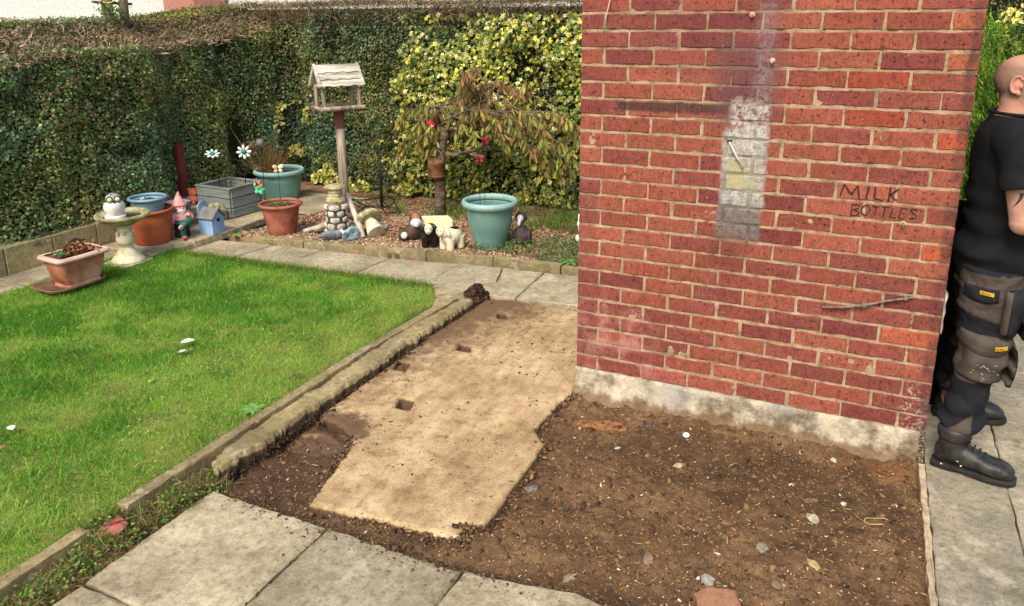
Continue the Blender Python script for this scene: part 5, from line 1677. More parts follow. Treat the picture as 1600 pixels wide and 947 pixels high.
link('body', fuse(MB().join(ell((0, 0, .045), (.085, .042, .042))).join(tube([(-.06, 0, .05), (-.115, 0, .03)], [.03, .012])).join(tube([(.05, 0, .06), (.095, 0, .09)], [.03, .016])), .006, 3), pmat('slate_glaze', [(92, 98, 104), (126, 132, 138)], 12, .5), fi)
link('wing', ell((-.01, -.036, .05), (.05, .012, .024), 12, 8), pmat('slate_dark', [(78, 84, 92), (104, 110, 118)], 12, .5), fi, True)
fl = thing('figure_ornament', 'little tan figure ornament behind the snail, beside the well', 'figurine', (-2.66, 1.85, .03), -.8)
link('body', fuse(MB().join(lathe([(.035, 0), (.042, .01), (.034, .06), (.024, .10), (.012, .112)], 18)).join(ell((0, 0, .135), (.027, .027, .03))).join(tube([(0, .026, .09), (.024, .036, .055)], [.012, .01])).join(tube([(0, -.026, .09), (.024, -.036, .055)], [.012, .01])), .005, 3), pmat('tan_stone', [(150, 120, 84), (186, 156, 116)], 20), fl)
link('cap', lathe([(.03, .145), (.024, .165), (0, .185)], 16), pmat('brown_cap', [(112, 80, 56), (140, 104, 76)], 20), fl, 'a')

# ---- bird table
bt = thing('bird_table', 'weathered wooden bird table with slatted roof on a tall round post', 'bird table', (-3.20, 2.36, .0), 1.0)
link('post', tube([(0, 0, -.05), (.006, 0, .5), (0, 0, 1.03)], [.046, .043, .040], 16), MWOODV, bt, True)
link('post_sleeve', lathe([(.0445, .86), (.0445, 1.028)], 18, cap=False), pmat('reddish_post', [(96, 62, 50), (124, 84, 68)], 12, stretch=(3, 3, .3)), bt, True)
link('tray_floor', box(-.17, .17, -.12, .12, 1.028, 1.040, .002), pmat('tray_wood', [(150, 118, 92), (176, 140, 110)], 9), bt)
for s in (-1, 1):
    link('tray_rail', tube([(-.205, s * .13, 1.052), (0, s * .131, 1.054), (.205, s * .13, 1.052)], .021, 12), MWOODV, bt, 'a')
    link('tray_rail', tube([(s * .178, -.11, 1.046), (s * .178, .11, 1.046)], .019, 12), MWOODV, bt, 'a')
    for s2 in (-1, 1):
        link('roof_post', tube([(s * .165, s2 * .105, 1.06), (s * .165, s2 * .092, 1.25)], .020, 10), MWOODV, bt, 'a')
# roof: three lapped boards each side, barge boards, ridge
for s in (-1, 1):
    for k in range(3):
        m = MB()
        n = 11
        vs = []
        for t_ in (0, 1):
            for i in range(n):
                xx = -.19 + .38 * i / (n - 1)
                d = .006 * math.sin(i * 1.9 + k) if t_ else 0
                for th in (0, .011):
                    vs.append((xx, t_ * (.082 + d), th))
        f = []
        for i in range(n - 1):
            a = 2 * i; b_ = 2 * (n + i)
            f += [(a, a + 2, b_ + 2, b_), (a + 1, b_ + 1, b_ + 3, a + 3), (b_, b_ + 2, b_ + 3, b_ + 1), (a, a + 1, a + 3, a + 2)]
        f += [(0, 2 * n, 2 * n + 1, 1), (2 * n - 2, 2 * n - 1, 4 * n - 1, 4 * n - 2)]
        m.add(vs, f)
        m.xf(Tr(0, 0, 1.425) @ Matrix.Scale(s, 4, (0, 1, 0)) @ Rx(-.92) @ Tr(0, .002 + k * .068, .004 + (0 if k == 0 else -.006 * k)) @ Rx(.06))
        link('roof_board', m, MWOOD, bt)
    for s2 in (-1, 1):
        m = box(-.012, .012, -.008, .232, -.016, .016, .003)
        m.xf(Tr(s2 * .202, 0, 1.432) @ Matrix.Scale(s, 4, (0, 1, 0)) @ Rx(-.92))
        link('barge_board', m, MWOOD, bt)
link('ridge', box(-.19, .19, -.014, .014, 1.418, 1.436, .003), MWOOD, bt)
for s in (-1, 1):
    link('gable_beam', box(s * .165 - .012, s * .165 + .012, -.135, .135, 1.238, 1.262, .003), MWOOD, bt)

# ---- black iron plant support and toppled mushroom
tl = thing('iron_plant_support', 'black iron plant support post with curved wire hoops behind the mushroom', 'plant support', (-3.03, 2.72, .02))
link('post', tube([(0, 0, 0), (0, 0, .60)], .014, 10), MBLACK, tl, True)
link('hoop', tube([(-.05 + .26 * math.cos(a), -.12 + .14 * math.sin(a), .11 + .03 * math.sin(a * 2)) for a in np.linspace(0, 2 * PI, 30)], .006, 6), MBLACK, tl, True)
link('hoop', tube([(.05 + .20 * math.cos(a), -.10 + .12 * math.sin(a), .03) for a in np.linspace(0, 2 * PI, 30)], .006, 6), MBLACK, tl, True)
for a in (.3, 1.5, 2.8, 4.2, 5.4):
    link('wire', tube([(.05 + .20 * math.cos(a), -.10 + .12 * math.sin(a), .03), (-.05 + .26 * math.cos(a), -.12 + .14 * math.sin(a), .11)], .0045, 6), MBLACK, tl, True)
link('cross_wire', tube([(-.12, 0, .33), (0, 0, .34), (.13, .02, .33)], .004, 6), MBLACK, tl)
link('cross_wire', tube([(-.10, 0, .42), (.10, .02, .42)], .004, 6), MBLACK, tl)
mu = thing('mushroom_ornament', 'toppled cream stone mushroom ornament leaning on the gravel', 'ornament', (-2.50, 1.86, .07), -.50, None, 0, -1.02)
link('stem', fuse(MB().join(lathe([(.075, 0), (.078, .01), (.066, .06), (.052, .12), (.046, .17), (.03, .18)], 20)), .006, 2, lambda c: (fbm(c[:, 0] * 40, c[:, 2] * 40, 311, 3) - .5) * .006), MSTONE, mu)
link('cap', fuse(MB().join(lathe([(.05, .15), (.10, .135), (.125, .15), (.115, .185), (.08, .215), (.03, .228), (0, .23)], 24)), .007, 2, lambda c: (fbm(c[:, 0] * 30, c[:, 1] * 30, 313, 3) - .5) * .012), MSTONE_M, mu)

# ---- badger, plaque, sheep, goose
bd = thing('badger_ornament', 'brown and white badger ornament left of the black sheep', 'ornament', (-2.20, 1.93, .02), -.9)
MBROWN = pmat('dark_brown_glaze', [(58, 40, 32), (92, 66, 50)], 14, .6)
link('body', fuse(MB().join(ell((0, .02, .07), (.07, .085, .075))).join(ell((.01, -.06, .05), (.055, .05, .05))).join(ell((.0, .045, .14), (.05, .05, .045))), .006, 3), MBROWN, bd)
link('face', fuse(MB().join(ell((.03, .045, .155), (.042, .05, .042))).join(ell((.065, .045, .145), (.03, .024, .022))), .005, 3), pmat('bluish_white', [(176, 180, 184), (206, 208, 210)], 14, .5), bd)
link('ear', ell((.0, .082, .19), (.02, .016, .024), 10, 8), MBROWN, bd, True)
link('ear', ell((.0, .008, .19), (.02, .016, .024), 10, 8), MBROWN, bd, True)
link('paw', ell((.058, -.06, .06), (.018, .028, .03), 12, 8), MWHITE, bd, True)
link('hat', lathe([(.04, .185), (.045, .195), (.02, .225), (0, .23)], 18, (-.005, .045, 0)), pmat('brown_hat', [(140, 92, 66), (164, 112, 84)], 20), bd, 'a')
pq = thing('cream_plaque', 'blank cream garden plaque with clipped corners behind the sheep', 'plaque', (-2.05, 2.02, .02), .48, None, -.28)
def plaque(hx, hz, c, y0, y1, z0):
    s_ = [(-hx + c, 0), (hx - c, 0), (hx, c), (hx, 2 * hz - c), (hx - c, 2 * hz), (-hx + c, 2 * hz), (-hx, 2 * hz - c), (-hx, c)]
    return stack([[(x, y0, z + z0) for x, z in s_], [(x, y1, z + z0) for x, z in s_]])
link('board', plaque(.175, .10, .035, 0, .03, 0), MIVORY, pq)
link('raised_panel', plaque(.155, .082, .03, -.006, 0.001, .018), pmat('cream_panel', [(222, 206, 150), (230, 218, 170)], 9, .5), pq)
def sheep(name, label, loc, rz, bm_, fm, cat='sheep'):
    t = thing(name, label, cat, loc, rz)
    b_ = MB().join(ell((0, 0, .105), (.105, .07, .07)))
    for sx in (-.055, .055):
        for sy in (-.036, .036):
            b_.join(tube([(sx, sy, .10), (sx * 1.05, sy * 1.05, .05), (sx * 1.08, sy * 1.08, 0)], [.036, .033, .031], 12))
    b_.join(ell((.085, 0, .15), (.042, .045, .045)))
    link('body', fuse(b_, .006, 4), bm_, t)
    link('back_opening', ell((-.02, 0, .160), (.05, .036, .018), 16, 8), MGLOSSBLK, t, True)
    h = link('head', fuse(MB().join(ell((.115, 0, .17), (.032, .035, .042))).join(ell((.135, 0, .152), (.022, .024, .024))), .005, 3), fm, t)
    for s in (-1, 1):
        m = ell((0, 0, 0), (.014, .022, .042), 10, 8)
        m.xf(Tr(.098, s * .052, .165) @ Rx(-s * -.55))
        link('ear', m, bm_, t, True)
        link('eye', ell((.142, s * .017, .178), (.004, .005, .005), 8, 6), MGLOSSBLK, h, True)
    link('nostrils', ell((.156, 0, .152), (.003, .008, .004), 8, 6), MGREY, h, True)
    return t
sheep('sheep_planter', 'glossy black ceramic sheep planter with white face beside the white sheep', (-1.965, 1.86, .025), -1.15, MGLOSSBLK, MIVORY)
sheep('sheep_planter', 'ivory white ceramic sheep planter in front of the teal pot', (-1.755, 1.845, .025), -1.85, MIVORY, MIVORY)

gs = thing('goose_ornament', 'grey goose ornament in a dark bonnet right of the large teal pot', 'goose', (-1.27, 2.15, .015), -1.45)
MGOOSE = pmat('dull_grey_brown', [(60, 54, 50), (92, 84, 78)], 16, .75)
link('body', fuse(MB().join(ell((-.01, 0, .09), (.075, .065, .09))).join(tube([(.02, 0, .14), (.035, 0, .19), (.03, 0, .23)], [.042, .03, .026])).join(tube([(-.05, 0, .06), (-.11, 0, .04)], [.04, .016])), .006, 3, lambda c: .002 * np.sin(c[:, 2] * 260) * np.cos(c[:, 1] * 200)), MGOOSE, gs)
link('bonnet', fuse(MB().join(ell((.015, 0, .252), (.04, .052, .048))), .005, 2), pmat('charcoal_bonnet', [(44, 42, 40), (64, 60, 58)], 16), gs)
link('face', fuse(MB().join(ell((.045, 0, .25), (.026, .03, .032))).join(tube([(.06, 0, .24), (.085, 0, .205), (.088, 0, .195)], [.018, .012, .006])), .004, 2), pmat('pale_lilac', [(168, 166, 176), (196, 194, 200)], 16, .6), gs)
link('wing', ell((-.02, -.06, .09), (.05, .014, .06), 12, 8), MGOOSE, gs, True)
link('wing', ell((-.02, .06, .09), (.05, .014, .06), 12, 8), MGOOSE, gs, True)

# ---- large teal pot with dead stems and red butterfly stakes
pot('teal_pot', 'large teal plastic pot with rolled rim in front of the ivy, right of the sheep', (-1.50, 2.03, .02), .225, .125, .40, MTEAL, MTEALRIM, (.055, .032), .62, (.70, .5))
ds = thing('dry_plant', 'thin dry stems standing in the large teal pot by the goose', 'plant', (-1.54, 2.0, .27))
n_ = 60
P = np.stack([rng.normal(0, .03, n_), rng.normal(0, .03, n_), np.zeros(n_)], -1)
link('stems', strand_mesh('stems', P, rng.normal(0, .25, (n_, 3)) + [0, 0, 1], rng.uniform(.08, .17, n_), np.full(n_, .0014), pick([(140, 120, 80), (110, 110, 60)], n_), .2, 3), MDRYLEAF, ds)
RED = [(150, 26, 34), (182, 44, 50)]
butterfly('butterfly_stake', 'upper red butterfly on a green stem above the large teal pot', (-1.53, 2.0, .27), .60, RED, -.2, .045)
butterfly('butterfly_stake', 'lower red butterfly on a stem above the large teal pot', (-1.565, 1.985, .27), .46, [(120, 34, 40), (150, 60, 60)], -1.1, .04)

# white scrap hanging at the outhouse corner in the bed
wv = thing('white_ornament', 'small white ornament peeping out behind the outhouse left edge', 'ornament', (-.80, 2.22, .02), 0)
link('stake', tube([(0, 0, 0), (.01, 0, .12), (-.005, 0, .2), (.0, 0, .30)], [.012, .008, .006, .01], 8), MWHITE, wv, True)
link('flap', ell((.0, 0, .22), (.02, .012, .03), 10, 8), MWHITE, wv, True)
link('flap', ell((-.01, 0, .10), (.022, .014, .03), 10, 8), MWHITE, wv, True)
link('orange_tip', ell((.035, 0, .20), (.018, .01, .026), 10, 8), pmat('orange_paint', [(206, 104, 50)], 9), wv, True)

# ---- weeping cherry
B0 = Vector((-2.37, 2.72, 0))
wt = thing('weeping_tree', 'small weeping cherry tree with drooping bronze leaves in front of the ivy', 'tree', B0)
MTB = pmat('cherry_bark', [(70, 54, 44), (104, 86, 72), (136, 120, 104)], 14, .85, 70, .004, stretch=(1, 1, 2.5))
MTB2 = pmat('grey_twig_bark', [(120, 108, 96), (160, 148, 134)], 14, .85)
MTWG = pmat('brown_twig', [(92, 76, 60), (126, 110, 92)], 14, .85)
def br(pts, r, mat=MTB, nm='branch', seg=8):
    return link(nm, tube([Vector(p_) - B0 for p_ in pts], r, seg), mat, wt, True)
br([(-2.37, 2.72, -.03), (-2.368, 2.722, .25), (-2.36, 2.725, .45), (-2.352, 2.73, .62), (-2.335, 2.735, .74), (-2.30, 2.745, .86)], [.058, .05, .045, .044, .046, .048], MTB, 'trunk', 12)
limbs = [
 [(-2.31, 2.74, .84), (-2.24, 2.75, .93), (-2.17, 2.78, .99), (-2.08, 2.80, 1.06)],
 [(-2.31, 2.74, .85), (-2.33, 2.72, .95), (-2.36, 2.70, 1.02), (-2.43, 2.66, 1.08)],
 [(-2.31, 2.74, .84), (-2.20, 2.72, .86), (-2.10, 2.74, .84), (-2.04, 2.78, .80)],
 [(-2.35, 2.73, .62), (-2.24, 2.78, .605), (-2.10, 2.85, .64), (-1.98, 2.92, .69), (-1.9, 2.95, .76)],
 [(-2.30, 2.745, .86), (-2.20, 2.80, 1.0), (-2.05, 2.86, 1.15), (-1.95, 2.90, 1.28)],
]
for L_, r0 in zip(limbs, (.028, .022, .026, .024, .024)):
    k = len(L_)
    br(L_, [r0 * (1 - .6 * i / (k - 1)) for i in range(k)])
br([(-2.32, 2.73, .83), (-2.42, 2.68, .80), (-2.53, 2.63, .775)], [.022, .02, .017], MTB2)
leaves_p, leaves_d = [], []
R_ = random.Random(4)
targets = []
for k in range(62):
    u_ = R_.random()
    ex = -2.72 + 1.55 * u_
    hz = 1.08 + .36 * math.exp(-((ex + 1.95) / .42) ** 2) - .12 * max(0, (ex + 1.5))
    targets.append((ex, 2.86 + R_.uniform(-.32, .22), hz * R_.uniform(.62, 1.0)))
for (ex, ey, ez) in targets:
    L_ = limbs[R_.choice([0, 0, 1, 4, 4])] if ex > -2.3 else limbs[R_.choice([1, 1, 0])]
    s0 = Vector(L_[-1]).lerp(Vector(L_[-2]), R_.random())
    tip = Vector((ex, ey, ez))
    outw = (tip - Vector((-2.1, 2.8, 1.0)))
    outw.z = 0
    dn = R_.uniform(.06, .34) if (ex < -2.5 or ex > -1.6) else R_.uniform(.08, .22)
    end = tip + outw * .18 + Vector((0, 0, -dn))
    mid = s0.lerp(tip, .55) + Vector((R_.uniform(-.06, .06), R_.uniform(-.05, .05), R_.uniform(-.05, .07)))
    P_ = [s0, mid, tip, tip.lerp(end, .5) + Vector((0, 0, .02)), end]
    Q = []
    for i in range(4):
        for j in range(3):
            Q.append(P_[i].lerp(P_[i + 1], j / 3))
    Q.append(end)
    Q = [q_ + Vector((R_.gauss(0, .018), R_.gauss(0, .018), R_.gauss(0, .02))) for q_ in Q]
    Q[0] = s0
    for _ in range(2):
        Q = [Q[0]] + [(Q[i - 1] + Q[i] * 2 + Q[i + 1]) / 4 for i in range(1, len(Q) - 1)] + [Q[-1]]
    br(Q, [.0038 * (1 - .75 * i / (len(Q) - 1)) + .001 for i in range(len(Q))], MTWG, 'branch', 5)
    for i in range(3, len(Q)):
        if R_.random() < .30:
            continue
        p0 = Q[i].lerp(Q[i - 1], R_.random()) - B0
        for _ in range(R_.randint(4, 8)):
            leaves_p.append((p0.x + R_.gauss(0, .012), p0.y + R_.gauss(0, .012), p0.z + R_.gauss(0, .008)))
            leaves_d.append((outw.x * .3 + R_.gauss(0, .38), outw.y * .3 + R_.gauss(0, .38), -1))
lp, ld = np.array(leaves_p), np.array(leaves_d)
n_ = len(lp)
CH_T = np.array([(0, 0, 0), (.14, .3, .04), (.13, .65, .03), (0, 1.0, -.06), (-.13, .65, .03), (-.14, .3, .04)])
CH_F = np.array([(0, 1, 2, 5), (5, 2, 3, 4)])
dn_ = ld / np.linalg.norm(ld, axis=1, keepdims=True)
sd_ = np.cross(dn_, rng.normal(size=(n_, 3))); sd_ /= np.linalg.norm(sd_, axis=1, keepdims=True)
Rm = np.stack([sd_, dn_, np.cross(sd_, dn_)], -1)
V, F, own = instance_np(CH_T, CH_F, lp, Rm, rng.uniform(.055, .11, n_))
me = mesh_np('leaves', V, F)
gx = np.clip((lp[:, 2] - .75) / .5 + rng.normal(0, .35, n_), 0, 1)
gcol = pick([(122, 124, 56), (150, 148, 76), (104, 112, 50)], n_)
bcol = pick([(144, 104, 68), (126, 88, 58), (164, 122, 82), (124, 100, 62)], n_)
set_col(me, np.where((rng.random(n_) < .15 + .6 * gx)[:, None], bcol, gcol)[own])
link('leaves', me, MDRYLEAF, wt)
# things hung in the tree
rl = thing('rusty_lantern', 'rusty cylindrical can lantern hanging by wire on the tree trunk', 'lantern', (-2.36, 2.655, .40))
MRUST = pmat('rusty_tin', [(78, 48, 32), (108, 72, 48), (130, 92, 64)], 14, .8, 90, .002)
prof = [(.045, 0), (.072, .012), (.08, .03), (.08, .14), (.082, .145), (.08, .15), (.078, .165), (.066, .18), (.066, .20), (.062, .20), (.06, .17), (.0, .16)]
link('can', lathe(prof, 28), MRUST, rl, 'a')
for z in (.028, .155):
    link('hoop', lathe([(.081, z - .005), (.085, z), (.081, z + .005)], 28, cap=False), MRUST, rl, True)
link('wire_handle', tube([(.07 * math.cos(a), 0, .17 + .10 * math.sin(a)) for a in np.linspace(0, PI, 14)], .003, 6), MTB2, rl)
ra = thing('red_ball_ornament', 'red ladybird ball ornament sitting in the weeping tree fork', 'ornament', (-2.385, 2.64, .90))
link('ball', ell((0, 0, 0), (.044, .044, .05)), pmat('bright_red', [(176, 18, 28), (206, 40, 48)], 30, .4), ra, True)
link('face', ell((.02, -.03, -.015), (.016, .016, .018), 10, 8), MWHITE, ra, True)
for q in ((.015, -.036, .025), (-.022, -.034, .0), (-.005, -.038, -.028)):
    link('spot', ell(q, (.008, .008, .008), 8, 6), MGLOSSBLK, ra, True)

# ---- odds and ends on the wall
tw = thing('wire_bar', 'thin rusty metal bar fixed across the lower right of the brick wall', 'bar', (0, 0, 0))
link('bar', tube([(1.115, -.012, .633), (1.19, -.014, .645), (1.275, -.015, .667), (1.36, -.013, .70), (1.455, -.010, .728)], [.006, .006, .006, .0055, .0045], 8), pmat('rusty_grey_bar', [(88, 70, 58), (130, 116, 104), (104, 84, 70)], 30, .6), tw, True)
link('clip', box(1.268, 1.282, -.02, .002, .658, .676, .002), MGREY, tw)
link('clip', box(1.42, 1.432, -.018, .002, .712, .728, .002), MGREY, tw)
cb = thing('loose_wire', 'pale wire dangling from the top left of the brick wall', 'wire', (0, 0, 0))
link('strand', tube([(.150, -.012, 2.0), (.134, -.014, 1.912), (.12, -.014, 1.85), (.102, -.012, 1.790)], .0028, 6), pmat('pale_wire', [(190, 176, 156), (206, 194, 176)], 20), cb, True)
link('strand', tube([(.102, -.012, 1.790), (.13, -.01, 1.794), (.158, -.006, 1.797)], .0025, 6), pmat('brown_wire', [(110, 92, 74)], 20), cb, True)
nl = thing('long_nail', 'long pale nail sticking down out of the grey paint patch', 'nail', (0, 0, 0))
link('shank', tube([(.681, .01, 1.322), (.683, -.008, 1.316), (.715, -.016, 1.262), (.748, -.012, 1.206)], [.0055, .0055, .005, .003], 8), pmat('pale_nail', [(196, 190, 180), (150, 142, 134)], 30, .5), nl, True)
link('plug', lathe([(.011, -.004), (.011, .004), (0, .004)], 10, (.681, .002, 1.322)), MBLACK, nl)
def plug(label, x, z, c):
    t = thing('wall_plug', label, 'wall plug', (x, 0, z), 0, 'wall plugs in the brickwork')
    m = lathe([(.006, 0), (.0075, .012), (.005, .022), (.0, .022)], 10)
    m.xf(Rx(PI / 2 + .3))
    link('plug', m, pmat('plug_tan', [c], 9), t, 'a')
    m = lathe([(.011, -.001), (.011, .002), (0, .0025)], 10)
    m.xf(Rx(PI / 2))
    link('collar', m, pmat('plug_mortar', [(196, 170, 140)], 9), t)
plug('tan wall plug sticking out above the grey paint streak near the top', .738, 1.846, (176, 130, 90))
plug('small pinkish wall plug right of the grey paint streak', .831, 1.664, (206, 170, 140))
plug('greenish wall plug in the joint below BOTTLES', 1.383, 1.030, (120, 110, 50))
pt = thing('peeling_strip', 'pale torn strip peeling off the right edge of the brick wall', 'strip', (0, 0, 0))
vs = []
for i in range(14):
    z = .77 - .18 * i / 13
    wd = .003 + .003 * math.sin(i * 1.3)
    vs += [(1.566, .004, z), (1.570 + wd * (1 - i / 18), -.012 + .004 * math.sin(i), z - .004), (1.567, .008, z)]
f = []
for i in range(13):
    f += [(3 * i, 3 * i + 1, 3 * i + 4, 3 * i + 3), (3 * i + 1, 3 * i + 2, 3 * i + 5, 3 * i + 4), (3 * i + 2, 3 * i, 3 * i + 3, 3 * i + 5)]
link('strip', MB().add(vs, f), pmat('pale_strip', [(196, 186, 164), (214, 206, 186)], 40), pt)
link('root', box(1.560, 1.5655, .003, .012, .765, .78), MMORT, pt)

# ---- loose stones and litter on the soil
def stone(label, x, y, r, cols, flat=.5, sd=1):
    m = ell((0, 0, 0), (r, r * .68, r * flat), 7, 5)
    rr = random.Random(sd)
    m.v = [(a * rr.uniform(.6, 1.35), b_ * rr.uniform(.6, 1.35), c * rr.uniform(.75, 1.15)) for a, b_, c in m.v]
    o = link('stone', m, pmat('stone_' + str(sd), [tuple(int(q * .84) for q in c_) for c_ in cols], 20, .9, 60, .004, grain=.5), None)
    o.location = (x, y, float(soil_h(np.array([x]), np.array([y]))[0]) + r * flat * .2)
    o.rotation_euler = (rr.uniform(-.3, .3), rr.uniform(-.3, .3), rr.uniform(0, 6))
    return tag(o, label, 'stone', 'loose stones on the bare soil')
stone('white flint sliver on the soil below the orange patch', .347, -.403, .021, [(206, 202, 192), (224, 222, 214)], .4, 1)
stone('grey stone against the right edge of the concrete base', .111, -.813, .028, [(120, 116, 108), (140, 134, 124)], .6, 2)
stone('cream ring shaped stone in the middle of the soil', .624, -.417, .022, [(206, 190, 150), (180, 164, 128)], .5, 3)
stone('largest pale stone on the soil, right of the middle', 1.178, -.567, .032, [(186, 174, 150), (206, 194, 170)], .55, 4)
stone('grey stone on the soil below the largest pale stone', 1.024, -.83, .03, [(146, 134, 118), (166, 154, 136)], .45, 5)
stone('pointed pale grey stone at the bottom edge of the soil', .876, -1.07, .03, [(170, 162, 148), (190, 184, 172)], .7, 6)
stone('flat orange grey stone chip left of the pointed stone', .66, -1.03, .032, [(160, 120, 86), (130, 124, 114)], .4, 7)
stone('round tan stone at the broken paving edge', .437, -1.242, .026, [(150, 132, 106), (170, 150, 122)], .5, 8)
stone('white shard on the soil at the foot of the wall, right side', 1.226, -.10, .016, [(220, 216, 208), (232, 230, 226)], .6, 9)
stone('yellowish stone on the soil near the right edge', 1.198, -.84, .026, [(196, 164, 104), (210, 184, 130)], .4, 10)
stone('brown stone at the right of the pointed stone', 1.09, -1.0, .03, [(150, 118, 92), (128, 112, 96)], .45, 11)
stone('small white stone on the soil near the rubber ring', 1.28, -.42, .014, [(214, 208, 196), (230, 226, 216)], .6, 12)
stone('dark grey lump on the soil left of the middle', .42, -.16, .022, [(84, 78, 72), (104, 96, 88)], .7, 13)
bk2 = thing('brick_fragment', 'half buried broken brick at the bottom edge of the soil', 'brick', (.93, -1.16, -.035), .3, None, .1, .05)
link('fragment', prism([(-.07, -.05), (.075, -.045), (.06, .05), (-.03, .055), (-.08, .02)], -.03, .024, .006, .004, .02, .002), pmat('dull_brick', [(132, 92, 68), (150, 110, 84)], 14, co='World'), bk2)
rg = thing('rubber_ring', 'pale yellow rubber band ring lying on the soil', 'ring', (1.40, -.49, float(soil_h(np.array([1.4]), np.array([-.49]))[0]) + .008), .4)
link('band', tube([(.045 * math.cos(a), .022 * math.sin(a), .003 * math.sin(3 * a)) for a in np.linspace(0, 2 * PI, 26)], .0022, 6), pmat('pale_rubber', [(150, 132, 84), (176, 158, 108)], 20), rg, True)
wsh = thing('metal_washer', 'white round washer lying on the soil below the wall', 'washer', (.60, -.16, float(soil_h(np.array([.60]), np.array([-.16]))[0]) + .008), 0, None, .2)
link('disc', lathe([(.005, 0), (.015, 0), (.015, .004), (.005, .004), (.005, 0)], 20, cap=False), MWHITE, wsh, 'a')
rf = thing('red_fragment', 'flat red tile fragment lying in the gap between the kerb stones', 'tile', (-1.165, -1.775, .035), .5, None, .12, -.1)
link('tile', prism([(-.045, -.04), (.04, -.05), (.055, .01), (.02, .045), (-.04, .04)], -.004, .004, .003, .003, .02), pmat('red_tile', [(164, 76, 74), (184, 98, 92)], 20), rf)
tg = thing('twig', 'thin twig lying across the red tile fragment', 'twig', (-1.165, -1.775, .045), .9)
link('stem', tube([(-.12, 0, -.01), (-.03, .004, .004), (.05, 0, .006), (.13, .01, .012)], [.003, .0028, .0025, .0015], 6), MTB, tg, True)
def lawn_leaf(label, x, y, s, cols, rz):
    t = thing('fallen_leaf', label, 'leaf', (x, y, .062), rz, 'single fallen leaves on the lawn')
    P = []
    for i in range(9):
        u = i / 8
        wd = math.sin(PI * u) ** .8 * .34
        P += [(-wd * s, (u - .5) * s, .25 * wd * s), (0, (u - .5) * s, .0), (wd * s, (u - .5) * s, .25 * wd * s)]
    f = []
    for i in range(8):
        a = 3 * i
        f += [(a, a + 1, a + 4, a + 3), (a + 1, a + 2, a + 5, a + 4)]
    top_ = MB().add(P, f)
    n0 = len(P)
    top_.add([(x_, y_, z_ - .0012) for x_, y_, z_ in P], [tuple(reversed(q)) for q in f])
    link('blade', top_, pmat('leaf_' + str(cols[0][0]), cols, 30, .5), t, True)
    link('stalk', tube([(0, -.5 * s, 0), (0, -.66 * s, .004)], .0014, 5), MDRYSTALK, t)
MDRYSTALK = pmat('leaf_stalk', [(150, 150, 90)], 9)
lawn_leaf('large pale green leaf in the middle of the lawn', -2.19, -.465, .085, [(176, 206, 160), (206, 226, 190)], -.5)
lawn_leaf('smaller pale leaf beside the large one on the lawn', -2.11, -.575, .05, [(160, 192, 140), (190, 214, 170)], -.4)
lawn_leaf('whitish leaf near the left edge of the lawn', -2.165, -1.50, .05, [(206, 220, 190), (222, 232, 208)], 1.2)
lawn_leaf('brown leaf on the lawn near the bottom left', -2.04, -1.62, .04, [(140, 98, 64), (160, 118, 80)], .3)
def dandelion(label, x, y, s, z):
    t = thing('dandelion_weed', label, 'weed', (x, y, z), 0, 'broad leaved weeds')
    n_ = 12
    for k in range(n_):
        a = 2 * PI * k / n_ + random.uniform(-.2, .2)
        L_ = s * random.uniform(.6, 1.1)
        P = []
        for i in range(5):
            u = i / 4
            wd = .16 * L_ * math.sin(PI * (u * .8 + .15))
            c = (L_ * u * math.cos(a), L_ * u * math.sin(a), .5 * L_ * u * (1.1 - u))
            P += [(c[0] - wd * math.sin(a), c[1] + wd * math.cos(a), c[2]), (c[0] + wd * math.sin(a), c[1] - wd * math.cos(a), c[2] + .002)]
        link('leaf', MB().add(P, [(2 * i, 2 * i + 1, 2 * i + 3, 2 * i + 2) for i in range(4)]), MWEED, t, True)
MWEED = pmat('weed_leaf', [(84, 128, 52), (120, 158, 78)], 30, .5)
dandelion('bright leafy weed growing by the kerb in the middle of the lawn edge', -1.29, -.90, .07, .05)
dandelion('lime green leafy weed at the foot of the outhouse left edge', -.72, 1.80, .09, .05)
dandelion('small leafy weed beside the raised flags, left of the ribbed pot', -3.62, 1.42, .07, .03)

# ================================================================== THE MAN
from mathutils.bvhtree import BVHTree
man = thing('person', 'bald man in black t-shirt and dark work trousers standing behind the outhouse edge', 'person', (1.765, .20, .002), 0.0)

def xloft(secs, seg=18):
    """sections across x: (x, yc, half width, z bottom, z top, power)"""
    vs, fs = [], []
    for x, yc, hw, zb, zt, p_ in secs:
        for i in range(seg):
            a = 2 * PI * i / seg
            ca, sa = math.cos(a), math.sin(a)
            y = hw * math.copysign(abs(ca) ** (2 / p_), ca)
            z = (zb + zt) / 2 + (zt - zb) / 2 * math.copysign(abs(sa) ** (2 / p_), sa)
            vs.append((x, yc + y, z))
    n = len(secs)
    for j in range(n - 1):
        for i in range(seg):
            i2 = (i + 1) % seg
            fs.append((j * seg + i, j * seg + i2, (j + 1) * seg + i2, (j + 1) * seg + i))
    fs.append(tuple(range(seg - 1, -1, -1)))
    fs.append(tuple((n - 1) * seg + i for i in range(seg)))
    return MB().add(vs, fs)

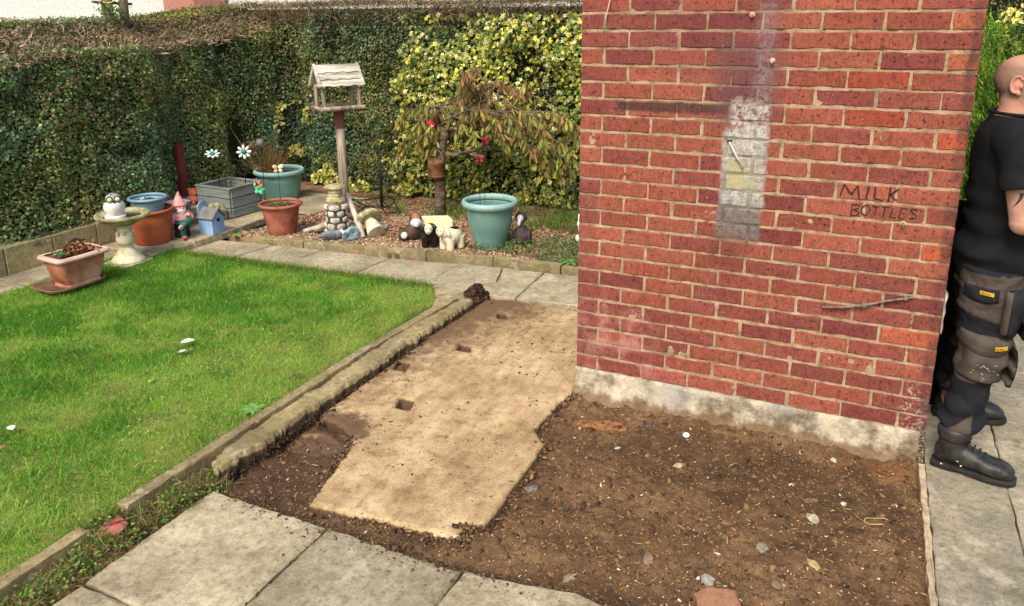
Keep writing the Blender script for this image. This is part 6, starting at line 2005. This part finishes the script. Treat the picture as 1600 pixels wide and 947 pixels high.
def hand(wrist, fwd, side, s):
    """palm, four unequal curled fingers and a thumb; s = +1 left, -1 right; side = direction of the thumb"""
    m = MB()
    W = Vector(wrist); f = Vector(fwd).normalized(); t = Vector(side).normalized()
    nrm = f.cross(t).normalized() * s
    palm_c = W + f * .05
    R = Matrix((f, t, f.cross(t))).transposed()
    m.join(ell(palm_c, (.054, .042, .017), 14, 10, R))
    for k, (off, L) in enumerate(((.030, .072), (.010, .080), (-.010, .075), (-.029, .058))):
        b = W + f * .088 + t * off
        p1 = b + f * (L * .45) - nrm * .004
        p2 = p1 + (f * .75 - nrm * .66).normalized() * L * .33
        p3 = p2 + (f * .25 - nrm * .97).normalized() * L * .26
        m.join(tube([b - f * .02, b, p1, p2, p3], [.0095, .0095, .0088, .008, .0065], 8))
    b = W + f * .025 + t * .03
    m.join(tube([b, b + (f * .5 + t * .8 - nrm * .2).normalized() * .03, b + (f * .85 + t * .75 - nrm * .5) .normalized() * .062, b + (f * 1.0 + t * .5 - nrm * .8).normalized() * .082], [.014, .0125, .011, .008], 8))
    return m

HZ = 1.575
def head_mesh():
    m = MB()
    # cranium, face, jaw
    m.join(ell((-.006, 0, HZ + .022), (.102, .077, .092), 24, 16))
    m.join(loft([((.018, 0, HZ - .112), .038, .036, 2.3), ((.014, 0, HZ - .098), .060, .050, 2.3), ((.012, 0, HZ - .07), .074, .060, 2.2), ((.012, 0, HZ - .035), .080, .067, 2.2), ((.010, 0, HZ), .086, .071, 2.1), ((.004, 0, HZ + .04), .088, .073, 2.0)], 24))
    m.join(tube([(.086, 0, HZ + .012), (.104, 0, HZ - .022), (.098, 0, HZ - .034)], [.010, .015, .012], 10))
    m.join(ell((.082, 0, HZ + .030), (.014, .05, .012), 12, 8))
    m.join(ell((.084, 0, HZ - .062), (.012, .026, .007), 12, 8)).join(ell((.080, 0, HZ - .074), (.012, .023, .008), 12, 8))
    m.join(ell((.068, 0, HZ - .102), (.018, .024, .016), 12, 8))
    for s in (-1, 1):
        m.join(ell((.050, s * .045, HZ - .03), (.03, .022, .026), 12, 8))
    m.xf(HR)
    # neck with nape
    m.join(loft([((-.045, 0, 1.40), .082, .092, 2.0), ((-.040, 0, 1.44), .066, .068, 2.0), ((-.032, 0, 1.48), .062, .062, 2.0), ((-.028, 0, 1.53), .064, .060, 2.0), ((-.026, 0, 1.57), .07, .058, 2.0)], 22))
    return m
HR = Tr(-.018, 0, 0) @ Rz(-.40)
HI = HR.inverted()
body = MB()
body.join(head_mesh())
body.join(loft([((-.02, 0, .80), .085, .12, 2.4), ((-.03, 0, .90), .10, .14, 2.4), ((-.03, 0, 1.0), .110, .150, 2.4), ((-.02, 0, 1.12), .115, .155, 2.4), ((-.025, 0, 1.25), .122, .175, 2.4), ((-.035, 0, 1.35), .112, .185, 2.3), ((-.045, 0, 1.41), .085, .15, 2.0), ((-.045, 0, 1.45), .06, .07, 2.0)], 26))
ARM = {-1: [(-.035, -.185, 1.375), (-.02, -.225, 1.29), (-.005, -.240, 1.18), (.012, -.245, 1.085)], 1: [(-.035, .185, 1.375), (-.02, .225, 1.29), (.0, .245, 1.18), (.02, .25, 1.085)]}
for s in (-1, 1):
    body.join(tube(ARM[s], [.062, .056, .049, .044], 16))
    el_ = Vector(ARM[s][-1])
    body.join(ell(el_, (.047, .046, .048), 14, 10))
    wr = Vector((.275, s * .12, 1.16))
    body.join(tube([el_, el_.lerp(wr, .25) + Vector((0, 0, -.006)), el_.lerp(wr, .6), wr], [.047, .047, .038, .029], 16))
    fwd = (wr - el_).normalized()
    body.join(hand(wr, fwd, Vector((0, 0, 1)) - fwd * fwd.z, s))
LEG = {-1: [(-.03, -.095, .88), (-.035, -.115, .70), (-.035, -.135, .49), (-.07, -.165, .28), (-.085, -.185, .08)], 1: [(-.03, .095, .88), (-.03, .13, .70), (-.02, .175, .49), (-.05, .225, .28), (-.075, .27, .08)]}
for s in (-1, 1):
    body.join(tube(LEG[s], [.066, .072, .056, .052, .042], 16))
bme = fuse(body, .0055, 4)
# ears
def skin_cols(me):
    n = len(me.vertices)
    co = np.empty(n * 3, np.float32)
    me.vertices.foreach_get('co', co)
    co = co.reshape(-1, 3)
    x, y, z = co.T
    hx = x * math.cos(.40) - y * math.sin(.40) + .018
    sk = np.array(rgb((188, 142, 120))[:3]); sc = np.array(rgb((122, 96, 82))[:3]); bs = np.array(rgb((146, 112, 96))[:3]); rd = np.array(rgb((198, 138, 118))[:3])
    c = np.tile(sk, (n, 1))
    nz = fbm(x * 40 + y * 31, z * 40, 401, 3)
    c = c * (.76 + .46 * nz)[:, None]
    # cropped hair: sides and back of the scalp, crown bare
    m_ = np.clip((.055 - hx) / .03, 0, 1) * np.clip((z - 1.515) / .03, 0, 1) * np.clip((1.668 - z) / .03, 0, 1)
    c = c * (1 - m_[:, None] * .75) + sc * m_[:, None] * .75
    b_ = np.clip((hx - .02) / .02, 0, 1) * np.clip((1.525 - z) / .02, 0, 1) * (z > 1.44) * np.clip((z - 1.445) / .02, 0, 1)
    c = c * (1 - b_[:, None] * .5) + bs * b_[:, None] * .5
    nk = np.clip((1.52 - z) / .03, 0, 1) * (z > 1.35) * (x < .02)
    c = c * (1 - nk[:, None] * .4) + rd * nk[:, None] * .4
    set_col(me, c)
skin_cols(bme)
MSKIN = amat('skin', .5, .4, 0)
nn_ = MSKIN.node_tree
bump(nn_, nn_.nodes['Principled BSDF'], mth(nn_, 'ADD', noise_node(nn_, coords(nn_), 420, 3, .7), mth(nn_, 'MULTIPLY', noise_node(nn_, coords(nn_), 45, 4), 1.8)), .003)
nn_.nodes['Principled BSDF'].inputs['Subsurface Weight'].default_value = .0
nn_.nodes['Principled BSDF'].inputs['Subsurface Radius'].default_value = (.01, .004, .002)
bo = link('body', bme, MSKIN, man)
for s in (-1, 1):
    e = MB()
    pts = []
    for i in range(15):
        a = -1.9 + 4.6 * i / 14
        pts.append((-.004 - .019 * math.cos(a) * (1 if True else 0), s * (.077 + .008 * (math.cos(a) * .5 + .5)), HZ + .004 + .031 * math.sin(a) - .003 * math.cos(a)))
    e.join(tube(pts, [.0048] * 10 + [.005] * 5, 8))
    e.join(ell((-.006, s * .074, HZ + .002), (.018, .006, .028), 12, 8))
    e.join(ell((.004, s * .077, HZ - .028), (.009, .006, .011), 10, 8))
    e.join(ell((.012, s * .078, HZ - .002), (.005, .005, .010), 8, 6))
    e.xf(HR)
    em = fuse(e, .0028, 2)
    set_col(em, np.tile(np.array(rgb((196, 136, 120))[:3]), (len(em.vertices), 1)))
    link('ear', em, MSKIN, man)
    ey = link('eye', ell((.078, s * .031, HZ + .012), (.012, .0135, .011), 14, 10).xf(HR), pmat('eye_white', [(190, 182, 174)], 9, .2), man, True)
    link('iris', ell((.0885, s * .031, HZ + .012), (.0025, .006, .006), 10, 8).xf(HR), pmat('iris', [(60, 70, 78)], 9, .2), ey, True)
    link('eyebrow', tube([(.088, s * .014, HZ + .036), (.088, s * .032, HZ + .041), (.078, s * .052, HZ + .035)], [.004, .0045, .003], 6).xf(HR), pmat('brow_hair', [(96, 74, 60)], 40), man, True)

# t-shirt
sh_ = MB()
sh_.join(loft([((-.025, 0, .815), .138, .182, 2.5), ((-.03, 0, .86), .140, .186, 2.5), ((-.03, 0, .95), .136, .180, 2.5), ((-.022, 0, 1.08), .132, .176, 2.5), ((-.025, 0, 1.22), .140, .190, 2.5), ((-.033, 0, 1.32), .134, .198, 2.4), ((-.040, 0, 1.39), .112, .185, 2.2), ((-.044, 0, 1.435), .085, .125, 2.0), ((-.044, 0, 1.462), .078, .085, 2.0)], 30))
for s in (-1, 1):
    a = ARM[s]
    sh_.join(tube([(-.04, s * .12, 1.395), (-.036, s * .185, 1.378), (-.02, s * .228, 1.295), (-.008, s * .246, 1.205)], [.07, .080, .078, .080], 18))
def shirt_disp(c):
    x, y, z = c.T
    fold = np.sin(z * 52 + 9 * fbm(y * 7 + x * 5, z * 4, 411, 3)) * .010 * np.clip((1.25 - z) / .3, 0, 1)
    dr = (fbm(x * 9 + y * 9, z * 7, 413, 3) - .5) * .034
    return fold + dr
MSHIRT = pmat('black_cotton', [(9, 9, 11), (16, 17, 20)], 14, .85, 900, .0006, grain=.25, spec=.25)
shm = fuse(sh_, .008, 4, shirt_disp)
link('t_shirt', shm, MSHIRT, man)
link('collar', tube([(-.044 + .076 * math.cos(a) , .080 * math.sin(a), 1.464 - .006 * math.cos(a)) for a in np.linspace(0, 2 * PI, 40)], .007, 8), MSHIRT, man, True)

# trousers
tr_ = MB()
tr_.join(loft([((-.03, 0, .74), .112, .165, 2.5), ((-.03, 0, .80), .124, .175, 2.5), ((-.03, 0, .88), .124, .175, 2.5), ((-.03, 0, .94), .118, .165, 2.5)], 28))
for s in (-1, 1):
    L_ = LEG[s]
    w_ = [.118, .112, .102, .088, .072, .076, .078, .070]
    zs = [.86, .74, .62, .50, .38, .27, .20, .158]
    pts = []
    for z in zs:
        zz = [q[2] for q in L_][::-1]
        pts.append((float(np.interp(z, zz, [q[0] for q in L_][::-1])), float(np.interp(z, zz, [q[1] for q in L_][::-1])), z))
    tr_.join(tube(pts, w_, 20))
def tr_disp(c):
    x, y, z = c.T
    f = np.sin(z * 70 + 10 * fbm(y * 6, x * 9 + z * 3, 421, 3)) * (.009 * np.exp(-((z - .2) / .09) ** 2) + .005 * np.exp(-((z - .46) / .07) ** 2) + .002)
    return f + (fbm(x * 12 + y * 8, z * 9, 423, 3) - .5) * .02 + np.abs(fbm(x * 26 + z * 14, z * 22 - x * 12, 425, 2) - .5) * .016
trm = fuse(tr_, .006, 5, tr_disp)
n = len(trm.vertices)
co = np.empty(n * 3, np.float32)
trm.vertices.foreach_get('co', co)
co = co.reshape(-1, 3)
x, y, z = co.T
brown, blk = np.array(rgb((70, 61, 54))[:3]), np.array(rgb((24, 24, 29))[:3])
isb = ((z < .405) & (z > .255 + .9 * np.clip(x + .06, -.2, .05)) ) | ((x > -.045) & (z < .42) & (z > .19)) | ((z > .60) & (z < .70) & (x > -.15) & (x < .0) & (y < 0) & (z < .70 - .25 * (x + .15))) | (z > .855) | (z < .165)
edge_ = isb.astype(float)
c = brown * (1 - edge_[:, None]) + blk * edge_[:, None]
c = c * (.78 + .44 * fbm(x * 30 + y * 20, z * 30, 431, 3))[:, None]
set_col(trm, c)
MTROU = amat('work_trouser_cloth', .85, .2, 0)
tro = link('trousers', trm, MTROU, man)
tb = BVHTree.FromPolygons([v.co for v in trm.vertices], [p_.vertices for p_ in trm.polygons])
bb_ = BVHTree.FromPolygons([v.co for v in bme.vertices], [p_.vertices for p_ in bme.polygons])
def onto(bv, x, z, off):
    h = bv.ray_cast(Vector((x, -1.0, z)), Vector((0, 1, 0)))
    y = h[0].y if h[0] is not None else -.2
    return Vector((x, y - off, z))
def patch(bv, x0, x1, z0, z1, th, nx=10, nz=10, shape=None):
    """padded cloth patch following the surface, th thick"""
    vs, fs = [], []
    for k in (0, 1):
        for i in range(nx + 1):
            for j in range(nz + 1):
                u, v = i / nx, j / nz
                xx, zz = x0 + (x1 - x0) * u, z0 + (z1 - z0) * v
                if shape:
                    xx, zz = shape(u, v)
                ed = min(u, 1 - u, v, 1 - v)
                vs.append(onto(bv, xx, zz, (th * min(1, .35 + ed * 9)) if k else -.01))
    w_ = nz + 1
    o = (nx + 1) * w_
    for i in range(nx):
        for j in range(nz):
            a = i * w_ + j
            fs += [(o + a, o + a + 1, o + a + w_ + 1, o + a + w_), (a, a + w_, a + w_ + 1, a + 1)]
    for i in range(nx):
        for a in (i * w_, i * w_ + nz):
            fs.append((a, o + a, o + a + w_, a + w_))
    for j in range(nz):
        for a in (j, nx * w_ + j):
            fs.append((a, a + 1, o + a + 1, o + a))
    return MB().add(vs, fs)
MTC = pmat('brown_grey_canvas', [(62, 54, 48), (82, 72, 64)], 12, .88, 500, .0006, grain=.3)
MTK = pmat('black_canvas', [(20, 20, 24), (32, 32, 36)], 12, .88, 500, .0006, grain=.3)
cp = link('cargo_pocket', patch(tb, -.115, .075, .425, .60, .026, 12, 12, lambda u, v: (-.120 + .190 * u + .012 * math.sin(v * 3), .420 + .17 * v - .02 * u)), MTC, man, True)
link('pocket_flap', patch(tb, -.12, .08, .56, .62, .036, 12, 5, lambda u, v: (-.125 + .20 * u, .555 - .03 * math.sin(PI * u) * (1 - v) + .06 * v - .012 * u)), MTC, cp, True)
link('hip_pocket', patch(tb, -.13, -.03, .74, .80, .010, 8, 5, lambda u, v: (-.135 + .115 * u, .752 + .05 * v - .012 * math.sin(PI * u) * (1 - v))), MTK, man, True)
hp = link('holster_pocket', patch(tb, .02, .10, .60, .80, .05, 8, 10, lambda u, v: (.015 + .085 * u, .60 + .20 * v + .05 * (1 - u) * (v < .01))), MTK, man, True)
link('holster_edge', patch(tb, .0, .03, .62, .80, .056, 3, 10), MTC, hp, True)
MTAG = pmat('yellow_tag', [(214, 164, 30), (228, 182, 50)], 20, .6)
GLY = {'D': [[(0, 0), (0, 1), (.6, .8), (.7, .5), (.6, .2), (0, 0)]], 'E': [[(.7, 0), (0, 0), (0, 1), (.7, 1)], [(0, .5), (.6, .5)]], 'W': [[(0, 1), (.2, 0), (.45, .6), (.7, 0), (.9, 1)]], 'A': [[(0, 0), (.4, 1), (.8, 0)], [(.15, .4), (.65, .4)]], 'L': [[(0, 1), (0, 0), (.6, 0)]], 'T': [[(.35, 0), (.35, 1)], [(0, 1), (.7, 1)]]}
def word_tag(bv, x0, z0, w_, h, off, parent):
    p0 = onto(bv, x0, z0, off)
    ys = [onto(bv, x0 + w_ * u, z0 + h / 2, 0).y for u in (0, .5, 1)]
    yb_ = min(ys) - off
    k = (ys[2] - ys[0]) / w_
    t_ = MB()
    F_ = lambda u, v, d: (x0 + w_ * u, ys[0] + k * w_ * u - off - d - .004 * math.sin(PI * u), z0 + h * v)
    vs = [F_(u, v, d) for d in (0, .003) for v in (0, 1) for u in (0, .25, .5, .75, 1)]
    f = []
    for i in range(4):
        f += [(i, i + 5, i + 6, i + 1), (10 + i, 11 + i, 16 + i, 15 + i), (i, i + 1, 11 + i, 10 + i), (5 + i, 15 + i, 16 + i, 6 + i)]
    f += [(0, 10, 15, 5), (4, 9, 19, 14)]
    o = link('name_tag', t_.add(vs, f), MTAG, parent)
    q = MB()
    for i, ch in enumerate('DEWALT'):
        for st_ in GLY[ch]:
            pp = [Vector(F_(.08 + (i + a * .75) * .145, .22 + b_ * .56, .0042)) for a, b_ in st_]
            q.join(tube(pp, h * .055, 5))
    link('tag_lettering', q, MBLACK, o)
word_tag(tb, -.085, .778, .045, .0145, .014, man)
word_tag(tb, -.010, .566, .045, .0145, .040, man)
sp_ = MB()
for k in range(16):
    cx, cz = random.gauss(-.04, .03), random.gauss(.475, .025)
    p_ = onto(tb, cx, cz, .0285)
    m = ell((0, 0, 0), (random.uniform(.002, .009), .0012, random.uniform(.001, .0028)), 8, 6)
    m.xf(Tr(*p_) @ Ry(random.uniform(-1, 1)))
    sp_.join(m)
link('paint_splashes', sp_, pmat('old_white_paint', [(130, 124, 116), (160, 154, 146)], 30), man)
# tattoo: two tapering dark flames on the upper arm
tt_ = MB()
for x0, z0, ln, dx in ((-.012, 1.205, .060, -.012), (.014, 1.200, .048, -.006)):
    vs = []
    for i in range(8):
        u = i / 7
        wd = .0065 * (1 - u) ** .8 + .0004
        xc, zc_ = x0 + dx * u * u * 2, z0 - ln * u
        vs += [onto(bb_, xc - wd, zc_, .0012), onto(bb_, xc + wd, zc_, .0012)]
    tt_.add(vs, [(2 * i, 2 * i + 1, 2 * i + 3, 2 * i + 2) for i in range(7)])
link('tattoo', tt_, pmat('tattoo_ink', [(44, 48, 54), (60, 62, 66)], 20, .6), man)

# boots
MBOOT = pmat('scuffed_black_leather', [(24, 23, 23), (40, 38, 36), (58, 54, 48)], 16, .5, 140, .0012, spec=.45)
MSOLE = pmat('black_rubber_sole', [(26, 25, 24), (44, 42, 38)], 20, .8)
for s, hx, hy, ang in ((-1, -.150, -.195, -.20), (1, -.125, .275, .10)):
    T_ = Tr(hx, hy, 0) @ Rz(ang)
    b_ = MB()
    b_.join(xloft([(-.004, 0, .026, .03, .09, 2.2), (.012, 0, .040, .025, .125, 2.3), (.05, 0, .044, .024, .135, 2.3), (.10, 0, .044, .024, .125, 2.3), (.15, 0, .050, .024, .105, 2.3), (.19, 0, .054, .024, .092, 2.4), (.23, 0, .055, .024, .088, 2.6), (.262, 0, .048, .024, .078, 2.6), (.284, 0, .030, .026, .06, 2.3)]))
    b_.join(tube([(.062, 0, .06), (.058, 0, .12), (.058, 0, .185)], [.052, .055, .058], 18))
    b_.xf(T_)
    bt_ = link('boot', fuse(b_, .006, 4, lambda c: (fbm(c[:, 0] * 22 + c[:, 1] * 9, c[:, 2] * 26, 441, 3) - .5) * .008), MBOOT, man)
    so_ = xloft([(-.012, 0, .030, 0, .03, 3), (.0, 0, .042, 0, .03, 3), (.06, 0, .047, 0, .03, 3), (.10, 0, .044, .006, .03, 3), (.15, 0, .050, .0, .03, 3), (.20, 0, .056, 0, .03, 3), (.25, 0, .052, 0, .032, 3), (.28, 0, .038, .002, .034, 3), (.294, 0, .020, .006, .034, 3)])
    so_.xf(T_)
    link('sole', so_, MSOLE, bt_, 'a')
    cu = lathe([(.057, .140), (.063, .15), (.063, .182), (.057, .192)], 22, (.058, 0, 0))
    cu.xf(T_)
    link('padded_collar', cu, MBOOT, bt_, True)
    la = MB()
    for k in range(4):
        xx, zz = .112 + .020 * k, .130 - .010 * k
        la.join(tube([(xx, -.026, zz - .004), (xx + .006, 0, zz + .010), (xx, .026, zz - .004)], .003, 6))
    la.xf(T_)
    link('laces', la, MBLACK, bt_)
    for q in ((.085, -.045, .06), (.03, -.044, .028), (.10, -.048, .045)):
        m = ell(q, (.004, .002, .003), 8, 6)
        m.xf(T_)
        link('paint_spot', m, MWHITE, bt_, True)

# added black board, stands in for the unidentified dark gap behind him
bbd = thing('dark_gap_filler', 'plain black board added to fill the dark gap between the brick wall and the man', 'board', (1.585, .56, .004))
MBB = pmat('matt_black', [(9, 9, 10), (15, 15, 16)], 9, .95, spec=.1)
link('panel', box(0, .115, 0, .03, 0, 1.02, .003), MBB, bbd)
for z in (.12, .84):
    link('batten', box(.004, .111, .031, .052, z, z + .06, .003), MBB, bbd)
